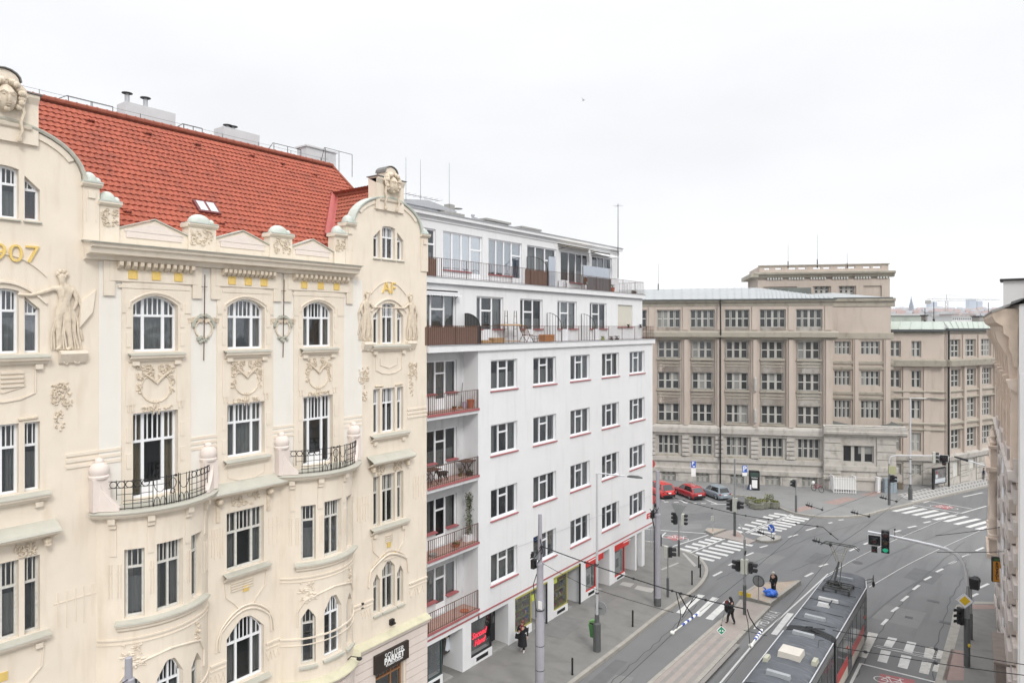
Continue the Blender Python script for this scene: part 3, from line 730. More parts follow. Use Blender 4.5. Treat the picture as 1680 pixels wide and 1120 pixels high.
# -------- main cornice, corbels, gilded squares
CA,CB = S(150,.55),S(592,.55)
mb = MB()
mb.prof(LF,CA,CB,[(0,18.98),(.16,19.0),(.2,19.12),(.46,19.16),(.50,19.30),(.58,19.34),(.60,19.44),(.3,19.50),(0,19.52)])
mb.build('cornice',M_cream,cream)
mb = MB(); mb.prof(LF,CA-.06,CB+.05,[(.56,19.437),(.66,19.447),(.67,19.475),(0,19.545),(0,19.53)]); mb.build('cornice_flashing',M_lead,cream)
spans = [(S(178),S(322)),(S(352),S(453)),(S(470),S(572))]
for i,(a,b) in enumerate(spans):
 mb = MB(); mb.pb(LF,a,b,18.05+.35,18.98,.0,.10)
 mb.poly(LF,[(a+.25,18.2),(b-.25,18.2),(b-.25,18.28),((a+b)/2+.2,18.5),((a+b)/2-.2,18.5),(a+.25,18.28)],0,.07)
 for s in (a,b): mb.pb(LF,s-.16,s+.16,17.95,18.98,0,.085)
 mb.build('frieze_panel',M_cream,cream)
 n = 12
 for j in range(n):
  s = a+.25+(b-a-.5)*j/(n-1); mb = MB()
  mb.prof(LF,s-.055,s+.055,[(.1,18.74),(.2,18.78),(.30,18.86),(.31,18.98),(.1,18.98)]); mb.build('corbel',M_orn,cream)
 for j in range(3):
  s = a+(b-a)*(.24+.26*j); mb = MB(); mb.pb(LF,s-.11,s+.11,18.50,18.72,.1,.112)
  for q in ((s-.13,s+.13,18.72,18.74),(s-.13,s+.13,18.48,18.50),(s-.13,s-.11,18.5,18.72),(s+.11,s+.13,18.5,18.72)): mb.pb(LF,q[0],q[1],q[2],q[3],.1,.13)
  o = mb.build('gilded_square',M_gold,cream)
# -------- attic with low gables, piers and domes
piers = [(S(308),S(353)),(S(442),S(478))]
ptop = 20.55
def attic(a,b):
 m = (a+b)/2
 return [(a,19.5),(b,19.5),(b,19.98),(m+.02,20.36),(a,20.0)]
att = [(GC[0]+2.95,piers[0][0]),(piers[0][1],piers[1][0]),(piers[1][1],GC[1]-2.95)]
for a,b in att:
 mb = MB(); mb.poly(LF,attic(a,b),-.3,-.02); mb.face([LF.w(s,z,-.3) for s,z in attic(a,b)]); mb.build('attic',M_cream,cream)
 mb = MB(); m = (a+b)/2; mb.poly(LF,[(a+.15,19.93),(b-.15,19.93),(b-.15,19.96),(m,20.25),(a+.15,19.97)],-.02,.005)
 mb.poly(LF,[(a+.2,19.75),(b-.2,19.75),(b-.2,19.94),(a+.2,19.94)],-.02,.005); mb.build('attic_panel',M_pinkp,cream)
 mb = MB()
 for (s0,z0),(s1,z1) in (((a,20.0),(m,20.37)),((m,20.37),(b,19.98))):
  mb.hexa([LF.w(s0,z0+.005,-.34),LF.w(s1,z1+.005,-.34),LF.w(s1,z1+.005,.03),LF.w(s0,z0+.005,.03),LF.w(s0,z0+.04,-.34),LF.w(s1,z1+.04,-.34),LF.w(s1,z1+.04,.03),LF.w(s0,z0+.04,.03)])
 mb.build('attic_coping',M_lead,cream)
def floral(pl,s,z,w,h,n,m,name='floral_relief',parent=None,seed=0,k=None,r=.03):
 """cluster of curling tendrils and leaves in relief"""
 q = random.Random(seed+int(s*97)); mb = MB()
 k = k or int(14*w*h/.25)+6
 for i in range(k):
  cs,cz = s+q.uniform(-.5,.5)*w,z+q.uniform(-.5,.5)*h; rr = q.uniform(.05,.16)*min(1,w*2); a0 = q.uniform(0,6.28); turn = q.choice((-1,1))*q.uniform(2.5,5)
  pts = [(cs+rr*(1-.1*j)*math.cos(a0+turn*j/7),cz+rr*(1-.1*j)*math.sin(a0+turn*j/7),n+.015+.02*(j % 2)) for j in range(8)]
  pts = [(min(s+w/2,max(s-w/2,a)),min(z+h/2,max(z-h/2,b)),c) for a,b,c in pts]
  mb.ptube(pl,pts,r*.8,4,r*.35)
 for i in range(k):
  mb.pball(pl,s+q.uniform(-.48,.48)*w,z+q.uniform(-.45,.45)*h,n+.005,q.uniform(.02,.055),q.uniform(.02,.055),q.uniform(.03,.06),6,4)
 return mb.build(name,m,parent,smooth=True)
def dome(pl,s,z,w,d0,d1,parent,m=None):
 """little lead dome with a lobe on its cap"""
 c = pl.w(s,z,(d0+d1)/2); mb = MB()
 dd = (d1-d0)/2
 mb.pb(pl,s-w,s+w,z-.02,z+.02,d0-.05,d1+.06)
 i0 = len(mb.v); seg,rings = 16,7
 for i in range(rings+1):
  ph = math.pi/2*i/rings
  for j in range(seg):
   th = 2*math.pi*j/seg; mb.v.append(pl.w(s-.06*w+w*.80*math.cos(ph)*math.cos(th),z+.02+.30*math.sin(ph),(d0+d1)/2+dd*math.cos(ph)*math.sin(th)))
 for i in range(rings):
  for j in range(seg): mb.f.append((i0+i*seg+j,i0+i*seg+(j+1) % seg,i0+(i+1)*seg+(j+1) % seg,i0+(i+1)*seg+j)); mb.mi.append(0)
 mb.pball(pl,s+w*.72,z+.06,(d0+d1)/2,.11,.13,dd*.8,10,6)
 return mb.build('pier_dome',m or M_mint,parent,smooth=True)
for a,b in piers:
 mb = MB(); mb.pb(LF,a,b,19.5,20.3,-.36,.06); mb.prof(LF,a-.05,b+.05,[(-.4,20.3),(.09,20.3),(.16,20.37),(.16,20.42),(-.4,20.42)]); p_ = mb.build('attic_pier',M_cream,cream)
 dome(LF,(a+b)/2,20.44,(b-a)/2+.02,-.36,.12,p_)
 floral(LF,(a+b)/2,20.0,(b-a)*.85,.55,.06,M_orn,parent=p_,k=16)

# -------- the two curved gables
def mask(pl,s,z,n,k,parent):
 """carved female head with swirling hair"""
 mb = MB(); P = lambda *a,**q: mb.pball(pl,*a,**q)
 mb.pball(pl,s,z,n+.02*k,.17*k,.24*k,.20*k,12,9)
 mb.pball(pl,s,z-.05*k,n+.20*k,.028*k,.075*k,.045*k,6,5)      # nose
 for d in (-1,1):
  mb.pball(pl,s+d*.066*k,z+.03*k,n+.195*k,.030*k,.017*k,.026*k,6,4)
  mb.ptube(pl,[(s+d*.02*k,z+.055*k,n+.235*k),(s+d*.07*k,z+.085*k,n+.222*k),(s+d*.125*k,z+.06*k,n+.17*k)],.016*k,5,.010*k)
  for j in range(7): a_ = .25+j*.33; mb.pball(pl,s+d*(.03+.20*math.sin(a_))*k,z+(.03+.25*math.cos(a_))*k,n+(.11-.008*j+.03*(j % 2))*k,(.065-.004*(j % 3))*k,.06*k,.06*k,7,5)
  mb.pball(pl,s+d*.09*k,z-.06*k,n+.13*k,.045*k,.06*k,.05*k,6,4)
 mb.pball(pl,s,z-.122*k,n+.195*k,.048*k,.014*k,.034*k,6,4); mb.pball(pl,s,z-.152*k,n+.19*k,.038*k,.014*k,.03*k,6,4); mb.pball(pl,s,z-.20*k,n+.13*k,.05*k,.045*k,.06*k,6,4)
 for d in (-1,1):
  for j in range(2,4):
   r0 = .15+.028*j; mb.ptube(pl,[(s+d*(.03+r0*math.sin(a*.5)*1.25)*k,z+(.06+r0*math.cos(a*.5)*1.15)*k,n+(.12-.02*j)*k) for a in range(0,7-j)],.034*k,5,.02*k)
  mb.ptube(pl,[(s+d*.22*k,z-.02*k,n+.08*k),(s+d*.27*k,z-.2*k,n+.07*k),(s+d*.22*k,z-.36*k,n+.07*k),(s+d*.25*k,z-.5*k,n+.05*k),(s+d*.21*k,z-.62*k,n+.04*k)],.035*k,5,.025*k)
  mb.pball(pl,s+d*.21*k,z-.66*k,n+.03*k,.05*k,.06*k,.05*k,6,4)
 return mb.build('carved_mask',M_orn,parent,smooth=True)
def figure(pl,s,z,h,d,n,parent,kind=0,arm=None):
 """standing relief figure facing direction d along the wall, feet at z, height h; one continuous skinned body"""
 k = h/1.75
 def P(a,b,c=0): return (s+a*k*d,z+b*k,n+c*k*.6)
 J = {'pel': (P(0,.93,.06),.135),'wai': (P(-.02,1.08,.06),.10),'che': (P(-.03,1.28,.08),.135),'nec': (P(0,1.44,.08),.055),'hea': (P(.03,1.52,.10),.07),'hd2': (P(.04,1.62,.10),.085),'hd3': (P(.03,1.70,.09),.06),
   'hl': (P(.07,.90,.05),.10),'kl': (P(.10,.50,.07),.07),'al': (P(.06,.10,.05),.045),'fl': (P(.15,.03,.09),.035),
   'hr': (P(-.08,.90,.05),.10),'kr': (P(-.09,.48,.10),.07),'ar': (P(-.16,.10,.05),.045),'fr': (P(-.06,.03,.11),.035),
   'sf': (P(.15,1.38,.08),.06),'sb': (P(-.19,1.36,.05),.06)}
 far = arm or [(.42,1.30),(.72,1.27),(.80,1.27)]
 for i,(a,b) in enumerate(far): J['f%d' % i] = (P(a,b,.08),(.05,.038,.03)[i])
 for i,(a,b) in enumerate(((-.27,1.12),(-.20,.92),(-.14,.90))): J['b%d' % i] = (P(a,b,.08),(.048,.036,.03)[i])
 nodes = {q: (pl.w(*v[0]),v[1]*k) for q,v in J.items()}
 E = chain('pel','wai','che','nec','hea','hd2','hd3')+chain('pel','hl','kl','al','fl')+chain('pel','hr','kr','ar','fr')+chain('che','sf','f0','f1','f2')+chain('che','sb','b0','b1','b2')
 vs,fs = skin(nodes,E,1); mb = MB(); mb.v = vs; mb.f = fs; mb.mi = [0]*len(fs)
 for q_ in mb.v: q_.x = -W+(q_.x+W)*.6
 body = mb.build('relief_figure',M_orn,parent,smooth='all')
 mb = MB()                                             # drapery falling behind and round the legs
 for j in range(11):
  x = -.26+.047*j; mb.ptube(pl,[P(x*.6,.98,.10),P(x*.9-.03,.7,.12-.02*(j % 2)),P(x*1.1+.02*(j % 2),.4,.12),P(x*1.25-.03,.05,.08)],.026*k,5,.022*k)
 for j in range(6): mb.pball(pl,s+d*(.03+.085*math.cos(j*1.05))*k,z+(1.68+.06*math.sin(j*1.05))*k,n+.07*k,.055*k,.05*k,.05*k,6,4)
 mb.ptube(pl,[P(-.22,1.3,.05),P(-.36,1.0,.06),P(-.30,.6,.05),P(-.38,.25,.04)],.05*k,5,.03*k)
 for q_ in mb.v: q_.x = -W+(q_.x+W)*.55
 mb.build('drapery',M_orn,body,smooth=True)
 return body
for gi,c in enumerate(GC):
 L_,Rr = c-1.92,c+1.92
 # arch coping
 mb = MB(); pr = [(-.38,0),(.10,0),(.13,.05),(.13,.09),(-.38,.10)]
 N = 20; prev = None
 for i in range(N+1):
  a = math.pi*i/N; s = c-1.94*math.cos(a); z = 21.2+1.32*math.sin(a); rr = [LF.w(c-(1.94+d)*math.cos(a),21.2+(1.32+d)*math.sin(a),n) for n,d in pr]
  if prev:
   for j in range(len(pr)): mb.face([prev[j],rr[j],rr[(j+1) % len(pr)],prev[(j+1) % len(pr)]])
  prev = rr
 mb.build('gable_coping',M_mint if gi else M_lead,cream)
 mb = MB(); prev = None
 for i in range(3,N-2):
  a = math.pi*i/N; rr = [LF.w(c-(1.94+d)*math.cos(a),21.2+(1.32+d)*math.sin(a),n) for n,d in ((0,-.02),(.05,-.02),(.05,-.18),(0,-.18))]
  if prev:
   for j in range(3): mb.face([prev[j],rr[j],rr[j+1],prev[j+1]])
  prev = rr
 mb.build('gable_moulding',M_cream,cream)
 # crown block
 mb = MB(); mb.pb(LF,c-.80,c+.80,22.0,23.3,-.40,.10)
 mb.prof(LF,c-.80,c+.80,[(.10,23.1),(.12,23.14),(.2,23.28),(.2,23.36),(-.45,23.36)]); mb.prof(LF,c-.62,c+.62,[(.10,22.36),(.17,22.40),(.2,22.48),(.1,22.5)])
 mb.pb(LF,c-.34,c+.34,23.3,23.62,-.40,.14)
 for i in range(8):
  a0,a1 = math.pi*i/8,math.pi*(i+1)/8
  mb.poly(LF,[(c-.34*math.cos(a0),23.6),(c-.34*math.cos(a1),23.6),(c-.34*math.cos(a1),23.6+.28*math.sin(a1)),(c-.34*math.cos(a0),23.6+.28*math.sin(a0)+1e-3)],-.4,.14)
 cr = mb.build('gable_crown',M_cream,cream)
 mb = MB()
 for i in range(8):
  a0,a1 = math.pi*i/8,math.pi*(i+1)/8
  q = lambda a,d,n: LF.w(c-(.36+d)*math.cos(a),23.62+(.28+d)*math.sin(a),n)
  mb.hexa([q(a0,0,-.43),q(a1,0,-.43),q(a1,0,.2),q(a0,0,.2),q(a0,.03,-.43),q(a1,.03,-.43),q(a1,.03,.2),q(a0,.03,.2)])
 for d in (-1,1): mb.pb(LF,c+d*.60-.26,c+d*.60+.26,23.37,23.40,-.46,.24)
 mb.build('crown_flashing',mat('dark_zinc',(.16,.16,.155),.6,.1,5),cr)
 mask(LF,c,23.10,.14,1.55,cr)
 # shoulder piers with domes
 for d in (-1,1):
  s = c+d*2.16
  if s+.3 > YR+.5: continue
  mb = MB(); mb.pb(LF,s-.22,s+.22,19.55,21.1,-.36,.05); mb.prof(LF,s-.27,s+.27,[(-.4,21.1),(.1,21.1),(.18,21.17),(.18,21.22),(-.4,21.22)])
  mb.pb(LF,s-.10,s+.10,20.78,20.98,.05,.10)
  for q in (-.12,.12): mb.pb(LF,s+q-.02,s+q+.02,20.1,20.75,.05,.065)
  p_ = mb.build('gable_pier',M_cream,cream); dome(LF,s,21.24,.27,-.36,.14,p_)
 s = c+(2.66 if gi == 0 else -2.66)
 mb = MB(); mb.pb(LF,s-.27,s+.27,19.5,20.62,-.36,.05); mb.prof(LF,s-.32,s+.32,[(-.4,20.62),(.1,20.62),(.17,20.68),(.17,20.73),(-.4,20.73)])
 p_ = mb.build('attic_pier',M_cream,cream); dome(LF,s,20.75,.31,-.36,.12,p_); floral(LF,s,20.28,.46,.5,.05,M_orn,parent=p_,k=14)
 # windows
 for r_i,trip in enumerate(ris[gi]):
  for j,o in enumerate(trip):
   old = r_i >= 3; fm = M_oldframe if old else M_frame
   cur = rnd.choice([None,('sides',M_curt),('full',M_curt),('left',M_curt2),('half',M_curt)])
   if j == 1: window(cream,LF,o,-.2,v=(.5,),h=.66,ub=(2,2),fm=fm,curtain=cur)
   else: window(cream,LF,o,-.2,h=.66,ub=(2,),fm=fm,curtain=cur)
  z0 = trip[0].z0; o0,o1 = trip[0].s0,trip[2].s1; mb = MB()
  if r_i == 4:
   for o in trip: mb = MB(); mb.prof(LF,o.s0-.03,o.s1+.03,[(-.18,z0-.0),(.10,z0-.05),(.10,z0-.12),(0,z0-.13)]); mb.build('sill',M_lead,cream)
   mb = MB()
  elif r_i == 0:
   for o in trip: mb = MB(); mb.prof(LF,o.s0-.03,o.s1+.03,[(-.18,z0),(.07,z0-.04),(.07,z0-.07),(0,z0-.08)]); mb.build('sill',M_lead,cream)
   mb = MB()
  else:
   mb.prof(LF,o0-.2,o1+.2,[(-.18,z0+.005),(.26,z0-.08),(.27,z0-.12)]); mb.build('sill',M_lead,cream); mb = MB()
   mb.prof(LF,o0-.18,o1+.18,[(.25,z0-.12),(.22,z0-.2),(.12,z0-.24),(.10,z0-.3),(0,z0-.31)])
   for q in (o0+.05,o1-.05): mb.pb(LF,q-.09,q+.09,z0-.45,z0-.31,0,.12)
  if mb.v: mb.build('window_ledge',M_cream,cream)
  if r_i == 1: # eyebrow moulding
   mb = MB(); pts = [(c-1.02+2.04*i/12,18.22-.55*(abs(i/6-1)**2),.03) for i in range(13)]; mb.ptube(LF,pts,.045,5); mb.ptube(LF,[(a,b+.75,c_) for a,b,c_ in pts],.02,4); mb.build('eyebrow_moulding',M_cream,cream)
  if r_i == 4:
   mb = MB(); pts = [(c-1.15,6.15,.04),(c-1.12,6.5,.04)]+[(c-1.05+2.1*i/10,7.25-.45*(abs(i/5-1)**1.6),.04) for i in range(11)]+[(c+1.12,6.5,.04),(c+1.15,6.15,.04)]
   mb.ptube(LF,pts,.05,5); mb.ptube(LF,[(a*.9+c*.1,b+.16,.03) for a,b,_ in pts[2:-2]],.025,4); mb.build('hood_moulding',M_cream,cream)
 # canopy ledge over row three and its brackets
 a,b = c-1.25,c+1.25
 mb = MB(); mb.prof(LF,a,b,[(0,11.62),(.44,11.42),(.47,11.36)]); mb.build('canopy_flashing',M_lead,cream)
 mb = MB(); mb.prof(LF,a+.03,b-.03,[(.44,11.40),(.42,11.30),(.30,11.24),(.1,11.16),(0,11.12)]); mb.build('canopy_ledge',M_cream,cream)
 for d in (-1,1):
  mb = MB(); mb.pball(LF,c+d*1.0,11.08,.14,.11,.12,.14,8,6); mb.pball(LF,c+d*1.0,10.98,.2,.09,.07,.08,8,5); mb.build('scroll_bracket',M_orn,cream,smooth=True)
 for d in (-1,1): floral(LF,c+d*.52,10.95,.5,.38,.02,M_orn,parent=cream,k=14)
 for d in (-1,1):
  mb = MB(); mb.ptube(LF,[(c+d*.35,14.5,.02),(c+d*.8,14.52,.02)],.04,5); mb.build('head_moulding',M_orn,cream)
  floral(LF,c+d*1.42,15.05,.55,.75,.0,M_orn,parent=cream,k=20); floral(LF,c+d*1.35,14.3,.22,.7,0,M_orn,parent=cream,k=8)
 mb = MB()
 for d in (-1,1): mb.ptube(LF,[(c+d*.75,15.85,.02),(c+d*.75,15.2,.02),(c+d*.4,15.05,.02),(c,15.0,.02)],.022,4); mb.ptube(LF,[(c+d*.5,15.7,.02),(c+d*.5,15.4,.02),(c,15.25,.02)],.016,4)
 mb.build('panel_moulding',M_cream,cream)
 mb = MB(); mb.pb(LF,c-.11,c+.11,7.55,7.78,0,.03); mb.build('gilded_square',M_gold,cream)
 mb = MB()
 for i in range(9): mb.pball(LF,c-.4+.1*i,7.20+.03*abs(i-4)*.4,.0,.035,.035,.04,6,4)
 mb.build('gilded_beading',M_gold,cream)
 mb = MB(); mb.ptube(LF,[(c-.95,8.15,.02),(c-.9,7.6,.02),(c-.5,7.2,.02),(c-.42,7.05,.02),(c+.42,7.05,.02),(c+.5,7.2,.02),(c+.9,7.6,.02),(c+.95,8.15,.02)],.025,4); mb.build('apron_moulding',M_cream,cream)
for o_ in (1,):
 figure(LF,S(103),16.32,2.28,-1,.04,cream,arm=[(.40,1.27),(.62,1.20),(.86,1.21)])
 c = GC[0]; figure(LF,2*c-S(103),16.32,2.28,1,.04,cream)
 figure(LF,GC[1]-1.28,16.42,2.05,1,.04,cream,arm=[(.30,1.2),(.45,1.22),(.58,1.23)])
 figure(LF,GC[1]+1.30,16.42,2.05,-1,.04,cream,arm=[(.35,1.22),(.62,1.22),(.75,1.22)])
mb = MB(); mb.ptube(LF,[(GC[1]-.75,17.0+.85,.04),(GC[1]+.6,18.9-1.05,.04)],.02,4); mb.build('ribbon',M_cream,cream)
for s,w,z in ((S(118),.7,16.15),(GC[1]-1.25,.55,16.2),(GC[1]+1.25,.55,16.2)):
 mb = MB(); mb.prof(LF,s-w/2,s+w/2,[(0,z+.2),(.2,z+.17),(.22,z+.1),(.08,z-.15),(0,z-.2)]); mb.build('figure_plinth',M_cream,cream); floral(LF,s,z-.05,w*.8,.3,.05,M_cream,parent=cream,k=6)
mb = MB(); mb.hexa([LF.w(S(128),17.0,0),LF.w(S(150),17.45,0),LF.w(S(150),17.45,.10),LF.w(S(128),17.0,.12),LF.w(S(132),17.75,0),LF.w(S(156),18.1,0),LF.w(S(156),18.1,.06),LF.w(S(132),17.75,.08)]); mb.build('carved_tablet',M_cream,cream)
# date and monogram
PT = lambda s0,z0,kx,kz,n: (lambda x,y,z: LF.w(s0+x*kx,z0+y*kz,n+z))
mb = text_mb('1907',.62,PT(GC[0]+.10,18.98,1.22,1.12,.03),.03,-.004); mb.build('gilded_date',M_gold,cream)
mb = text_mb('AF',.60,PT(GC[1],18.68,1.15,1.15,.03),.03,.0); mb.build('gilded_monogram',M_gold,cream)
# ornament over and under the windows of the middle axes
for i,cc in enumerate('ABC'):
 a,b = cols[cc]; c = (a+b)/2; w = b-a
 z0 = 16.25; mb = MB(); mb.prof(LF,a-.16,b+.16,[(-.18,z0+.004),(.28,z0-.07),(.29,z0-.11)]); mb.build('sill',M_lead,cream)
 mb = MB(); mb.prof(LF,a-.14,b+.14,[(.27,z0-.11),(.24,z0-.2),(.13,z0-.24),(.11,z0-.3),(.05,z0-.31)])
 for d in (-1,1): mb.pb(LF,c+d*(w/2-.05)-.1,c+d*(w/2-.05)+.1,z0-.42,z0-.30,.05,.16)
 mb.build('window_ledge',M_cream,cream)
 for d in (-1,1): floral(LF,c+d*.33,15.62,.5,.42,.05,M_orn,parent=cream,k=16); floral(LF,c+d*.50,15.15,.16,.55,.05,M_orn,parent=cream,k=7)
 mb = MB(); mb.ptube(LF,[(c+.47*math.sin(t*.35),15.12+.47*math.cos(t*.35),.06) for t in range(2,17)],.028,5)
 mb.ptube(LF,[(c-.4,15.6,.08),(c-.12,15.38,.09),(c,15.25,.1),(c+.12,15.38,.09),(c+.4,15.6,.08)],.04,5)
 for q in (-.08,0,.08): mb.ptube(LF,[(c+q,14.72,.06),(c+q,14.35-abs(q),.06)],.018,4)
 mb.build('garland_ring',M_orn,cream,smooth=True)
 for d in (-1,1):
  mb = MB(); mb.pb(LF,c+d*.78-.13,c+d*.78+.13,14.62,15.9,.05,.072)
  for q in (-.06,.06): mb.pb(LF,c+d*.78+q-.02,c+d*.78+q+.02,14.42,14.66,.05,.08)
  mb.build('side_panel',M_cream,cream)
 floral(LF,c,14.46,w*.7,.13,.05,M_orn,parent=cream,k=10)
 mb = MB(); mb.ptube(LF,[(a-.1,17.6,.05)]+[(a-.08+(w+.16)*t/12,18.08-.30*(abs(t/6-1)**2),.06) for t in range(13)]+[(b+.1,17.6,.05)],.04,5); mb.build('arch_moulding',M_cream,cream)
mb = MB(); c = sum(cols['B'])/2
mb.ptube(LF,[(c-.7,12.25,.06),(c-.7,11.85,.06),(c-.3,11.7,.06),(c+.3,11.7,.06),(c+.7,11.85,.06),(c+.7,12.25,.06)],.02,4)
mb.build('apron_moulding',M_cream,cream)
a,b = cols['B']
for z0,m_ in ((12.5,M_lead),(8.6,M_lead),(4.6,M_lead)):
 mb = MB(); mb.prof(LF,a-.16,b+.16,[(-.18,z0+.004),(.27,z0-.08),(.28,z0-.12)]); mb.build('sill',m_,cream)
 if z0 < 5: continue
 mb = MB(); mb.prof(LF,a-.14,b+.14,[(.25,z0-.12),(.22,z0-.2),(.12,z0-.24),(.10,z0-.3),(0,z0-.31)]); mb.build('window_ledge',M_cream,cream)
mb = MB(); c = (a+b)/2
mb.ptube(LF,[(c-.8,8.25,.02),(c-.75,7.75,.02),(c-.4,7.4,.02),(c-.3,7.25,.02),(c+.3,7.25,.02),(c+.4,7.4,.02),(c+.75,7.75,.02),(c+.8,8.25,.02)],.025,4)
for t in (0,1): mb.ptube(LF,[(c-1.0-.12*t,6.0,.03),(c-.98-.1*t,6.4,.03)]+[(c-.92+1.84*i/10,7.12+.14*t-.5*(abs(i/5-1)**2),.03) for i in range(11)]+[(c+.98+.1*t,6.4,.03),(c+1.0+.12*t,6.0,.03)],.035,5)
mb.build('hood_moulding',M_cream,cream)
mb = MB(); mb.pb(LF,c-.11,c+.11,7.75,7.98,0,.03); mb.build('gilded_square',M_gold,cream)
floral(LF,c,11.0,1.1,.42,.0,M_orn,parent=cream,k=18)
# medallions with wings on long staffs
for px in (333,463):
 s = S(px); mb = MB(); mb.ptube(LF,[(s,18.75,.12),(s,15.9,.05)],.016,4); mb.ptube(LF,[(s-.1,18.35,.09),(s+.1,18.35,.09)],.012,4)
 st = mb.build('bronze_staff',M_rust,cream)
 mb = MB()
 for d in (-1,1):
  for j in range(4): mb.ptube(LF,[(s+d*.04,17.22-.02*j,.05),(s+d*.25,17.33-.03*j,.06),(s+d*.52,17.30-.05*j,.05),(s+d*(.62-.05*j),17.22-.06*j,.03)],.03,5,.012)
 mb.ptube(LF,[(s+.3*math.sin(t*.45),16.95+.30*math.cos(t*.45),.05) for t in range(15)],.03,5); mb.build('medallion_wing',M_orn,cream,smooth=True)
 q = random.Random(px); mb = MB()
 for j in range(26):
  t = math.pi*(1.05+.9*j/25)-math.pi/2; mb.pball(LF,s+.36*math.cos(t-math.pi/2+.0)*1.0,16.98+.42*math.sin(t-math.pi/2),.05,q.uniform(.05,.08),q.uniform(.05,.08),.06,6,4)
 for j in range(12): mb.pball(LF,s+q.uniform(-.2,.2),16.58+q.uniform(-.08,.1),.05,.06,.06,.06,6,4)
 mb.build('laurel_wreath',M_grey_orn,cream,smooth=True)
# middle windows
for cc in 'ABC':
 a,b = cols[cc]; oo = [o for o in ops if abs(o.s0-a) < .01]
 for o in oo:
  if cc != 'B' and o.z0 < 12: window(cream,LF,o,-.2,v=(.27,.72),h=.66,ub=(1,3,1),door=(1,.16),curtain=('sides' if cc == 'A' else 'left',M_curt2),mt=.09,ft=.07)
  elif o.z0 > 15: window(cream,LF,o,-.2,v=(.27,.72),h=.64,ub=(1,3,1),curtain=('full',M_curt) if cc == 'A' else ('sides',M_curt),mt=.09,ft=.07)
  elif o.z0 > 11: window(cream,LF,o,-.2,v=(.27,.72),h=.64,ub=(1,3,1),curtain=('full',M_curt),mt=.08,ft=.07)
  else: window(cream,LF,o,-.2,v=(.30,.72),h=.64,ub=(1,3,1),fm=M_oldframe if o.z0 > 8 else M_frame,curtain=('sides',M_curt),mt=.08,ft=.07)
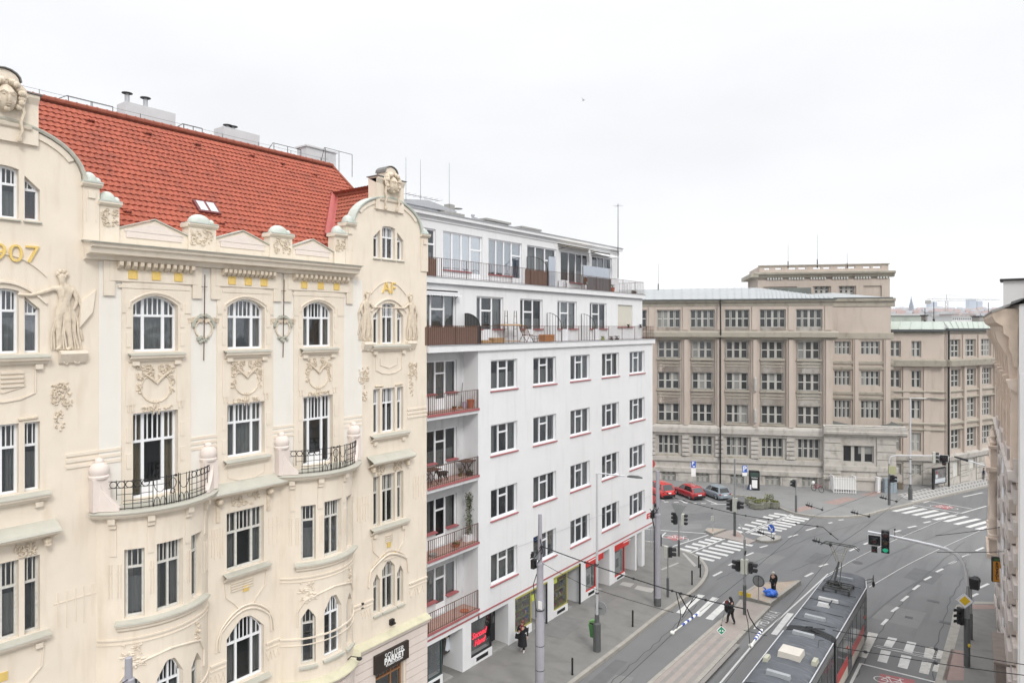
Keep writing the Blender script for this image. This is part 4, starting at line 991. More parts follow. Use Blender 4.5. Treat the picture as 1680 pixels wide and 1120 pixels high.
# small blocks below the balcony door side lights
# -------- bowed bays with balconies
def bay(bw,cc):
 zt = 11.42
 o3 = [Op(-.62,-.36,8.38,10.42),Op(-.2,.2,8.38,10.46),Op(.36,.62,8.38,10.42)]
 o4 = [Op(-.62,-.36,4.55,6.6,tent(.35,.1)),Op(-.2,.2,4.6,6.85,tent(.5,.3)),Op(.36,.62,4.55,6.6,tent(.35,.1))]
 mb = MB(); wall(mb,bw,-1,1,3.6,zt,o3+o4,extra=[-1+i/14 for i in range(29)],depth=.26); bo = mb.build('bay_wall',M_cream,cream)
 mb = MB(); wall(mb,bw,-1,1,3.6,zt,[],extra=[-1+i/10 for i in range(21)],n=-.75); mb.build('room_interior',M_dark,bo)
 for k,o in enumerate(o3+o4):
  ch,L = bw.chord(o.s0,o.s1,-.2); f2 = (lambda u,o=o: o.z1-o.top(o.s0+(o.s1-o.s0)*u)) if o.f else None
  oo = Op(0,L,o.z0,o.z1,f2)
  cur = [('half',M_curt),('sides',M_curt),None,('sides',M_curt),('sides',M_curt),None][k]
  if o.s0 == -.2: window(cream,ch,oo,0,v=(.5,),h=.70,ub=(2,2),fm=M_oldframe if k < 3 else M_frame,curtain=cur)
  else: window(cream,ch,oo,0,h=.72,ub=(2,),fm=M_oldframe,curtain=cur)
 for z,a,b in ((8.38,-.72,.72),):
  mb = MB(); mb.prof(bw,a,b,[(-.18,z+.004),(.20,z-.09),(.21,z-.14)],16); mb.build('sill',M_lead,bo)
  mb = MB(); mb.prof(bw,a+.02,b-.02,[(.19,z-.14),(.17,z-.2),(.1,z-.24),(.09,z-.32),(.03,z-.36),(0,z-.4)],16); mb.build('window_ledge',M_cream,bo)
 for o in o4: mb = MB(); mb.prof(bw,o.s0-.03,o.s1+.03,[(-.18,o.z0+.004),(.12,o.z0-.05),(.12,o.z0-.13),(0,o.z0-.14)],4); mb.build('sill',M_lead,bo)
 mb = MB()
 for z,h_,n_ in ((7.75,.05,.04),(7.62,.03,.03),(5.5,.06,.04),(5.28,.03,.03)):
  mb.prof(bw,-.98,.98,[(0,z),(n_,z),(n_,z+h_),(0,z+h_)],20,False)
 for d in (-1,1):
  mb.ptube(bw,[(d*.68,6.0,.02),(d*.68,6.55,.03),(d*.55,6.95,.03),(d*.3,7.1,.03),(0,7.2,.03)],.035,5)
 mb.build('bay_moulding',M_cream,bo)
 for t in (-.58,-.42): floral(bw,t,7.25,.16,.8,.0,M_cream,parent=bo,k=12,r=.035)
 for t in (.5,): floral(bw,t,7.3,.12,.7,.0,M_orn,parent=bo,k=12)
 mb = MB()
 for t0 in (-.82,-.70,-.28,.28,.70,.82):
  mb = MB()
  mb.ptube(bw,[(t0,10.0,.01),(t0,9.0,.01)],.016,4)
  mb.ptube(bw,[(t0-.02,9.75,.01),(t0+.03,9.75,.01)],.014,4); mb.ptube(bw,[(t0+.04,10.0,.01),(t0+.04,9.0,.01)],.016,4); mb.build('comb_ornament',M_cream,bo)
 for t0 in (-.76,-.28,.28,.76):
  mb = MB()
  mb.prof(bw,t0-.045,t0+.045,[(0,11.05),(.1,11.08),(.1,11.2),(.17,11.22),(.17,11.4),(0,11.42)],2)
  mb.prof(bw,t0-.045,t0+.045,[(0,10.25),(.03,10.25),(.03,11.05),(0,11.05)],2)
  mb.build('pilaster_bracket',M_cream,bo)
 # slab with lead nosing
 mb = MB(); mb.prof(bw,-1.0,1.0,[(0,zt-.06),(.2,zt-.02),(.27,zt+.06),(.27,zt+.13)],24)
 sl_ = mb.build('balcony_slab',M_cream,cream)
 mb = MB(); mb.prof(bw,-1.0,1.0,[(.25,zt+.12),(.34,zt+.13),(.34,zt+.16),(-.1,zt+.24)],24)
 N = 24; top = [bw.w(-1+2*i/N,zt+.239,-.1) for i in range(N+1)]
 for i in range(N):
  p,q = top[i],top[i+1]; mb.face([p,q,Vector((-W-.1,q.y,q.z)),Vector((-W-.1,p.y,p.z))])
 mb.build('slab_covering',M_lead,sl_)
 # solid end parapets with ball finials
 z0 = zt+.2; 
 for d in (-1,1):
  mb = MB(); prev = None; K = 8
  for i in range(K):
   u0,u1 = i/K,(i+1)/K
   t0,t1 = d*(1.0-.34*u0),d*(1.0-.34*u1)
   h0 = .95 if u0 < .25 else .95-.85*((u0-.25)/.75)**.55; h1 = .95 if u1 < .25 else .95-.85*((u1-.25)/.75)**.55
   a,b = (t0,t1)
   mb.hexa([bw.w(a,z0,.02),bw.w(b,z0,.02),bw.w(b,z0,.2),bw.w(a,z0,.2),bw.w(a,z0+h0,.02),bw.w(b,z0+h1,.02),bw.w(b,z0+h1,.2),bw.w(a,z0+h0,.2)])
  c0 = bw.w(d*.955,z0,.02)
  mb.box((c0.x-.20,c0.y-.24,z0),(c0.x+.20,c0.y+.24,z0+.95))
  pp = mb.build('balcony_pier',M_pinkp,sl_)
  mb = MB(); mb.lathe((c0.x,c0.y,z0+.95),[(.27,0),(.28,.06),(.24,.10),(.27,.18),(.27,.30),(.20,.42),(.12,.46),(.13,.50),(.10,.56),(.03,.60)],14); mb.build('ball_finial',M_pinkp,pp,smooth=True)
 # wrought iron railing
 mb = MB(); r0 = .011; zb = z0+.02; zr = z0+.86; TT = .72
 C = lambda t,z: bw.w(t,z,.12)
 def run(t0,t1,z,r=r0,k=14): mb.tube([C(t0+(t1-t0)*i/k,z) for i in range(k+1)],r,4)
 def cir(t,z,rt,rz,r=r0,k=12,a0=0,a1=6.2832): mb.tube([C(t+rt*math.cos(a0+(a1-a0)*i/k),z+rz*math.sin(a0+(a1-a0)*i/k)) for i in range(k+1)],r,4)
 run(-TT,TT,zb+.03,.016); run(-.80,.80,zr); run(-.80,-.02,zr-.2); run(.02+.2,.8,zr-.2)
 for j in range(5):
  for d in (-1,1): cir(d*(.74-.098*j),zr-.1,.046,.095,.013)
 for j in range(8):
  for d in (-1,1):
   t = d*(.70-.098*j)
   if abs(t) < TT: mb.tube([C(t,zb if abs(t) < .62 else zb+.3),C(t,zr+.03)],r0,4)
 for d in (-1,1):
  run(d*.70,d*.26,zb+.45); run(d*.62,d*.26,zb+.26); run(d*.62,d*.26,zb+.16)
  cir(d*.17,zr-.05,.085,.38,r0,10,math.pi,2*math.pi); cir(d*.13,zb,.04,.28,r0,8,0,math.pi); cir(d*.21,zb,.04,.28,r0,8,0,math.pi)
  mb.tube([C(d*.085,zb),C(d*.085,zr+.05)],.016,4); mb.tube([C(d*.26,zb),C(d*.26,zr+.04)],.014,4)
 cir(0,zr-.22,.05,.16,.013); cir(0,zr-.46,.03,.08); mb.ball(C(-.045,zr-.0),(.05,.05,.04),6,4); mb.ball(C(.045,zr-.0),(.05,.05,.04),6,4)
 for q in (-.05,-.02,.02,.05): mb.tube([C(q,zb),C(q*.6,zr-.4)],.009,4)
 mb.build('balcony_railing',M_iron,sl_)
 return bo
bay(bayA,'A'); bay(bayC,'C')
# lead ledge joining the bays across the middle axis
a,b = bayA.w(1,0).y-.12,bayC.w(-1,0).y+.12
mb = MB(); mb.prof(LF,a,b,[(0,11.72),(.44,11.46),(.47,11.40)]); mb.build('ledge_flashing',M_lead,cream)
mb = MB(); mb.prof(LF,a,b,[(.44,11.44),(.42,11.34),(.30,11.28),(.1,11.2),(0,11.16)]); mb.build('canopy_ledge',M_cream,cream)
for px in (357,440):
 mb = MB(); mb.pball(LF,S(px),11.1,.15,.12,.13,.15,8,6); mb.pb(LF,S(px)-.07,S(px)+.07,10.4,11.0,0,.05); mb.build('scroll_bracket',M_orn,cream,smooth=True)
# -------- ground floor with cornice and rusticated joints
mb = MB(); gtop = 3.75
for seg in ((YL,bayA.w(-1,0).y),(bayA.w(1,0).y,bayC.w(-1,0).y),(bayC.w(1,0).y,YR)):
 mb.prof(LF,seg[0],seg[1],[(0,gtop+.22),(.30,gtop+.05),(.31,gtop),(.22,gtop-.06)])
for bw in (bayA,bayC): mb.prof(bw,-1,1,[(0,gtop+.22),(.30,gtop+.05),(.31,gtop),(.22,gtop-.06)],16)
mb.build('base_flashing',mat('ochre_lead',(.56,.53,.39),.7,.08,3,stain=.3),cream)
z = gtop-.06; mb = MB()
pls = [(S(586)-.2,S(616)-.12),(S(662)+.12,YR-.01)]
mb.prof(LF,S(586)-.6,YR-.01,[(.22,gtop-.06),(.2,gtop-.16),(.1,gtop-.26),(.06,gtop-.3)])
courses = [gtop-.3]
while courses[-1] > -.6: courses.append(courses[-1]-.34)
for zt_,zb_ in zip(courses[:-1],courses[1:]):
 for a,b in ([(S(586)-1.2,YR-.01)] if zb_ > 2.6 else pls):
  mb.pb(LF,a,b,zb_+.025,zt_,0,.055)
mb.build('rusticated_base',M_pinkp,cream); mb = MB()
for bw in (bayA,bayC):
 for zt_,zb_ in zip(courses[:-1],courses[1:]): mb.prof(bw,-1,1,[(0,zb_+.025),(.05,zb_+.025),(.05,zt_),(0,zt_)],14,False)
 wall(mb,bw,-1,1,-1,3.62,[],extra=[-1+i/10 for i in range(21)])
 mb.build('bay_base',M_pinkp,cream); mb = MB()
# shop sign and window
mb = MB(); sg = LF.shift(.16); a,b = S(616,.2),S(671,.2)-.0
mb.pb(LF,a,b,2.45,3.22,.07,.2); sgn = mb.build('shop_sign',mat('dark_brown_board',(.035,.026,.021),.5,.1,4),cream)
cx = (a+b)/2+.10
m_lt = mat('white_lettering',(.82,.82,.82),.5,0)
mb = text_mb('SOLITER',.30,PT(cx,3.03,1,1,.208),.004,.0); text_mb('PARKET',.33,PT(cx,2.80,1,1,.208),.004,.014,mb=mb); text_mb('STUDIO PODLAH',.125,PT(cx,2.62,1,1,.208),.003,.003,mb=mb)
mb.build('sign_lettering',m_lt,sgn)
window(cream,LF,Op(shopop.s0,shopop.s1,shopop.z0+.5,shopop.z1),-.2,v=(.62,),h=.72,ub=(4,2),fm=M_wood,door=None)
mb = MB(); q = LF.w(S(641),4.25,.1); mb.pb(LF,S(641)-.1,S(641)+.1,4.18,4.42,0,.15); mb.pball(LF,S(641),4.3,.22,.06,.05,.1,8,5); mb.build('wall_lamp',M_iron,cream)
mb = MB(); cw = bayC.w(.45,4.1,.0); mb.ptube(bayC,[(.4,4.05,0),(.4,4.2,.15),(.4,4.2,.45)],.02,5); mb.ball(bayC.w(.4,4.15,.5),(.12,.12,.06),8,5); mb.build('bracket_lamp',M_iron,cream)

# -------- tiled roof
def tile_field(mb,P,ncol,nrow,lim,amp=.020,step=.045):
 """P(u,v) -> point on slope; u along eaves in metres, v up the slope in metres; lim(v)->(u0,u1)"""
 cw = .20
 for j in range(nrow):
  v0,v1 = j*ncol,(j+1)*ncol; a,b = lim(v0+ncol*.5); nn = max(1,int((b-a)/(cw/4))); prev = None
  if b-a < .1: continue
  for i in range(nn+1):
   u = a+(b-a)*i/nn; w_ = amp*math.cos(2*math.pi*u/cw)
   q = (P(u+.03*math.sin(j*2.1),v0,step+w_),P(u+.03*math.sin(j*2.1),v1+.02,w_*.9+.002),P(u+.03*math.sin(j*2.1),v0,-.02))
   if prev: mb.face([prev[0],q[0],q[1],prev[1]]); mb.face([prev[2],q[2],q[0],prev[0]])
   prev = q
EX_,EZ_,RX_,RZ_ = -W-.45,19.95,-27.35,24.95
sl_len = math.hypot(RX_-EX_,RZ_-EZ_); ux,uz = (RX_-EX_)/sl_len,(RZ_-EZ_)/sl_len
def roofP(u,v,h): return Vector((EX_+ux*v+uz*h*1.0,u,EZ_+uz*v-ux*h))
mb = MB(); nrow = int(sl_len/.30)
def lim_main(v):
 f = v/sl_len
 return (YL,22.75-.95*f)
tile_field(mb,roofP,.30,nrow,lim_main)
roof = mb.build('roof',M_tile,cream)
mb = MB()                                             # rear slope and boarding
mb.face([roofP(YL,0,-.04),roofP(22.7,0,-.04),roofP(21.8,sl_len,-.04),roofP(YL,sl_len,-.04)])
mb.face([(RX_,YL,RZ_),(RX_,21.8,RZ_),(RX_-5.5,22.7,19.8),(RX_-5.5,YL,19.8)])
mb.face([(EX_,22.75,EZ_),(RX_,21.8,RZ_),(RX_-5.5,22.75,19.8)])
mb.face([(EX_,YL,EZ_),(RX_,YL,RZ_),(RX_-5.5,YL,19.8)])
mb.build('roof_boarding',M_tiled,roof)
mb = MB(); mb.tube([(RX_,YL,RZ_+.05),(RX_,21.8,RZ_+.05)],.11,8); mb.tube([(RX_,21.8,RZ_+.04),(EX_,22.75,EZ_+.04)],.07,6)
for i in range(60): mb.tube([(RX_,YL+.34*i,RZ_+.05),(RX_,YL+.34*i+.05,RZ_+.05)],.125,8)
mb.build('ridge',M_tiled,roof)
# cross roofs behind the gables
for gi,c in enumerate(GC):
 mb = MB(); zr = 23.0; xr = EX_+ux*(zr-EZ_)/uz; xf = -W-.35; hw = 2.3
 for d in (-1,1):
  def P2(u,v,h,d=d):     # u along x, v up the slope
   L2 = math.hypot(hw,zr-20.6); sy,sz = hw/L2,(zr-20.6)/L2
   return Vector((xf-u,c+d*(hw-sy*v)+d*sz*h,20.6+sz*v+sy*h))
  L2 = math.hypot(hw,zr-20.6)
  def lim2(v): z = 20.6+(zr-20.6)*v/L2; return (0,-(EX_+ux*(z-EZ_)/uz-xf)+.1)
  tile_field(mb,P2,.30,int(L2/.30)+1,lim2)
 cr_ = mb.build('cross_roof',mat('weathered_clay_tile',(.30,.085,.05),.8,.25,3,stain=.5,stain_c=(.13,.06,.05),stsc=(2,2,2)),cream)
 mb = MB(); mb.tube([(xf,c,zr+.04),(xr,c,zr+.04)],.1,8); mb.build('ridge',M_tiled,cr_)
 mb = MB(); v0 = Vector((xr-.05,c-(.0),zr+.06)); v1 = Vector((EX_+ux*(20.62-EZ_)/uz,c-hw,20.72)); t = (v1-v0).normalized(); sd = t.cross(Vector((uz,0,-ux))).normalized()
 off = Vector((.10,0,.10))
 for w0,w1,hh in ((-.22,-.04,.06),(.04,.22,.06),(-.04,.04,.02)):
  mb.hexa([v0+sd*w0,v1+sd*w0,v1+sd*w1,v0+sd*w1,v0+sd*w0+off*(.6+hh*6),v1+sd*w0+off*(.6+hh*6),v1+sd*w1+off*(.6+hh*6),v0+sd*w1+off*(.6+hh*6)])
 mb.build('valley_flashing',mat('red_valley_sheet',(.40,.10,.09),.5,.08,3),cr_)
# chimneys, pipes, walkway rails, skylight, vents
CX = RX_-1.1
def pxy(px,x): d = ray(px); return d.y/d.x*x
def zat(px,py,x): d = ray(px,py); return EYE+d.z*(x/d.x)
M_chim = mat('painted_chimney',(.56,.57,.585),.9,.05,2,.1,20,stain=.25)
for p0,p1,pt,cap,col_ in ((206,288,166,0,M_chim),(366,426,207,0,M_chim),(503,551,240,1,M_chim)):
 y0,y1 = pxy(p0,CX+.4),pxy(p1,CX+.4); zt_ = zat(p0,pt,CX+.4); mb = MB()
 mb.box((CX-.35,y0,RZ_-1.6),(CX+.4,y1,zt_)); 
 if cap: mb.box((CX-.42,y0-.07,zt_),(CX+.47,y1+.07,zt_+.08)); mb.box((CX-.40,y0-.04,RZ_-.7),(CX+.45,y1+.04,RZ_-.45))
 ch = mb.build('chimney',col_,roof)
 if not cap:
  for f in (.12,.48) if p0 < 300 else (.25,.4):
   y = y0+(y1-y0)*f; mb = MB(); h_ = .38 if p0 < 300 else .14
   mb.lathe((CX,y,zt_),[(.09,0),(.09,h_),(.05,h_+.02),(.05,h_+.06)],10); mb.k = 1; mb.lathe((CX,y,zt_+h_+.06),[(.20,0),(.20,.02),(.03,.07)],12); mb.build('flue_pipe',[M_steel,M_iron],ch)
mb = MB()
for y0,y1 in ((pxy(92,RX_),pxy(191,RX_)),(pxy(288,RX_),pxy(338,RX_)),(pxy(440,RX_),pxy(500,RX_)),(pxy(500,CX-.3)-.1,pxy(555,CX-.3))):
 zr = RZ_+.42 if y0 < 17 else RZ_+.55
 if y1 > 20.5: zr = RZ_+.95
 mb.tube([(RX_,y0,RZ_+.1),(RX_-.3,y0+.45,zr),(RX_-.3,y1,zr)],.016,4)
 for k in range(3): y = y0+.5+(y1-y0-.5)*k/2; mb.tube([(RX_-.3,y,RZ_-.2),(RX_-.3,y,zr)],.014,4)
for k in range(9): y = 7.5+1.7*k; mb.tube([(RX_,y,RZ_+.1),(RX_,y,RZ_+.32)],.01,4)
mb.tube([(RX_,7,RZ_+.3),(RX_,21.5,RZ_+.3)],.006,3)
mb.build('roof_walk_rail',M_iron,roof)
for px,py in ((148,199),(242,220),(323,238),(412,256),(462,269),(515,287),(208,348),(362,367),(430,381),(575,331)):
 d = ray(px,py); t = (EX_*(-uz)+EZ_*ux-(-uz*0+ux*0)) 
 # intersect with the roof slope
 nn = Vector((uz,0,-ux)); p0 = Vector((EX_,0,EZ_)); o = Vector((0,0,EYE)); t = (p0-o).dot(nn)/d.dot(nn); p = o+d*t
 if px == 575: continue
 mb = MB(); f = Vector((ux,0,uz)); 
 mb.ball(p+nn*.03,(.16,.14,.07),8,5); mb.k = 1; mb.box((p.x+.05,p.y-.09,p.z-.02),(p.x+.14,p.y+.09,p.z+.04)); mb.build('roof_vent',[M_tile,M_black],roof)
def onroof(px,py):
 d = ray(px,py); nn = Vector((uz,0,-ux)); t = (Vector((EX_,0,EZ_))-Vector((0,0,EYE))).dot(nn)/d.dot(nn); return Vector((0,0,EYE))+d*t
p = onroof(338,343); f = Vector((ux,0,uz)); nn = Vector((uz,0,-ux)); yv = Vector((0,1,0))
mb = MB()
def slab(mb,c,hy,hv,h0,h1):
 q = [c-yv*hy-f*hv,c+yv*hy-f*hv,c+yv*hy+f*hv,c-yv*hy+f*hv]; mb.hexa([x+nn*h0 for x in q]+[x+nn*h1 for x in q])
slab(mb,p,.42,.33,0,.12); sk = mb.build('skylight',mat('brown_red_metal',(.16,.04,.04),.5,.1,5),roof)
mb = MB(); slab(mb,p-yv*.19,.14,.26,.12,.135); slab(mb,p+yv*.19,.14,.26,.12,.135); mb.build('skylight_pane',mat('pale_skylight_glass',(.5,.52,.54),.15,.1,3,spec=.8),sk)
# snow guard and gutter behind the attic
mb = MB(); mb.tube([(EX_+.02,YL,EZ_-.05),(EX_+.02,YR,EZ_-.05)],.08,6); mb.build('gutter',M_lead,roof)
# ================================================================ white functionalist apartment house
YE = S(1070.5); Y_T2 = S(1015.3,-2.45)-.3
white = root('apartment_building','white functionalist apartment block with two set back terraces and shops at street level','building',(-W-6,35,gz(35)))
YB = S(784.5)
STO = 3.345
wcols = [(805.4,848.8),(875,912.6),(935.9,968),(987.6,1015.7),(1033,1057.8)]
wops = []
for k in range(4):
 for a,b in wcols: wops.append(Op(S(a),S(b),13.76-STO*k,15.31-STO*k))
GT = 2.36
mb = MB(); wall(mb,LF,YB,YE,GT,15.85,wops,depth=.22); mb.face([LF.w(YB,GT,0),LF.w(YE,GT,0),LF.w(YE,GT,-1.4),LF.w(YB,GT,-1.4)])
mb.face([LF.w(YB,2.9,0),LF.w(YB,15.85,0),LF.w(YB,15.85,-.98),LF.w(YB,2.9,-.98)])
mb.build('wall',M_white,white)
mb = MB(); mb.box((-W-11.5,YE-.3,GT),(-W-.02,YE,15.8)); mb.box((-W-11.8,YR,-2),(-W-11.5,YE,19)); mb.box((-W-11.5,YR+.02,-1),(-W-2.5,YR+.25,22.6)); mb.build('side_wall',M_white,white)
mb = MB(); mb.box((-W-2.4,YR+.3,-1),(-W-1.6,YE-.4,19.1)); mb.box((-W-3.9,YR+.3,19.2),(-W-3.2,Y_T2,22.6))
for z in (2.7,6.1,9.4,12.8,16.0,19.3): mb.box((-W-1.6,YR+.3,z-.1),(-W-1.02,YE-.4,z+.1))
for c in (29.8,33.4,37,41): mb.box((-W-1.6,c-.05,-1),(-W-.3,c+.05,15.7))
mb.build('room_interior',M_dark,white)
for i,o in enumerate(wops):
 c = i % 5; k = i//5
 cur = ('full',M_curt) if (c,k) in ((3,0),(4,0),(2,1),(1,2),(4,1),(0,3)) else rnd.choice([('sides',M_curt),('half',M_curt),('left',M_curt),None,('right',M_curt)])
 window(white,LF,o,-.17,v=(.335,.665),h=.70,hcols=(1,),mt=.085,ft=.075,curtain=cur,sill=(.07,.06),name='window')
mb = MB(); mb.pb(LF,YR,YE,2.57,2.64,0,.035,1); mb.build('red_string_course',M_red,white)
# loggias
LB = LF.shift(-.97)
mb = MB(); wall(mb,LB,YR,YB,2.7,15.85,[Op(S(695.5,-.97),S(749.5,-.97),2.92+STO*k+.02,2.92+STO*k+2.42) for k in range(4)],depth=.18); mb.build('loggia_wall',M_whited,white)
for k in range(4):
 zf = 2.92+STO*k
 o = Op(S(695.5,-.97),S(749.5,-.97),zf+.03,zf+2.42); L = o.s1-o.s0
 w_ = window(white,LB,o,-.12,v=(.36,.66),h=.74,hcols=(1,),mt=.08,ft=.07,door=(1,.22),curtain=rnd.choice([('sides',M_curt),('half',M_curt),('full',M_curt)]),name='balcony_door')
 for a,b in ((0,.34),(.67,1)):
  mb = MB(); mb.pb(LB,o.s0+L*a,o.s0+L*b,zf+.03,zf+.78,-.15,.0); mb.build('apron',M_whited,w_)
  mb = MB(); mb.hexa([LB.w(o.s0+L*a,zf+.78,-.1),LB.w(o.s0+L*b+.05,zf+.78,-.1),LB.w(o.s0+L*b+.05,zf+.76,.12),LB.w(o.s0+L*a,zf+.76,.12),LB.w(o.s0+L*a,zf+.84,-.1),LB.w(o.s0+L*b+.05,zf+.84,-.1),LB.w(o.s0+L*b+.05,zf+.80,.12),LB.w(o.s0+L*a,zf+.80,.12)]); mb.build('sill',M_red,w_)
 mb = MB(); mb.pb(LF,YR+.01,YB-.01,zf-.25,zf-.07,-.96,.03); sl_ = mb.build('balcony_slab',M_whited,white)
 mb = MB(); mb.pb(LF,YR+.01,YB+.03,zf-.07,zf,-.96,.06); mb.build('balcony_floor',mat('red_terrazzo',(.42,.27,.23),.8,.12,6,stain=.3),sl_)
 if k == 0 or True:
  mb = MB(); mb.pb(LF,YR+.01,YB+.04,zf-.10,zf+.01,.055,.075); mb.build('slab_edge',M_red,sl_)
 mb = MB(); n = 26
 for j in range(n+1):
  s = YR+.1+(YB-YR-.14)*j/n; mb.tube([LF.w(s,zf,.02),LF.w(s,zf+.93,.02)],.011 if j not in (0,13,n) else .024,4)
 mb.tube([LF.w(YR+.05,zf+.93,.02),LF.w(YB-.02,zf+.93,.02)],.018,4); mb.tube([LF.w(YR+.05,zf+.06,.02),LF.w(YB-.02,zf+.06,.02)],.012,4)
 mb.build('balcony_railing',M_rust,sl_)
# terrace one
T1 = LF.shift(-1.0); T2 = LF.shift(-2.45); Y1 = S(1053.8,-1.0); Y2 = S(1015.3,-2.45)
z1,z2 = 16.13,19.43
mb = MB(); mb.pb(LF,YR+.02,YE+.18,15.83,z1,-1.3,.14); mb.box((-W-11.6,YE-.5,15.83),(-W-1.25,YE+.15,z1)); mb.build('terrace_slab',M_white,white)
mb = MB(); mb.pb(LF,YR+.02,YE+.2,z1,z1+.03,-1.0,.17); mb.build('terrace_flashing',M_steel,white)
t1o = []
def zz(px,py,n): return LF.z(px,py,n)
t1z = (zz(826,534.5,-1.0),zz(826,488,-1.0))
for a,b in ((694,748.4),(781.9,826),(853.4,890.4),(914.5,946.6),(967.5,995.4),(1013.6,1037.7)): t1o.append(Op(S(a,-1.0),S(b,-1.0),z1+.02 if a < 1000 else zz(1037,536,-1),t1z[1] if a < 1000 else zz(1013,499.5,-1.0)))
mb = MB(); wall(mb,T1,YR+.02,Y1,z1-.02,z2-.28,t1o,depth=.2); mb.face([T1.w(Y1,z1,0),T1.w(Y1,z2-.28,0),T1.w(Y1,z2-.28,-10.5),T1.w(Y1,z1,-10.5)]); mb.build('setback_wall',M_white,white)
for i,o in enumerate(t1o):
 if i == 5:
  mb = MB()
  for j in range(20): z = o.z0+(o.z1-o.z0)*j/20; mb.pb(T1,o.s0,o.s1,z,z+(o.z1-o.z0)/20*.92,-.12,-.095)
  mb.pb(T1,o.s0,o.s1,o.z0,o.z1,-.14,-.12); mb.build('roller_shutter',mat('cream_shutter',(.62,.60,.52),.6,.03,3),white)
  mb = MB(); mb.pb(T1,o.s0-.05,o.s1+.05,o.z0-.07,o.z0,-.12,.09); mb.build('sill',M_red,white); continue
 L = o.s1-o.s0
 w_ = window(white,T1,o,-.14,v=(.26,.66) if i == 0 else (.2,.60),h=.70,hcols=(1,),mt=.09,ft=.08,door=(1,.30),curtain=rnd.choice([('full',M_curt),('sides',M_curt),('half',M_curt)]),name='terrace_door')
 for a,b in ((0,.19),(.62,1)):
  mb = MB(); mb.pb(T1,o.s0+L*a,o.s0+L*b,z1,z1+.72,-.18,-.001); mb.build('apron',M_white,w_)
  mb = MB(); mb.pb(T1,o.s0+L*a-.02,o.s0+L*b+.04,z1+.72,z1+.79,-.14,.09); mb.build('sill',M_red,w_)
# terrace two
mb = MB(); mb.pb(T1,YR+.02,Y1+.12,z2-.28,z2,-1.6,.20); mb.box((-W-11.6,Y1-.5,z2-.28),(-W-2.5,Y1+.12,z2)); mb.build('terrace_slab',M_white,white)
mb = MB(); mb.pb(T1,YR+.02,Y1+.14,z2,z2+.03,-1.3,.23); mb.pb(T1,YR+.02,Y1+.02,z2-.36,z2-.33,0,.04); mb.build('terrace_flashing',M_steel,white)
t2o = []
t2t = zz(791,389,-2.45)
for a,b in ((690,715),(727,791.5),(801.5,856.5),(865,913),(920,966),(971,1004)): t2o.append(Op(S(a,-2.45),S(b,-2.45),z2+.02,t2t))
mb = MB(); wall(mb,T2,YR+.02,Y2,z2-.02,22.72,t2o,depth=.18); mb.face([T2.w(Y2,z2,0),T2.w(Y2,22.7,0),T2.w(Y2,22.7,-9),T2.w(Y2,z2,-9)]); mb.build('setback_wall',M_white,white)
M_blueglass = glass_mat('blue_grey_glass',(0.42,0.5,0.6),.35)
for i,o in enumerate(t2o):
 L = o.s1-o.s0
 vv = ((.45,),(.24,.47,.70),(.24,.47,.70),(.3,.62),(.3,.55,.78),(.3,.62))[i]; lc = len(vv)
 w_ = window(white,T2,o,-.12,v=vv,h=.70,hcols=(lc,),mt=.09,ft=.08,door=(lc,.2),gm=M_blueglass if i in (1,2) else M_glass,curtain=('full',M_curt) if i in (1,2,3) else ('half',M_curt),name='terrace_door')
 mb = MB(); mb.pb(T2,o.s0,o.s0+L*vv[-1],z2,z2+.55,-.16,-.001); mb.build('apron',M_white,w_)
 mb = MB(); mb.pb(T2,o.s0-.02,o.s0+L*vv[-1],z2+.55,z2+.61,-.14,.08); mb.build('sill',M_red,w_)
mb = MB(); mb.pb(T2,YR+.02,Y2+.2,22.72,22.90,-9.2,.22); mb.pb(T2,YR+.02,Y2+.08,22.5,22.55,0,.06); mb.build('roof_slab',M_white,white)
mb = MB(); mb.pb(T2,YR+.02,Y2+.24,22.90,22.95,-9.3,.27); mb.build('roof_edge',M_steel,white)
# railings of both terraces
def rail(pl,s0,s1,n,z,h,sp,mt,every=14,wrap=None,name='terrace_railing',parent=white):
 mb = MB(); k = int((s1-s0)/sp)
 for j in range(k+1):
  s = s0+(s1-s0)*j/k; mb.tube([pl.w(s,z,n),pl.w(s,z+h,n)],.009 if j % every else .022,4)
 mb.tube([pl.w(s0,z+h,n),pl.w(s1,z+h,n)],.014,4); mb.tube([pl.w(s0,z+.08,n),pl.w(s1,z+.08,n)],.01,4)
 if wrap:
  kk = int(wrap/sp)
  for j in range(1,kk+1): mb.tube([pl.w(s1,z,n-wrap*j/kk),pl.w(s1,z+h,n-wrap*j/kk)],.009 if j % 8 else .02,4)
  mb.tube([pl.w(s1,z+h,n),pl.w(s1,z+h,n-wrap)],.014,4); mb.tube([pl.w(s1,z+.08,n),pl.w(s1,z+.08,n-wrap)],.01,4)
 return mb.build(name,mt,parent)
rail(LF,YR+.05,YE+.1,.06,z1,.95,.135,M_rust,wrap=3.0)
rail(T1,YR+.05,Y1+.04,.12,z2,.95,.135,M_rust,wrap=3.0)
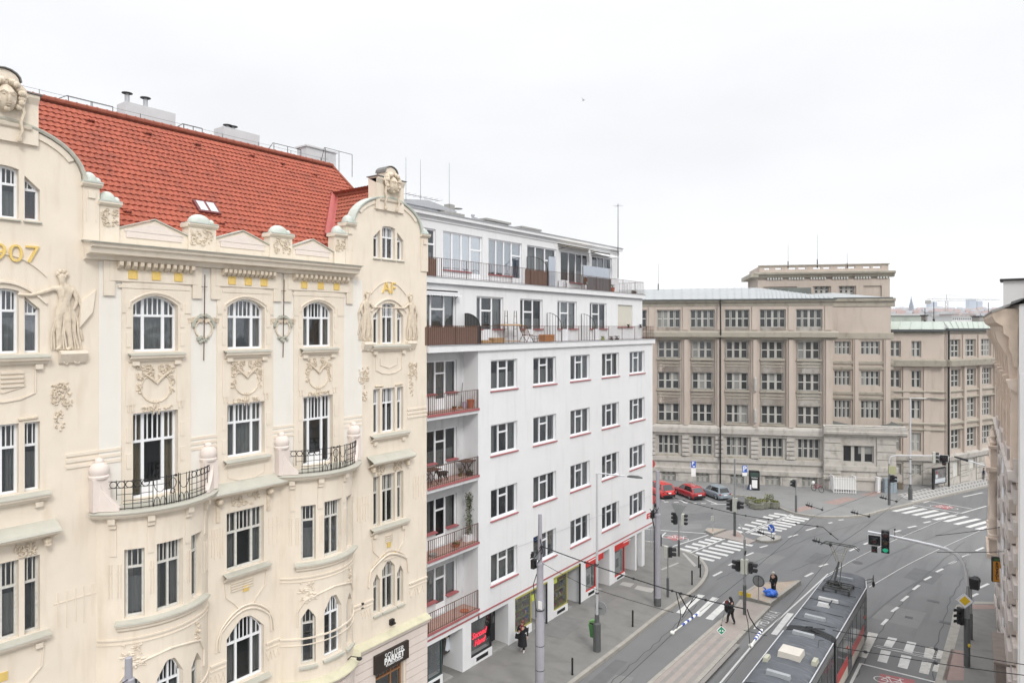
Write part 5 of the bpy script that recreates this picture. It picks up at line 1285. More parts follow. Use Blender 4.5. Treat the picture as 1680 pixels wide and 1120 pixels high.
# brown reed screens behind the railings
M_reed = mat('brown_reed',(.19,.12,.095),.9,.25,18,sx=(1,6,.4))
for pl,a,b,n,z,lab in ((LF,S(697),S(783),.02,z1,'long brown reed screen behind the lower terrace railing beside the cream house'),(T1,S(692,-.9),S(717,-.9),.08,z2,'short brown reed screen on the upper terrace next to the curved gable'),(T1,S(862,-.9),S(899,-.9),.08,z2,'brown reed screen in the middle of the upper terrace railing')):
 r_ = root('reed_screen',lab,'privacy screen',pl.w(a,z,n)); mb = MB(); k = int((b-a)/.05)
 for j in range(k): mb.pb(pl,a+(b-a)*j/k,a+(b-a)*(j+.86)/k,z+.05,z+.88+.03*((j*7) % 3),n-.015,n)
 mb.build('reeds',M_reed,r_)
 mb = MB(); mb.pb(pl,a,b,z+.25,z+.28,n-.03,n-.016); mb.pb(pl,a,b,z+.65,z+.68,n-.03,n-.016); mb.build('batten',M_wood,r_)
# arched dividers between flats
def divider(pl,s,z,n0,n1,h,fill,lab):
 r_ = root('terrace_divider',lab,'divider',pl.w(s,z,n1)); mb = MB(); k = 5
 pts = [(n1,0),(n1,h*.55)]+[(n0+(n1-n0)*math.cos(a*math.pi/16),h*.55+h*.45*math.sin(a*math.pi/16)) for a in range(1,9)]+[(n0,0)]
 mb.tube([pl.w(s,z+q,n) for n,q in pts],.018,4)
 for j in range(1,k):
  u = j/k; n = n0+(n1-n0)*u; q = h*.55+h*.45*math.sqrt(max(0,1-u*u)); mb.tube([pl.w(s,z,n),pl.w(s,z+q,n)],.012,4)
 mb.build('grille',M_iron,r_)
 if fill:
  mb = MB(); mb.face([pl.w(s+.02,z+q,n) for n,q in pts]); mb.build('sheet',mat('dark_divider_sheet',(.10,.10,.10),.7,.2,14),r_)
divider(LF,S(908,-.5),z1,-.95,.05,1.75,False,'arched iron terrace divider left of the third terrace door')
divider(LF,S(964,-.5),z1,-.95,.05,1.75,False,'arched iron terrace divider nearest the roller shutter')
divider(LF,S(774,-.5),z1,-.95,.05,1.6,True,'dark filled arched divider at the end of the long reed screen')
divider(T1,S(880,-1.7),z2,-1.4,.1,1.9,False,'tall arched iron divider on the upper terrace')
# roof furniture
rf = white
def bxp(mb,p0,p1,pyt,x,dx,zb): # box seen between two columns at depth plane x
 y0,y1 = pxy(p0,x),pxy(p1,x); zt_ = zat((p0+p1)/2,pyt,x); mb.box((x-dx,y0,zb),(x,y1,zt_)); return y0,y1,zt_
mb = MB(); y0,y1,zt_ = bxp(mb,652,738,340,-W-4.6,4.5,22.8); hb = mb.build('lift_house',M_whited,rf)
mb = MB(); ym = (y0+y1)/2; mb.poly(Pl((-W-4.4,0),(0,1),(1,0)),[(y0-.3,zt_-.02),(y1+.3,zt_-.02),(y1+.3,zt_+.1),(ym,zt_+.38),(y0-.3,zt_+.1)],-4.8,.05); mb.build('roof',M_steel,hb)
for (p0,p1,pt) in ((728,757,349.5),(797,834,362),(855,884,374)):
 mb = MB(); y0,y1,zt_ = bxp(mb,p0,p1,pt+3,-W-4.2,.9,22.9); ch = mb.build('chimney',M_conc,rf)
 mb = MB(); mb.box((-W-5.25,y0-.12,zt_),(-W-4.05,y1+.12,zt_+.12)); mb.build('chimney_cap',M_conc,ch)
y = pxy(778,-W-4.5); mb = MB()
for dy,h_ in ((-.12,.75),(.14,.6)): mb.lathe((-W-4.5,y+dy,22.9),[(.08,0),(.08,h_),(.12,h_+.02),(.12,h_+.1),(.02,h_+.14)],10)
mb.build('vent_pipe',M_steel,rf)
y = pxy(747,-W-5); mb = MB(); z = zat(747,349,-W-5); mb.box((-W-5.4,y-.55,z),(-W-5,y-.05,z+.45)); mb.lathe((-W-5.0,y+.2,z+.25),[(.3,0),(.3,.02),(.05,.03)],12)
o_ = mb.build('rooftop_unit',M_conc,rf)
def mast(name,px,x,py0,py1,r,lab,cat,arms=(),m=M_iron,group=None):
 y = pxy(px,x); zb,zt_ = zat(px,py1,x),zat(px,py0,x); r_ = root(name,lab,cat,(x,y,zb),group=group)
 mb = MB(); mb.tube([(x,y,zb),(x,y,zt_)],r,5,r*.6); mb.build('pole',m,r_)
 if arms:
  mb = MB()
  for (z,l,k) in arms:
   zz_ = zb+(zt_-zb)*z; mb.tube([(x-.05,y-l*.5,zz_),(x-.05,y+l*.7,zz_)],.012,4)
   for j in range(k): q = y-l*.5+l*1.2*j/max(1,k-1); mb.tube([(x-.35,q,zz_),(x+.3,q,zz_)],.008,4)
  mb.build('antenna_array',m,r_)
 return r_
mast('antenna',690,-W-5,262,336,.012,'thin aerial mast with a television antenna beside the curved gable','antenna',((.18,2.2,7),),group='rooftop aerials')
mast('antenna',737,-W-5,267,340,.012,'thin whip aerial above the lift house','antenna',group='rooftop aerials')
mast('antenna',1014,T2.o.x+.3,334,456,.035,'tall dark pole with a small hook at the end of the upper terrace','antenna',((.97,.3,2),))
mast('lightning_rod',666,-W-1,258,330,.01,'lightning rod beside the mask crowned gable','lightning rod')
# ---------------- shops
shop_glass = glass_mat('shop_glass',(.62,.63,.62),.18)
ZB = -1.2
def sy(px,n=0.0): return S(px,n)
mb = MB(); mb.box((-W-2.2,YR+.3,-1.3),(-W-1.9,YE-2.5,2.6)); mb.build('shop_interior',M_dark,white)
def pillar(a,b,d=1.3,n=0.0,name='pillar'):
 mb = MB(); mb.pb(LF,a,b,ZB,GT,-d,n); return mb.build(name,M_white,white)
P_ = [(759,773),(834,845),(897,908.5),(952,961),(1000,1008.5),(1042,1044.5)]
for a,b in P_: pillar(sy(a),sy(b))
mb = MB(); mb.pb(LF,sy(1053.2),sy(1057.4),ZB,GT,-.35,0); mb.build('corner_pillar',M_white,white)
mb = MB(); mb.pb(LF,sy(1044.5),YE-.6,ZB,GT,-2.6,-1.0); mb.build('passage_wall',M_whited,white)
mb = MB(); mb.pb(LF,YR+.02,YB+.1,GT,2.68,-1.4,.0); mb.build('shop_lintel',M_white,white)
def shopfront(a,b,c,name,fm,base,door_m,sign=None,fascia=None,shelves=None,doorlab=None,dn=-.9):
 """display window a..b flush with the front, recessed door b..c"""
 g0 = gz((a+b)/2)+.13
 mb = MB(); fw = .07; zt_ = GT-.02 if not fascia else GT-.38; zb = g0+base
 for q in ((a,a+fw,zb,zt_),(b-fw,b,zb,zt_),(a+fw,b-fw,zt_-fw,zt_),(a+fw,b-fw,zb,zb+fw)): mb.pb(LF,q[0],q[1],q[2],q[3],-.16,-.06)
 f = mb.build(name,fm,white)
 mb = MB(); mb.face([LF.w(a,zb,-.1),LF.w(b,zb,-.1),LF.w(b,zt_,-.1),LF.w(a,zt_,-.1)]); mb.build('pane',shop_glass,f)
 mb = MB(); mb.face([LF.w(b,zb,-.14),LF.w(b,zb,dn),LF.w(b,zt_,dn),LF.w(b,zt_,-.14)]); mb.build('side_pane',shop_glass,f)
 mb = MB(); mb.pb(LF,a,b,ZB,zb,-.5,-.02); mb.build('plinth',M_white,f)
 mb = MB(); mb.pb(LF,a+(b-a)*.25,b-(b-a)*.2,g0+base*.3,g0+base*.75,-.02,-.012); mb.build('vent_grille',M_black,f)
 mb = MB(); mb.pb(LF,b,c,g0,g0+.95,dn-.05,dn); mb.pb(LF,b,b+.08,g0+.95,GT,dn-.05,dn); mb.pb(LF,c-.08,c,g0+.95,GT,dn-.05,dn); mb.pb(LF,b+.08,c-.08,GT-.35,GT-.27,dn-.05,dn)
 d_ = mb.build('door',door_m,white)
 mb = MB(); mb.face([LF.w(b,g0,dn-.03),LF.w(c,g0,dn-.03),LF.w(c,GT,dn-.03),LF.w(b,GT,dn-.03)]); mb.build('pane',shop_glass,d_)
 mb = MB(); mb.tube([LF.w(c-.16,g0+1.0,dn+.04),LF.w(c-.16,g0+1.35,dn+.04)],.015,4); mb.build('handle',M_steel,d_)
 mb = MB(); mb.pb(LF,b,c,g0-.1,g0+.03,dn,-.05); mb.build('doorstep',M_conc,white)
 if fascia:
  mb = MB(); mb.pb(LF,a-.02,c+.02,zt_,GT,-.12,.03); mb.build('fascia',fascia,white)
 return f,zb,zt_
m_bluegrey = mat('blue_grey_door',(.16,.21,.26),.6,.1,5)
f1,zb,zt_ = shopfront(YR+.1,sy(727),sy(745),'shop_window',mat('dark_teal_frame',(.05,.07,.07),.5,.1),.45,m_bluegrey)
# poster with a woman in a pale dress on the door
mb = MB(); d0,d1 = sy(729,-.8),sy(743,-.8); pz = gz(24)+.13
mb.pb(LF,d0,d1,pz+.75,pz+2.05,-.86,-.85); pst = mb.build('poster',mat('dark_poster_paper',(.05,.045,.04),.6,.3,6),white)
mb = MB(); c = (d0+d1)/2
mb.poly(LF,[(c-.1,pz+1.5),(c+.08,pz+1.5),(c+.12,pz+1.2),(c+.2,pz+.9),(c-.02,pz+.82),(c-.2,pz+.95),(c-.14,pz+1.2)],-.85,-.842); mb.k = 1
mb.poly(LF,[(c-.1+.1*math.cos(t),pz+1.62+.13*math.sin(t)) for t in [i*.628 for i in range(10)]],-.85,-.840); mb.k = 2
mb.poly(LF,[(c-.18,pz+1.85),(c+.15,pz+1.95),(c+.18,pz+2.0),(c-.15,pz+1.93)],-.85,-.841)
mb.build('poster_print',[mat('poster_pale_blue',(.62,.66,.72),.6,.05),mat('poster_blonde',(.58,.44,.25),.6,.2,20),mat('poster_orange',(.5,.16,.06),.6,.1)],pst)
f2,zb,zt_ = shopfront(sy(773),sy(808),sy(834),'shop_window',M_black,.42,M_black)
neon = mat('red_neon',(1.0,.05,.09),.5,0,emit=.5)
m_ = (sy(776)+sy(800))/2-.04
mb = text_mb('Second',.42,PT(m_,1.58,.92,1.0,-.055),.012,-.003,.35); text_mb('Hand',.42,PT(m_+.05,1.18,.92,1.0,-.055),.012,-.003,.35,mb=mb); mb.build('neon_lettering',neon,f2)
yel = mat('yellow_trim',(.34,.31,.09),.6,.1); blu = mat('blue_door_paint',(.03,.10,.34),.5,.08,4)
def shelves(f,a,b,zb,zt_,seed,m):
 q = random.Random(seed); mb = MB(); zs = [zb+.1+(zt_-zb-.5)*i/3 for i in range(4)]
 for z in zs: mb.pb(LF,a+.05,b-.05,z,z+.02,-.55,-.14)
 mb.pb(LF,(a+b)/2-.01,(a+b)/2+.01,zb,zt_-.2,-.5,-.15); mb.build('display_shelf',m,f)
 cols_ = [mat('goods_white',(.6,.6,.58),.6,.1),mat('goods_red',(.42,.10,.08),.6,.1),mat('goods_brown',(.28,.18,.10),.6,.1),mat('goods_green',(.12,.22,.10),.6,.1),mat('goods_grey',(.25,.26,.28),.6,.1)]
 for z in zs:
  s = a+.1
  while s < b-.2:
   w_ = q.uniform(.07,.18); h_ = q.uniform(.1,.26); mb = MB()
   if q.random() < .5: mb.pb(LF,s,s+w_*.8,z+.02,z+.02+h_,-.45,-.25)
   else: mb.lathe(LF.w(s+w_*.4,z+.02,-.33),[(w_*.35,0),(w_*.42,h_*.5),(w_*.2,h_*.8),(w_*.15,h_)],8)
   mb.build('display_goods',q.choice(cols_),f); s += w_+.03
f3,zb,zt_ = shopfront(sy(845.5),sy(873),sy(889),'shop_window',yel,.45,blu,fascia=None); shelves(f3,sy(845.5),sy(873),zb,zt_,3,yel)
f4,zb,zt_ = shopfront(sy(908.5),sy(932),sy(940),'shop_window',yel,.40,blu); shelves(f4,sy(908.5),sy(932),zb,zt_,5,yel)
for a,b,lab in ((845,897,0),(908.5,952,1)):
 mb = MB(); mb.pb(LF,sy(a),sy(b),GT-.02,GT+.06,-.04,.05); mb.build('yellow_fascia',yel,white)
for s,z in ((sy(876),1.7),(sy(912),2.0)):
 mb = MB(); mb.pb(LF,s-.13,s+.2,z,z+.36,-.09,-.06); mb.build('yellow_notice',mat('yellow_green_notice',(.5,.55,.1),.6,.05),white)
redp = mat('shop_red_paint',(.52,.035,.03),.5,.05,3)
f5,zb,zt_ = shopfront(sy(961),sy(979),sy(989),'shop_window',redp,.42,redp,fascia=redp)
f6,zb,zt_ = shopfront(sy(1008.5),sy(1026),sy(1031),'shop_window',redp,.30,redp,fascia=redp)
for f,a,b in ((f5,961,979),(f6,1008.5,1026)):
 mb = MB(); mb.pb(LF,sy(a)+.1,sy(a)+(sy(b)-sy(a))*.62,.35,1.75,-.14,-.115); pp = mb.build('white_poster',mat('poster_white',(.62,.63,.64),.6,.03),f)
 mb = MB(); c = sy(a)+(sy(b)-sy(a))*.36; mb.pb(LF,c-.2,c+.2,.75,1.35,-.113,-.11); mb.build('poster_picture',mat('poster_grey',(.16,.17,.18),.6,.5,8),pp)
for px in (1022,965):
 mb = MB(); mb.pb(LF,sy(px),sy(px)+1.1,GT-.12,GT-.07,.03,.034); mb.build('fascia_stripe',m_lt,white)
mb = MB(); mb.tube([LF.w(sy(950),ZB,.06),LF.w(sy(950),GT+.1,.06)],.06,8); mb.tube([LF.w(sy(895.5),ZB,.06),LF.w(sy(895.5),GT,.06)],.05,8); mb.build('downpipe',M_black,white)
mb = MB(); mb.tube([(LF.o.x+.05,sy(820),5.2),(LF.o.x+.05,YE-.5,4.65)],.008,3); mb.build('facade_cable',M_steel,white)
mb = MB(); a = S(1061); mb.pb(LF,a,S(1067.5),3.05,3.42,.0,.03); pl_ = mb.build('street_plate',redp,white)
mb = text_mb('KORUNNÍ',.12,PT((a+S(1067.5))/2,3.28,.8,1,.032),.002,.002); text_mb('PRAHA 10',.08,PT((a+S(1067.5))/2,3.13,.8,1,.032),.002,.001,mb=mb); mb.build('plate_lettering',m_lt,pl_)

# ---------------- things on balconies and terraces
def pot(loc,lab,m,r=.14,h=.24,plant=None,ph=.3,group=None,seed=1,name='plant_pot',cat='plant pot'):
 r_ = root(name,lab,cat,loc,group); mb = MB(); mb.lathe(loc,[(r*.75,0),(r,h*.9),(r*1.08,h*.9),(r*1.08,h),(r*.9,h),(r*.85,h*.85)],12); mb.build('pot',m,r_)
 if plant:
  q = random.Random(seed); mb = MB(); L = Vector(loc)
  for i in range(60):
   a,t = q.uniform(0,6.28),q.random(); c = L+Vector((math.cos(a)*r*1.2*q.random(),math.sin(a)*r*1.2*q.random(),h+ph*t)); d = Vector((math.cos(a),math.sin(a),q.uniform(-.3,.8)))*.06; e = Vector((-math.sin(a),math.cos(a),.2))*.03
   mb.face([c-d,c+e,c+d,c-e])
  mb.build('foliage',plant,r_)
 return r_
M_terra = mat('terracotta',(.40,.13,.07),.8,.12,8); M_leaf = mat('pot_leaves',(.07,.10,.035),.8,.4,14); M_dryleaf = mat('dry_leaves',(.16,.14,.06),.9,.4,14)
def bl(k,px,n): return Vector(LF.w(S(px,n),2.92+STO*k,n))
pot(bl(3,772,-.35),'terracotta pot with pale lid at the right end of the top loggia',M_terra,.19,.42)
pot(bl(3,745,-.5),'small terracotta saucer pot in the middle of the top loggia',M_terra,.12,.12,M_dryleaf,.05)
pot(bl(3,762,-.6),'pale violet bucket beside the broom on the top loggia',mat('violet_plastic',(.42,.36,.45),.6,.05),.12,.3)
r_ = root('broom','broom leaning in the corner of the top loggia','broom',bl(3,756,-.7)); p = bl(3,756,-.7)
mb = MB(); mb.tube([p+Vector((0,0,.05)),p+Vector((-.1,.25,1.25))],.014,5); mb.build('handle',M_iron,r_); mb = MB(); mb.box((p.x-.05,p.y-.16,p.z),(p.x+.05,p.y+.12,p.z+.09)); mb.build('brush',M_wood,r_)
def bistro_table(p,lab,w=.4,group=None):
 r_ = root('garden_table',lab,'table',p,group); mb = MB(); mb.box((p.x-w*.8,p.y-w,p.z+.70),(p.x+w*.8,p.y+w,p.z+.73)); mb.build('tabletop',M_rust,r_)
 for d in (-1,1):
  mb = MB(); mb.tube([p+Vector((d*w*.5,-w*.6,.0)),p+Vector((d*w*.3,0,.38)),p+Vector((d*w*.5,w*.6,.70))],.018,5); mb.tube([p+Vector((d*w*.5,w*.6,.0)),p+Vector((d*w*.3,0,.36)),p+Vector((d*w*.5,-w*.6,.70))],.018,5); mb.build('leg',M_iron,r_)
 return r_
bistro_table(bl(2,766,-.45),'dark folding garden table at the right end of the second loggia from the top')
bistro_table(bl(2,707,-.40),'dark garden table half hidden behind the cream house on the second loggia from the top',.42)
pot(bl(2,770,-.25),'dark bowl of plants under the garden table',M_iron,.2,.16,M_leaf,.1)
pot(bl(2,755,-.5),'yellowing plant beside the leg of the garden table',M_dryleaf,.1,.12,M_dryleaf,.3)
# a black dog standing on the second loggia: one skinned body
p = bl(2,726,-.35); k_ = .92
dj = {'pel': ((0,.24,.46),.115),'mid': ((0,0,.48),.12),'che': ((0,-.22,.47),.14),'nec': ((0,-.36,.56),.08),'hea': ((0,-.46,.62),.075),'muz': ((0,-.58,.57),.04),'tl0': ((0,.36,.50),.03),'tl1': ((0,.48,.40),.018)}
for d,n_ in ((-1,'l'),(1,'r')):
 dj.update({'s'+n_: ((d*.08,-.22,.38),.06),'w'+n_: ((d*.08,-.20,.18),.035),'p'+n_: ((d*.08,-.22,.03),.035),'h'+n_: ((d*.08,.22,.36),.07),'k'+n_: ((d*.08,.17,.26),.045),'c'+n_: ((d*.08,.29,.16),.028),'f'+n_: ((d*.08,.26,.03),.032)})
nodes = {q: (p+Vector(v[0])*k_,v[1]*k_) for q,v in dj.items()}
E = chain('pel','mid','che','nec','hea','muz')+chain('pel','tl0','tl1')
for n_ in 'lr': E += chain('che','s'+n_,'w'+n_,'p'+n_)+chain('pel','h'+n_,'k'+n_,'c'+n_,'f'+n_)
r_ = root('dog','dark dog standing on the second loggia from the top beside the garden table','dog',p)
vs,fs = skin(nodes,E,1); mb = MB(); mb.v,mb.f,mb.mi = vs,fs,[0]*len(fs); m_fur = mat('dark_fur',(.03,.027,.025),.9,.2,20); mb.build('body',m_fur,r_,smooth='all')
mb = MB()
for d in (-1,1): mb.ball(p+Vector((d*.06,-.44,.64))*k_,(.02,.035,.06),6,4)
mb.build('ears',m_fur,r_)
pot(bl(1,748,-.35),'terracotta bowl in the middle of the third loggia from the top',M_terra,.2,.16,M_dryleaf,.05)
pot(bl(1,710,-.3),'grey bowl at the left end of the third loggia from the top',M_conc,.2,.12)
pot(bl(0,762,-.3),'low brown bowl on the lowest loggia',M_terra,.22,.05)
r_ = root('climbing_plant','tall green climbing plant in a white trough on the third loggia from the top','plant',bl(1,770,-.5)); p = bl(1,770,-.5)
mb = MB(); mb.box((p.x-.15,p.y-.35,p.z),(p.x+.15,p.y+.3,p.z+.32)); mb.build('trough',M_frame,r_)
q = random.Random(4); mb = MB()
for i in range(7): mb.tube([p+Vector((q.uniform(-.1,.1),q.uniform(-.2,.2),.3)),p+Vector((q.uniform(-.1,.1),q.uniform(-.25,.25),1.0)),p+Vector((q.uniform(-.1,.1),q.uniform(-.2,.3),2.3))],.008,3)
mb.build('stem',M_dryleaf,r_); mb = MB()
for i in range(620):
 z = .3+2.1*q.random()**.9; c = p+Vector((q.gauss(0,.10),q.gauss(0,.15+.04*math.sin(z*6)),z)); a = q.uniform(0,6.28); d = Vector((math.cos(a),math.sin(a),q.uniform(-.6,.6)))*q.uniform(.03,.06); e = d.cross(Vector((q.random(),q.random(),1))).normalized()*.03
 mb.face([c-d,c+e,c+d,c-e])
mb.build('foliage',mat('climber_leaves',(.055,.075,.022),.8,.5,10),r_)
# lower terrace furniture
def t1p(px,n=-.4): return Vector(LF.w(S(px,n),z1+.03,n))
M_rawwood = mat('raw_wood',(.48,.30,.15),.7,.15,8)
p = t1p(838,-.45); r_ = root('trestle_shelf','black trestle shelf with wooden boards on the lower terrace','shelf',p)
for d in (-1,1):
 mb = MB(); c = p+Vector((0,d*.42,0))
 for e in (-1,1): mb.tube([c+Vector((0,e*.2,0)),c+Vector((0,e*.10,1.75))],.018,4)
 for z in (.35,.75,1.1,1.45): mb.tube([c+Vector((0,-.2+.05*z,z)),c+Vector((0,.2-.05*z,z))],.014,4)
 mb.build('trestle',M_iron,r_)
mb = MB(); mb.box((p.x-.18,p.y-.75,p.z+.95),(p.x+.18,p.y+.72,p.z+1.02)); mb.build('board',M_rawwood,r_)
mb = MB(); mb.box((p.x-.18,p.y-.3,p.z+.08),(p.x+.18,p.y+.6,p.z+.12)); mb.build('lower_board',M_rawwood,r_)
def crate(p,w,d,h,lab,m=M_rawwood):
 r_ = root('wooden_planter',lab,'planter',p); mb = MB()
 for j in range(3):
  z0 = p.z+.03+h*j/3; z1_ = z0+h/3*.85
  mb.box((p.x-d,p.y-w,z0),(p.x-d+.02,p.y+w,z1_)); mb.box((p.x+d-.02,p.y-w,z0),(p.x+d,p.y+w,z1_)); mb.box((p.x-d+.02,p.y-w,z0),(p.x+d-.02,p.y-w+.02,z1_)); mb.box((p.x-d+.02,p.y+w-.02,z0),(p.x+d-.02,p.y+w,z1_))
 mb.build('slats',m,r_); mb = MB(); mb.box((p.x-d+.03,p.y-w+.03,p.z+.02),(p.x+d-.03,p.y+w-.03,p.z+h*.8)); mb.build('soil',mat('potting_soil',(.09,.06,.04),.95,.3,20),r_)
crate(t1p(795,-.35),.35,.18,.16,'low wooden planter on the lower terrace nearest the reed screen')
crate(t1p(815,-.3),.45,.2,.28,'wooden planter left of the trestle shelf')
crate(t1p(897,-.3),.55,.2,.42,'large orange brown wooden planter right of the deck chair',mat('orange_wood',(.45,.20,.08),.7,.15,8))
p = t1p(863,-.4); r_ = root('deck_chair','dark slatted deck chair on the lower terrace beside the trestle shelf','chair',p); mb = MB()
for d in (-1,1): mb.tube([p+Vector((d*.25,-.35,.95)),p+Vector((d*.25,.1,.3)),p+Vector((d*.25,.45,.02))],.016,4); mb.tube([p+Vector((d*.25,-.3,.02)),p+Vector((d*.25,0,.4)),p+Vector((d*.25,.35,.42))],.016,4)
mb.build('frame',M_rust,r_); mb = MB()
for j in range(9): u = j/9; mb.box((p.x-.24,p.y-.35+.42*u,p.z+.94-.58*u),(p.x+.24,p.y-.31+.42*u,p.z+.97-.58*u))
for j in range(5): mb.box((p.x-.24,p.y+.08+.07*j,p.z+.38),(p.x+.24,p.y+.12+.07*j,p.z+.40))
mb.build('slats',M_wood,r_)
p = t1p(878,-.35); r_ = root('wire_basket','round wire basket beside the deck chair','basket',p); mb = MB()
for j in range(10): a = j*.628; mb.tube([p+Vector((.12*math.cos(a),.12*math.sin(a),0)),p+Vector((.22*math.cos(a),.22*math.sin(a),.35))],.01,3)
for z,r0 in ((.01,.12),(.2,.18),(.35,.22)): mb.tube([p+Vector((r0*math.cos(j*.628),r0*math.sin(j*.628),z)) for j in range(11)],.01,3)
mb.build('wire',M_iron,r_)
pot(t1p(989,-.3),'lime green plant on the lower terrace floor',mat('lime_plastic',(.35,.42,.08),.6,.1),.14,.12,mat('lime_leaves',(.30,.36,.06),.7,.3,12),.14)
pot(t1p(1003,-.3),'dark red leaved plant low on the lower terrace',M_iron,.16,.1,mat('red_leaves',(.10,.045,.05),.8,.3,10),.15)
pot(t1p(1012,-.3),'purple heather clump beside the red leaved plant',M_iron,.18,.1,mat('heather',(.11,.09,.13),.8,.3,10),.17)
for px,zz_ in ((1031,z1+.85),(1051,z1+.85)):
 q = Vector(LF.w(S(px,-.85),zz_,-.85)); pot(q,'dark leafy plant on the sill of the shuttered window' if px == 1031 else 'dark leafy plant at the terrace corner rail',M_black,.09,.1,mat('very_dark_leaves',(.02,.03,.02),.8,.3,10),.14)
# upper terrace
def t2p(px,n=-.5): return Vector(T1.w(S(px,n-1.0),z2+.03,n))
p = t2p(925,-1.2); r_ = root('air_conditioner','white air conditioning unit on the upper terrace','air conditioner',p)
mb = MB(); mb.box((p.x-.15,p.y-.4,p.z+.05),(p.x+.15,p.y+.4,p.z+.62)); mb.build('casing',M_frame,r_)
mb = MB(); c = p+Vector((.155,-.1,.33))
for rr in (.06,.12,.18,.23): mb.tube([c+Vector((0,rr*math.cos(t*.4),rr*math.sin(t*.4))) for t in range(17)],.008,3)
mb.build('fan_grille',M_iron,r_)
# frosted wind screens
M_frost = mat('frosted_panel',(.40,.44,.50),.35,.06,2,spec=.5)
for a,b,n,h0,h1,lab in ((900,911,-.2,0.0,1.9,'pale blue grey wind screen beside the tall arched divider'),(957,1000,-.15,.9,1.65,'wide frosted wind screen at the right end of the upper terrace')):
 s0,s1 = S(a,n-1),S(b,n-1); r_ = root('wind_screen',lab,'wind screen',T1.w(s0,z2,n)); mb = MB(); mb.pb(T1,s0,s1,z2+h0,z2+h1,n-.012,n+.012); mb.build('panel',M_frost,r_)
 mb = MB()
 for s in (s0,(s0+s1)/2,s1): mb.tube([T1.w(s,z2,n-.03),T1.w(s,z2+h1+.05,n-.03)],.02,4)
 mb.build('post',M_iron,r_)
s0,s1 = S(960,-1.1),S(999,-1.1); r_ = root('reed_screen','dark grey slatted screen below the frosted wind screen','privacy screen',T1.w(s0,z2,.08)); mb = MB(); k = 40
for j in range(k): mb.pb(T1,s0+(s1-s0)*j/k,s0+(s1-s0)*(j+.8)/k,z2+.05,z2+.9,.06,.075)
mb.build('reeds',mat('grey_slats',(.17,.165,.17),.8,.15,10),r_)
p = t2p(965,-.6); r_ = root('garden_chair','wooden garden chair on the upper terrace','chair',p); mb = MB(); mb.box((p.x-.22,p.y-.22,p.z+.42),(p.x+.22,p.y+.22,p.z+.46)); mb.build('seat',M_wood,r_)
for a in (-1,1):
 for b in (-1,1): mb = MB(); mb.box((p.x+a*.2-.02,p.y+b*.2-.02,p.z),(p.x+a*.2+.02,p.y+b*.2+.02,p.z+(.9 if b < 0 else .42))); mb.build('leg',M_wood,r_)
mb = MB(); mb.box((p.x-.2,p.y-.22,p.z+.6),(p.x+.2,p.y-.2,p.z+.88)); mb.build('backrest',M_wood,r_)
pot(t2p(1005,-.2),'terracotta pot with a dark shrub at the end of the upper terrace',M_terra,.15,.34,M_leaf,.22)
pot(t2p(1040,-.4),'black planter at the far corner of the upper terrace',M_black,.2,.2,M_leaf,.1)
# awnings
def awning(pl,s0,s1,z,n,out,drop,m,lab,scal=True):
 r_ = root('awning',lab,'awning',pl.w(s0,z,n)); mb = MB(); mb.hexa([pl.w(s0,z-.03,n),pl.w(s1,z-.03,n),pl.w(s1,z-drop-.02,n+out),pl.w(s0,z-drop-.02,n+out),pl.w(s0,z,n),pl.w(s1,z,n),pl.w(s1,z-drop,n+out),pl.w(s0,z-drop,n+out)])
 if scal:
  k = int((s1-s0)/.18)
  for j in range(k):
   a,b = s0+(s1-s0)*j/k,s0+(s1-s0)*(j+1)/k; mb.face([pl.w(a,z-drop,n+out),pl.w(b,z-drop,n+out),pl.w(b,z-drop-.09,n+out),pl.w((a+b)/2,z-drop-.15,n+out),pl.w(a,z-drop-.09,n+out)])
 mb.build('canvas',m,r_)
 mb = MB(); mb.tube([pl.w(s0,z+.02,n+.03),pl.w(s1,z+.02,n+.03)],.04,6)
 for s in (s0+.1,s1-.1): mb.tube([pl.w(s,z-.3,n),pl.w(s,z-drop,n+out)],.015,4)
 mb.build('arm',M_iron,r_)
awning(T1,YR+.05,S(752,-.9),t1z[1]+.12,0,.35,.10,M_frame,'white scalloped awning over the leftmost lower terrace door')
awning(T2,S(918,-2.3),S(968,-2.3),22.42,0,.8,.16,mat('beige_canvas',(.5,.46,.38),.8,.1,4),'half rolled beige awning on the upper terrace',False)
awning(T2,S(972,-2.3),S(1003,-2.3),22.35,0,.9,.30,mat('white_canvas',(.66,.66,.66),.8,.1,4),'white folded awning nearest the tall pole on the upper terrace',False)
# ================================================================ beige school building at the junction
eA = (CR*5-CF).normalized()
pA = G(1365,802.5)
SCH = root('school_building','massive beige stuccoed school building with stone base and grey metal roofs at the junction','building',(pA.x-10,pA.y+6,gz(pA.y)))
M_beige = mat('beige_stucco',(0.48,0.412,0.36),0.92,0.06,.5,0.1,20,stain=0.45,stain_c=(0.33,0.29,0.24),stsc=(1.2,1.2,.16))
M_beiged = mat('dark_beige_band',(0.37,0.34,0.285),0.92,0.08,.8,0.1,20,stain=0.55,stain_c=(0.15,0.135,0.10),stsc=(1.0,1.0,.5))
M_stone = mat('pale_stone',(0.47,0.445,0.41),0.92,0.09,1.2,0.25,12,stain=0.75,stain_c=(0.24,0.22,0.19),stsc=(1.1,1.1,.7))
M_metalroof = mat('grey_metal_roof',(0.34,0.355,0.36),0.65,0.05,.6,stain=.3)
M_greenroof = mat('green_metal_roof',(0.38,0.42,0.375),0.65,0.06,.6,stain=.3)
M_gframe = mat('grey_window_frame',(0.42,0.41,0.38),0.7,0.06,3)
M_wframe = mat('pale_window_bar',(0.60,0.60,0.57),0.6,0.04,3)
A = Pl((pA.x,pA.y),eA,(-pA.x,-pA.y)); 
A = Pl((pA.x,pA.y),(eA.x,eA.y),(0,-1))
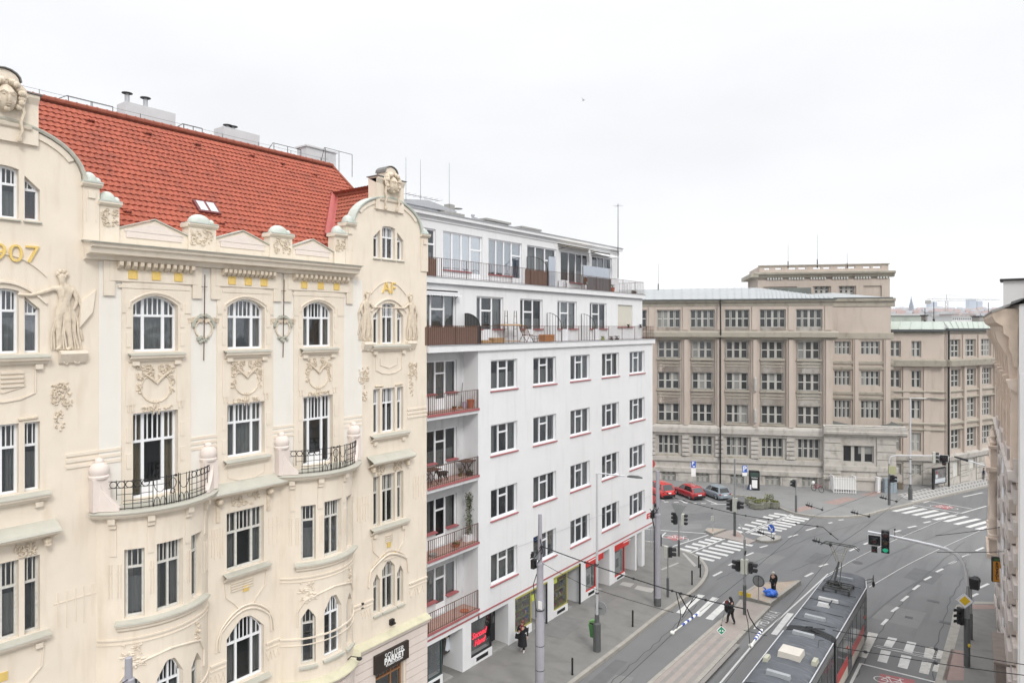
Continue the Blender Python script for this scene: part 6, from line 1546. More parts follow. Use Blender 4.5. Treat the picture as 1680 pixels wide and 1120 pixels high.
def sz(pl,px,py,n=0.0): return pl.s(px,n),pl.z(px,py,n)
M_bargl = mat('barred_glass',(0.05,0.052,0.05),0.3,.3,1.5)
def swin(pl,o,n,cols,rows,thick,kids=True,gm=None,bars=0,grey=True,zrow=.5):
 """school window: heavy grey frame, white sash bars, dark pane"""
 mb = MB(); S_,H = o.s1-o.s0,o.z1-o.z0
 for q in ((o.s0,o.s0+.10,o.z0,o.z1),(o.s1-.10,o.s1,o.z0,o.z1),(o.s0+.1,o.s1-.1,o.z1-.10,o.z1),(o.s0+.1,o.s1-.1,o.z0,o.z0+.10)): mb.pb(pl,q[0],q[1],q[2],q[3],n-.06,n+.06)
 for i in range(1,cols):
  s = o.s0+S_*i/cols; w = thick if (grey is True or i in grey) else .05
  mb.pb(pl,s-w/2,s+w/2,o.z0+.1,o.z1-.1,n-.05,n+.05)
 mb.k = 1
 for i in range(cols):
  a,b = o.s0+S_*i/cols+.07,o.s0+S_*(i+1)/cols-.07
  for j in range(1,rows): z = o.z0+H*(zrow if rows == 2 else j/rows); mb.pb(pl,a,b,z-.045,z+.045,n-.03,n+.035)
  for q in (a,b-.045): mb.pb(pl,q,q+.045,o.z0+.1,o.z1-.1,n-.03,n+.03)
  for j in range(bars): s = a+(b-a)*(j+1)/(bars+1); mb.pb(pl,s-.018,s+.018,o.z0+.1,o.z1-.1,n-.02,n+.05)
 w_ = mb.build('window',[M_gframe,M_wframe],SCH)
 g = MB(); g.face([pl.w(o.s0+.02,o.z0+.02,n-.02),pl.w(o.s1-.02,o.z0+.02,n-.02),pl.w(o.s1-.02,o.z1-.02,n-.02),pl.w(o.s0+.02,o.z1-.02,n-.02)]); g.build('pane',gm or M_glassd,w_)
 c = rnd.random()
 if c < .35:
  g = MB(); a = o.s0+S_*rnd.choice((0,1/3,.5)); b = a+S_*rnd.choice((1/3,.5)); z0 = o.z0+H*rnd.choice((.05,.5))
  g.face([pl.w(a+.06,z0,n-.012),pl.w(min(b,o.s1)-.06,z0,n-.012),pl.w(min(b,o.s1)-.06,o.z1-.1,n-.012),pl.w(a+.06,o.z1-.1,n-.012)]); g.build('blind',mat('grey_blind',(.24,.24,.23),.6,.1,2),w_)
 return w_
def zl(pl,px,pys,n=0.0): return [pl.z(px,p,n) for p in pys]
zr5 = zl(A,1365,(487.5,490.5,497,508,537,541,553,560,589.4,613.3,641.7,667,697,705,720,722,752.7,757,764,776,781,800))
zEave = A.z(1365,490); zC0,zC1 = A.z(1365,554.5),A.z(1365,545)
topw = [(1077.5,1116.4),(1132.4,1172.6),(1188.7,1229.7),(1246.3,1289.2),(1306,1349.4)]
loww = [(1079.7,1114.5),(1135.6,1168.6),(1191.4,1227),(1249,1285),(1308.7,1345.4)]
basw = [(1085.5,1109),(1141.5,1164),(1197.5,1221),(1255,1280.5),(1315.4,1341)]
topw = [(1021,1061)]+topw; loww = [(1024,1059)]+loww; basw = [(1030,1054)]+basw
sA0,sA1 = A.s(1000),A.s(1366.5)
zrow = [(A.z(1345,589),A.z(1345,560)),(A.z(1345,641.7),A.z(1345,613)),(A.z(1345,697),A.z(1345,666.6))]
z_st = A.z(1365,720.5); z_st1 = A.z(1365,704); zg5 = (A.z(1346,752.7),A.z(1346,720.3)); z_s2 = (A.z(1365,765),A.z(1365,757)); z_s3 = (A.z(1365,784),A.z(1365,776)); zb6 = (A.z(1341,800),A.z(1341,779))
aops = []
for (a,b) in topw: aops.append(Op(A.s(a),A.s(b),A.z(1349,537),A.z(1349,507)))
for (a,b) in loww:
 for z0,z1_ in zrow: aops.append(Op(A.s(a),A.s(b),z0,z1_))
 aops.append(Op(A.s(a),A.s(b),*zg5))
for (a,b) in basw: aops.append(Op(A.s(a),A.s(b),*zb6))
mb = MB(); wall(mb,A,sA0,sA1,gz(80)-1.5,z_st+.1,aops,depth=.35); mb.build('stone_storey',M_stone,SCH)
mb = MB(); wall(mb,A,sA0,sA1,z_st+.1,zEave-.05,[o for o in aops if o.z0 > z_st],depth=.35)
mb.face([A.w(sA1,-3,0),A.w(sA1,zEave-.05,0),A.w(sA1,zEave-.05,-8),A.w(sA1,-3,-8)]); mb.build('wall',M_beige,SCH)
for i,o in enumerate(aops):
 r_ = (o.z0+o.z1)/2
 if r_ > zC1: swin(A,o,-.3,4,2,.14,grey=(2,))
 elif r_ > z_st1: swin(A,o,-.3,3,2,.26)
 elif r_ > z_s2[0]: swin(A,o,-.3,4,2,.22,grey=(2,))
 else: swin(A,o,-.3,3,2,.26,bars=3)
mb = MB(); mb.prof(A,sA0,sA1+.15,[(0,zEave-.75),(.05,zEave-.75),(.08,zEave-.62),(.08,zEave-.35),(.35,zEave-.3),(.40,zEave-.1),(0,zEave-.06)]); mb.build('eaves_cornice',M_beiged,SCH)
mb = MB(); mb.prof(A,sA0,sA1+.3,[(.3,zEave-.12),(.55,zEave-.1),(.55,zEave+.04),(0,zEave+.04)]); gt_ = mb.build('gutter',mat('dark_gutter',(.09,.10,.10),.6,.05),SCH)
mb = MB(); mb.prof(A,sA0,sA1+.4,[(0,zC0-.25),(.15,zC0-.2),(.2,zC0),(.75,zC0+.1),(.8,zC1-.1),(.8,zC1),(.3,zC1+.12),(0,zC1+.16)]); mb.build('floor_cornice',M_beiged,SCH)
mb = MB(); mb.prof(A,sA0,sA1+.3,[(0,z_st),(.2,z_st),(.25,z_st+.25),(.5,z_st+.35),(.55,z_st1-.2),(.5,z_st1),(0,z_st1+.15)]); mb.build('stone_cornice',M_stone,SCH)
for za,zb in (z_s2,z_s3):
 mb = MB(); mb.prof(A,sA0,sA1+.3,[(0,za),(.22,za+.05),(.25,zb),(0,zb+.06)]); mb.build('stone_band',M_stone,SCH)
# spandrel bands between windows, pilasters
edges = [sA0]+[q for a,b in loww for q in (A.s(a)-.28,A.s(b)+.28)]+[sA1]
for i in range(0,len(edges),2):
 a,b = edges[i],edges[i+1]
 if b-a < .3: continue
 mb = MB(); mb.pb(A,a+.25,b-.25,z_st1+.1,zC0-.2,0,.42); mb.pb(A,a+.05,b-.05,z_st1+.1,zC0-.2,0,.2); mb.build('pilaster',M_beige,SCH)
 mb = MB(); k = 5; h = (z_st-z_s2[1])/k
 for j in range(k): mb.pb(A,a+.03,b-.03,z_s2[1]+.06+h*j+.06,z_s2[1]+h*(j+1),0,.3)
 mb.build('rusticated_pier',M_stone,SCH)
e2 = [sA0]+[q for a,b in topw for q in (A.s(a)-.1,A.s(b)+.1)]+[sA1]
for i in range(0,len(e2),2):
 mb = MB(); mb.pb(A,e2[i]+.15,e2[i+1]-.15,zC1+.25,zEave-.8,0,.12); mb.build('pilaster',M_beige,SCH)
for a,b in loww:
 a,b = A.s(a),A.s(b)
 for j in range(3):
  z0,z1_ = zrow[j]
  mb = MB(); mb.pb(A,a-.15,b+.15,z0-.22,z0-.02,0,.16); mb.pb(A,a-.1,b+.1,z0-.62,z0-.5,0,.08); mb.pb(A,a-.1,b+.1,z0-.95,z0-.85,0,.06); mb.build('sill',M_beiged,SCH)
 mb = MB(); mb.pb(A,a-.15,b+.15,zg5[0]-.3,zg5[0]-.03,0,.16); mb.build('sill',M_beiged,SCH)
mb = MB()                                 # stone base courses
k = 5; h = (z_s3[0]-(gz(80)-.9))/k
bedges = [sA0]+[q for a,b in basw for q in (A.s(a)-.25,A.s(b)+.25)]+[sA1]
for i in range(0,len(bedges),2):
 if bedges[i+1] > bedges[i]:
  mb = MB()
  for j in range(k): mb.pb(A,bedges[i],bedges[i+1],gz(80)-.9+h*j+.02,gz(80)-.9+h*(j+1),0,.07)
  mb.build('stone_base',M_stone,SCH)
mb = MB(); mb.tube([A.w(A.s(1181),zEave,.5),A.w(A.s(1181),zC1,.85),A.w(A.s(1181),zC0-.2,.5),A.w(A.s(1181),-1,.5)],.09,8); mb.build('downpipe',M_iron,SCH)
for px,py in ((1238,629),(1238,680)):
 mb = MB(); c = A.w(A.s(px),A.z(px,py),.6); mb.lathe(c,[(.06,-.9),(.16,-.8),(.2,0),(.16,.6),(.05,.8)],8); mb.tube([c,c-A.nv*.3],.04,4); mb.build('wall_lantern',M_gframe,SCH)
mb = MB()
mb.pb(A,A.s(1101.5),A.s(1111),zg5[0]+1.2,zg5[1]-.3,-.28,-.27) 
# roof over wing A
def zp(px,py,pl,n): return pl.z(px,py,n)
rz0 = zEave+.02; rpt = [(1000,476),(1134,473.7),(1241,472),(1300,479),(1366,487.2)]
mb = MB()
prev = None
for px,py in rpt:
 n_ = -7.5 if px < 1250 else (-4.0 if px < 1330 else -.6)
 a = A.w(A.s(px),A.z(px,py,n_),0); s_ = A.s(px,n_); top = A.w(s_,A.z(px,py,n_),n_); bot = A.w(A.s(px),rz0,.5)
 if prev:
  k = 9
  for j in range(k):
   b0,b1 = prev[0].lerp(bot,j/k),prev[0].lerp(bot,(j+1)/k); t0,t1 = prev[1].lerp(top,j/k),prev[1].lerp(top,(j+1)/k)
   mb.face([b0,b1,t1,t0]); d = (b1-b0).normalized()*.04; u_ = Vector((0,0,.06)); mb.face([b0-d,b0-d+u_,t0-d+u_,t0-d]); mb.face([b0+d,b0+d+u_,t0+d+u_,t0+d]); mb.face([b0-d+u_,b0+d+u_,t0+d+u_,t0-d+u_])
  mb.face([prev[1],top,top-A.nv*9-Vector((0,0,2)),prev[1]-A.nv*9-Vector((0,0,2))])
 prev = (bot,top)
mb.build('roof',M_metalroof,SCH)
# wing B, slightly set back and parallel
B = A.shift(-3.4); sB0,sB1 = B.s(1364),B.s(1461.5)
zBe = B.z(1440,490); brow = [(559.3,581.6),(608,632.5),(656.6,686)]
bops = [Op(B.s(a),B.s(b),B.z(1410,q1),B.z(1410,q0)) for a,b in ((1368.7,1395.7),(1412.3,1444)) for q0,q1 in brow]
mb = MB(); wall(mb,B,sB0,sB1,gz(80)-2,zBe,bops,depth=.4); mb.face([B.w(sB1,-3,0),B.w(sB1,zBe,0),B.w(sB1,zBe,-12),B.w(sB1,-3,-12)]); mb.build('wall',M_beige,SCH)
for o in bops: swin(B,o,-.3,4,2,.07,bars=0,zrow=.55)
mb = MB(); mb.prof(B,sB0,sB1+.4,[(0,zBe-.9),(.1,zBe-.85),(.1,zBe-.3),(.35,zBe-.25),(.4,zBe+.03),(0,zBe+.1)]); mb.build('eaves_cornice',M_beiged,SCH)
mb = MB(); mb.prof(B,sB0,sB1+.1,[(.2,zBe+.04),(.42,zBe+.04),(.42,zBe+.16),(0,zBe+.18)]); mb.build('gutter',mat('dark_gutter',(.09,.10,.10)),SCH)
for q0,q1 in ((546,556),(592.5,597),(602,606),(643,647),(651,654.5)):
 za,zb = B.z(1410,q1),B.z(1410,q0); mb = MB(); mb.prof(B,sB0,sB1+.25,[(0,za),(.16,za+.02),(.2,zb),(0,zb+.06)]); mb.build('string_course',M_beiged,SCH)
for px0,px1 in ((1399,1408),(1449,1460)):
 mb = MB(); mb.pb(B,B.s(px0),B.s(px1),1,B.z(1410,557),0,.22); mb.pb(B,B.s(px0)+.15,B.s(px1)-.15,1,B.z(1410,557),.22,.32); mb.build('pilaster',M_beige,SCH)
mb = MB(); a,b = B.w(sB0,zBe+.1,.2),B.w(sB1,zBe+.1,.2); ra = B.w(B.s(1366,-6),B.z(1366,480,-6),-6)
mb.face([a,b,ra]); mb.face([a,ra,ra-A.e*8-Vector((0,0,.5)),a-A.e*3]); mb.build('roof',M_metalroof,SCH)
# entrance annex
N_ = A.shift(.55); sN0,sN1 = N_.s(1351),N_.s(1470); zN = N_.z(1420,711); nz0 = gz(79)-.8
no = Op(N_.s(1383),N_.s(1434),N_.z(1408,758.6),N_.z(1408,730.7))
mb = MB(); wall(mb,N_,sN0,sN1,nz0,zN,[no],depth=.35); mb.face([N_.w(sN1,nz0,0),N_.w(sN1,zN,0),N_.w(sN1,zN,-5),N_.w(sN1,nz0,-5)]); mb.face([N_.w(sN0,nz0,0),N_.w(sN0,zN,0),N_.w(sN0,zN,-2),N_.w(sN0,nz0,-2)]); an = mb.build('annex_wall',M_stone,SCH)
swin(N_,no,-.3,3,1,.34,gm=M_black)
mb = MB(); mb.prof(N_,sN0-.1,sN1+.9,[(0,zN-.3),(.4,zN-.25),(.75,zN),(.8,zN+.25),(.72,zN+.3),(.78,zN+.75),(0,zN+.9)]); mb.hexa([N_.w(sN1+.85,zN-.25,.7),N_.w(sN1+.86,zN-.25,.7),N_.w(sN1+.86,zN-.25,-4),N_.w(sN1+.85,zN-.25,-4),N_.w(sN1+.85,zN+.8,.7),N_.w(sN1+.9,zN+.8,.7),N_.w(sN1+.9,zN+.8,-4),N_.w(sN1+.85,zN+.8,-4)]); mb.build('annex_cornice',M_stone,SCH)
mb = MB(); r0,r1 = N_.w(sN0,zN+.85,.6),N_.w(sN1+.9,zN+.85,.6); t0 = B.w(B.s(1367),B.z(1367,690),0); t1 = B.w(B.s(1425),B.z(1430,703),0)
mb.face([r0,r1,t1,t0]); mb.face([r1,t1,N_.w(sN1+.9,zN+.85,-4.2)]); mb.build('annex_roof',mat('dark_slate_metal',(.13,.14,.13),.6,.2,1,stain=.4),SCH)
k = 8; h = (zN-.3-nz0)/k
for (a,b) in ((sN0+.05,no.s0-.25),(no.s1+.25,sN1-.03)):
 mb = MB()
 for j in range(3,k): mb.pb(N_,a,b,nz0+h*j+.07,nz0+h*(j+1),0,.13)
 mb.build('rusticated_pier',M_stone,SCH)
for py0,py1 in ((765,773),(783,788)):
 za,zb = N_.z(1420,py1),N_.z(1420,py0); mb = MB(); mb.prof(N_,sN0,sN1+.15,[(0,za),(.2,za+.03),(.22,zb),(0,zb+.05)]); mb.build('stone_band',M_stone,SCH)
# wing C beside it, then wing D running away to the right
pC = B.w(sB1-.3,0,-1.0); C_ = Pl((pC.x,pC.y),(eA.x,eA.y),(0,-1)); sC0,sC1 = 0.0,C_.s(1548.5); zCe = C_.z(1500,541)
crow = [(559.3,585.3),(607.5,635.7),(655.8,687),(709.5,740)]
cops = [Op(max(C_.s(a),.35),C_.s(b),C_.z(1500,q1),C_.z(1500,q0)) for a,b in ((1461,1478),(1495.4,1511.5)) for q0,q1 in crow]+[Op(C_.s(1495.4),C_.s(1511.5),C_.z(1500,779),C_.z(1500,761)),Op(max(.35,C_.s(1464)),C_.s(1479),C_.z(1500,779),C_.z(1500,761))]
zsC = C_.z(1500,752); mb = MB(); wall(mb,C_,sC0,sC1,gz(85)-2,zsC,[o for o in cops if o.z1 < zsC],depth=.4); mb.build('stone_storey',M_stone,SCH)
mb = MB(); wall(mb,C_,sC0,sC1,zsC,zCe,[o for o in cops if o.z1 > zsC],depth=.4); mb.build('wall',M_beige,SCH)
for i,o in enumerate(cops): swin(C_,o,-.3,2,2,.16,bars=0 if i % 4 != 3 and i < 8 else 3)
pD = C_.w(sC1,0,0); eD = (CR*1.70+CF).normalized(); D_ = Pl((pD.x,pD.y),(eD.x,eD.y),(0,-1)); sD1 = D_.s(1680)
zDe = D_.z(1560,539.5)
dcol = [(1557.5,1575.8),(1583.8,1601.2),(1609,1626.7),(1632.8,1649),(1655,1670)]
dz = [(D_.z(1566,q1),D_.z(1566,q0)) for q0,q1 in ((556.6,586),(606,635),(654.4,688),(704.6,737))]
dops = [Op(D_.s(a),D_.s(b),*z) for a,b in dcol for z in dz]+[Op(D_.s(1563),D_.s(1573.5),D_.z(1566,782),D_.z(1566,757)),Op(D_.s(1590),D_.s(1600),D_.z(1566,774),D_.z(1566,757))]
mb = MB(); wall(mb,D_,0,sD1,gz(85)-2.5,zsC,[o for o in dops if o.z1 < zsC],depth=.4); mb.build('stone_storey',M_stone,SCH)
mb = MB(); wall(mb,D_,0,sD1,zsC,zDe,[o for o in dops if o.z1 > zsC],depth=.4); mb.build('wall',M_beige,SCH)
for o in dops:
 if o.z1 < dz[3][0]: 
  mb = MB(); mb.pb(D_,o.s0,o.s1,o.z0,o.z1,-.25,-.2); mb.build('door',M_wframe,SCH)
 else: swin(D_,o,-.3,4 if o.s1-o.s0 > 2.5 else 3,3,.12,grey=(2,))
for pl,a,b in ((C_,sC0,sC1),(D_,0,sD1)):
 px = 1500 if pl is C_ else 1560
 ze = zCe if pl is C_ else zDe
 mb = MB(); mb.prof(pl,a-.0,b,[(0,ze-.25),(.5,ze-.2),(.55,ze+.05),(0,ze+.1)]); mb.build('gutter',mat('dark_gutter',(.09,.10,.10)),SCH)
 for q0,q1,dd in ((590,601,.8),(641,644,.25),(652,655,.3),(693,697,.3),(703,706,.25),(746,755,.5),(546,548,.1)):
  za,zb = C_.z(1500,q1),C_.z(1500,q0); mb = MB(); mb.prof(pl,a,b,[(0,za),(dd*.8,za+.05),(dd,zb-.05),(0,zb+.1)]); mb.build('string_course',M_beiged if q0 < 740 else M_stone,SCH)
# stone base of C and D
for pl,a,b,oo in ((C_,sC0,sC1,cops),(D_,0,sD1,dops)):
 zt_ = C_.z(1500,757); z0 = gz(85)-1.3; k = 6; h = (zt_-z0)/k; ed = [a+.02]
 for o in sorted([o for o in oo if o.z1 < zt_+.3],key=lambda o: o.s0): ed += [o.s0-.15,o.s1+.15]
 ed.append(b-.02)
 for i in range(0,len(ed),2):
  if ed[i+1]-ed[i] < .3: continue
  mb = MB()
  for j in range(k): mb.pb(pl,ed[i],ed[i+1],z0+h*j+.07,z0+h*(j+1),0,.12)
  mb.build('rusticated_base',M_stone,SCH)
dcs = [0.]+[q for a,b in dcol for q in (D_.s(a)-.2,D_.s(b)+.2)]
for i in range(0,len(dcs)-1,2):
 if dcs[i+1]-dcs[i] < .3: continue
 mb = MB(); mb.pb(D_,dcs[i]+.08,dcs[i+1]-.08,C_.z(1500,745),C_.z(1500,602),0,.3); mb.build('pilaster',M_beige,SCH)
 mb = MB(); mb.pb(D_,dcs[i]+.08,dcs[i+1]-.08,C_.z(1500,589),C_.z(1500,549),0,.15); mb.build('pilaster',M_beige,SCH)
for px0,px1 in ((1481,1492),(1515,1526)):
 mb = MB(); mb.pb(C_,C_.s(px0),C_.s(px1),C_.z(1500,745),C_.z(1500,602),0,.15); mb.build('pilaster',M_beige,SCH)
mb = MB(); mb.tube([D_.w(.25,zDe,.4),D_.w(.25,-2,.4)],.1,6); mb.build('downpipe',M_iron,SCH)
mb = MB()
def seam_roof(mb,q):
 """quad b0,b1,t1,t0 with standing seams"""
 b0,b1,t1,t0 = q; L = (b1-b0).length; k = max(2,int(L/1.1))
 for j in range(k):
  p0,p1 = b0.lerp(b1,j/k),b0.lerp(b1,(j+1)/k); r0,r1 = t0.lerp(t1,j/k),t0.lerp(t1,(j+1)/k); mb.face([p0,p1,r1,r0])
  d = (b1-b0).normalized()*.03; u_ = Vector((0,0,.07)); mb.face([p0-d,p0-d+u_,r0-d+u_,r0-d]); mb.face([p0+d,p0+d+u_,r0+d+u_,r0+d]); mb.face([p0-d+u_,p0+d+u_,r0+d+u_,r0-d+u_])
def up(pl,px,py,n): return pl.w(pl.s(px,n),pl.z(px,py,n),n)
cr = up(C_,1548,527,-6)
seam_roof(mb,(C_.w(sC0,zCe+.06,.5),C_.w(sC1,zCe+.06,.5),cr,up(C_,1462,527,-6)))
seam_roof(mb,(D_.w(0,zDe+.06,.5),D_.w(sD1,zDe+.06,.5),up(D_,1690,528,-6),cr))
mb.build('roof',M_greenroof,SCH)
# tower block behind
T_ = A.shift(-13); sT0,sT1 = T_.s(1243),T_.s(1459); zT = T_.z(1400,434.5); zTc = (T_.z(1400,453),T_.z(1400,447.5))
tw = [(1336,1360.5),(1377,1401.5)]
tops_ = [Op(T_.s(a),T_.s(b),T_.z(1390,487),T_.z(1390,468.5)) for a,b in tw]
pst = [1243,1266,1297,1306,1322,1333,1363,1374,1405,1415,1447,1459]
slots = []
for a,b in ((1254,1263),(1272,1282),(1294,1306),(1310,1322),(1334,1347),(1351,1362),(1374,1388),(1392,1403),(1416,1428),(1432,1446)):
 slots.append(Op(T_.s(a),T_.s(b),T_.z(1400,440.3),T_.z(1400,437.2)))
mb = MB(); wall(mb,T_,sT0,sT1,14,T_.z(1400,449),tops_,depth=.4); mb.face([T_.w(sT0,14,0),T_.w(sT0,zT-1,0),T_.w(sT0,zT-1,-9),T_.w(sT0,14,-9)]); mb.face([T_.w(sT1,14,0),T_.w(sT1,zT-1,0),T_.w(sT1,zT-1,-9),T_.w(sT1,14,-9)])
mb.build('tower_wall',M_beige,SCH)
mb = MB(); wall(mb,T_,sT0+.2,sT1-.1,zTc[1],zT,slots,depth=.4,sides=True); wall(mb,T_,sT0+.2,sT1-.1,zTc[1],zT,slots,n=-.4,depth=0); mb.face([T_.w(sT0+.2,zTc[1],0),T_.w(sT0+.2,zT,0),T_.w(sT0+.2,zT,-9),T_.w(sT0+.2,zTc[1],-9)]); mb.build('parapet',M_beige,SCH)
mb = MB(); mb.prof(T_,sT0-.5,sT1+.5,[(0,zTc[0]-.15),(.35,zTc[0]-.1),(.45,zTc[0]+.15),(.85,zTc[1]-.1),(.9,zTc[1]+.12),(0,zTc[1]+.25)])
mb.prof(T_,sT0+.1,sT1,[(-.45,zT),(.15,zT),(.18,zT+.12),(-.45,zT+.14)]); mb.build('tower_cornice',M_beiged,SCH)
mb = MB(); mb.hexa([T_.w(sT0-.9,zTc[0],.8),T_.w(sT0,zTc[0],.8),T_.w(sT0,zTc[0],-9),T_.w(sT0-.9,zTc[0],-9),T_.w(sT0-.9,zTc[1]+.1,.8),T_.w(sT0,zTc[1]+.1,.8),T_.w(sT0,zTc[1]+.1,-9),T_.w(sT0-.9,zTc[1]+.1,-9)]); mb.build('cornice_return',M_beiged,SCH)
mb = MB()
for j in range(46):
 s = sT0+.6+(sT1-sT0-1.0)*j/45
 if j % 8 in (0,1):
  if mb.v: mb.build('dentils',M_wframe,SCH); mb = MB()
  continue
 mb.pb(T_,s-.09,s+.09,zTc[0]-.35,zTc[0]-.1,0,.4)
mb.build('dentils',M_wframe,SCH)
for a,b in ((1307,1333),(1363,1375),(1404,1416),(1446,1459),(1243,1252)):
 mb = MB(); mb.pb(T_,T_.s(a),T_.s(b),14,T_.z(1400,468),0,.2); mb.build('pilaster',M_beige,SCH)
mb = MB(); mb.prof(T_,sT0,sT1,[(0,T_.z(1400,469)),(.2,T_.z(1400,469)),(.22,T_.z(1400,458)),(0,T_.z(1400,457))]); mb.build('frieze',M_beige,SCH)
for o in tops_: swin(T_,o,-.3,3,3,.35)
mb = MB(); q = A.shift(-9.5); mb.pb(q,q.s(1262),q.s(1331),17.5,q.z(1300,472),-2,0); mb.build('roof_housing',mat('dark_slate_metal',(.13,.14,.13)),SCH)
for px,py0,py1,n in ((1080,432,474,-7),(1230,462,475,-7),(1293,400,436,-13),(1341,385,436,-13),(1390,415,436,-13)):
 mb = MB(); p0,p1 = up(A,px,py1,n),up(A,px,py0,n); mb.tube([p0-Vector((0,0,.3)),p0+(p1-p0)*.2],.07,5); mb.tube([p0,p1],.025,4,.012); mb.build('lightning_rod',M_iron,SCH)

# ================================================================ right hand side of the street
RP = Pl((1.63,0),(-.0518,1),(-1,0))
pink = root('apartment_building','pink stone house edge at the right with rusticated blocks, columned balcony and deep cornice','building',(1,45,gz(45)))
M_pstone = mat('pink_sandstone',(0.62,0.52,0.44),0.9,0.10,1.5,0.2,20,stain=.4,stain_c=(.30,.23,.17),stsc=(2,2,.7))
M_gstone = mat('grey_pink_stone',(0.50,0.45,0.42),0.9,0.10,1.5,0.2,20,stain=.5,stain_c=(.22,.20,.18),stsc=(2,2,.7))
M_brown = mat('brown_soffit',(0.56,0.46,0.37),0.9,0.15,2.5,0.2,20,stain=.4)
y0 = 33.4
mb = MB(); mb.pb(RP,y0,53,-2,17.0,-9,0); mb.build('wall',M_pstone,pink)
mb = MB()
k = 22; h = .62; HRR = random.Random(3)
for j in range(k):
 z0 = -1.2+h*j
 if z0 > 11.4: break
 for i in range(12):
  a = y0+.02+2.7*i+(1.2 if j % 2 else 0); b = a+2.55
  if i > 6: continue
  mb.pb(RP,max(a,y0+.02),b,z0+.09,z0+h,0,(.12,.24)[(i+j) % 2]+.03*HRR.random())
mb.build('rustication',M_gstone,pink); mb = MB()
mb = MB(); mb.prof(RP,y0,53,[(0,15.4),(.14,15.5),(.18,15.9),(.3,16.2),(.28,16.6),(.45,16.75),(.47,17.05),(.7,17.2),(.82,17.45),(.82,17.6),(.5,17.75),(-.5,17.7)]); mb.build('cornice',M_brown,pink)
mb = MB(); mb.prof(RP,y0-.05,53,[(.8,17.6),(.87,17.62),(.87,17.68),(.35,17.9),(-.5,18.2)]); mb.build('cornice_flashing',mat('grey_eaves_metal',(.28,.28,.27),.6,.15,3),pink)
for j in range(6):
 s = y0+.6+3.4*j; mb = MB(); mb.prof(RP,s-.25,s+.25,[(0,14.8),(.25,15.0),(.3,15.8),(.65,16.5),(.7,16.85),(0,16.9)]); mb.build('console',M_pstone,pink)
for j in range(6):
 s = y0+.5+3.4*j; mb = MB(); mb.pb(RP,s-.3,s+.3,11.4,14.6,0,.22); mb.prof(RP,s-.42,s+.42,[(0,14.4),(.28,14.6),(.36,14.9),(0,15.0)]); mb.build('pilaster',M_pstone,pink)
 floral(RP,s,14.0,.5,.9,.2,M_brown,parent=pink,k=8)
mb = MB(); mb.prof(RP,y0,53,[(0,10.9),(.3,11.0),(.35,11.3),(0,11.4)]); mb.build('string_course',M_gstone,pink)
# columned balcony
bs0,bs1 = 47.5,51.5
mb = MB(); mb.pb(RP,bs0,bs1,3.85,4.1,0,.72); mb.pb(RP,bs0+.1,bs1-.1,4.1,4.95,0,.62); mb.pb(RP,bs0-.05,bs1+.05,4.95,5.05,0,.68); bal = mb.build('balcony',M_pstone,pink); mb = MB(); mb.pb(RP,bs0+.1,bs1-.1,8.35,8.85,0,.62); mb.pb(RP,bs0-.15,bs1+.15,8.85,9.05,0,.78); mb.pb(RP,bs0+.2,bs1-.2,9.05,10.1,0,.55); mb.pb(RP,bs0,bs1,10.1,10.25,0,.66)
mb.build('entablature',M_pstone,bal)
for s in (bs0+.35,bs1-.35):
 c = RP.w(s,5.05,.40); mb = MB(); mb.lathe(c,[(.30,0),(.30,.12),(.24,.18),(.22,1.0),(.23,1.05),(.21,1.1),(.18,2.85),(.22,2.9),(.22,2.95),(.30,3.1),(.32,3.3)],14); mb.build('column',M_pstone,bal,smooth=True)
mb = MB()
for s in (bs0+.5,bs1-.5): mb = MB(); mb.prof(RP,s-.2,s+.2,[(0,3.0),(.25,3.15),(.5,3.6),(.6,3.85),(0,3.85)]); mb.build('console',M_brown,bal)
for j in range(3):
 mb = MB(); c = RP.w(bs0+.6+j,10.25,.42); mb.lathe(c,[(.16,0),(.2,.15),(.1,.3),(.18,.5),(.05,.7)],10); mb.build('urn_finial',M_pstone,bal,smooth=True)
# shop canopy, doorway and orange vertical sign
mb = MB(); mb.pb(RP,36.2,39.6,1.0,2.5,.14,.62); mb.pb(RP,36.1,39.7,2.5,2.6,.14,.7); mb.build('shop_canopy',mat('brown_grey_canopy',(.20,.165,.145),.7,.15,3),pink)
for s in (36.6,38.6): mb = MB(); mb.pb(RP,s,s+.4,-1,1.0,.14,.3); mb.build('door_jamb',mat('pale_yellow_stone',(.50,.43,.30),.9,.1,4),pink)
mb = MB(); mb.tube([RP.w(y0+7.5,-1,.2),RP.w(y0+7.5,11,.2)],.07,8); mb.build('downpipe',M_frame,pink)
P0 = Vector((0,0,EYE))+ray(1627.2,932)*37.0; P1 = Vector((0,0,EYE))+ray(1641.6,932)*36.9
zt_,zb_ = EYE+37*(537-912.5)/1120,EYE+37*(537-953)/1120
VS = Pl((P0.x,P0.y),(P1.x-P0.x,P1.y-P0.y),(-P0.x,-P0.y)); LV = (P1-P0).length
r_ = root('projecting_sign','orange vertical sign with a black top projecting from the pink stone house','sign',(P0.x,P0.y,zb_))
mb = MB(); mb.pb(VS,0,LV,zb_,zt_,-.08,.08); cb = mb.build('casing',M_black,r_)
mb = MB(); mb.pb(VS,.03,LV-.03,zb_+.03,zt_-.22,.08,.09); mb.build('panel',mat('orange_panel',(.62,.27,.03),.5,.05,3),r_)
mb = MB(); mb.pb(VS,.05,LV-.05,zt_-.19,zt_-.04,.08,.09); mb.build('green_display',mat('green_display',(.06,.13,.05),.5,.3,9),r_)
mb = MB(); hh = (zt_-.24-zb_)/8.2
for i,ch in enumerate('AGUSPOL'): text_mb(ch,.19,(lambda i: (lambda x,y,z: VS.w(LV/2+x,zt_-.32-hh*i+y,.094+z)))(i),.002,.008,mb=mb)
mb.build('lettering',M_black,r_)
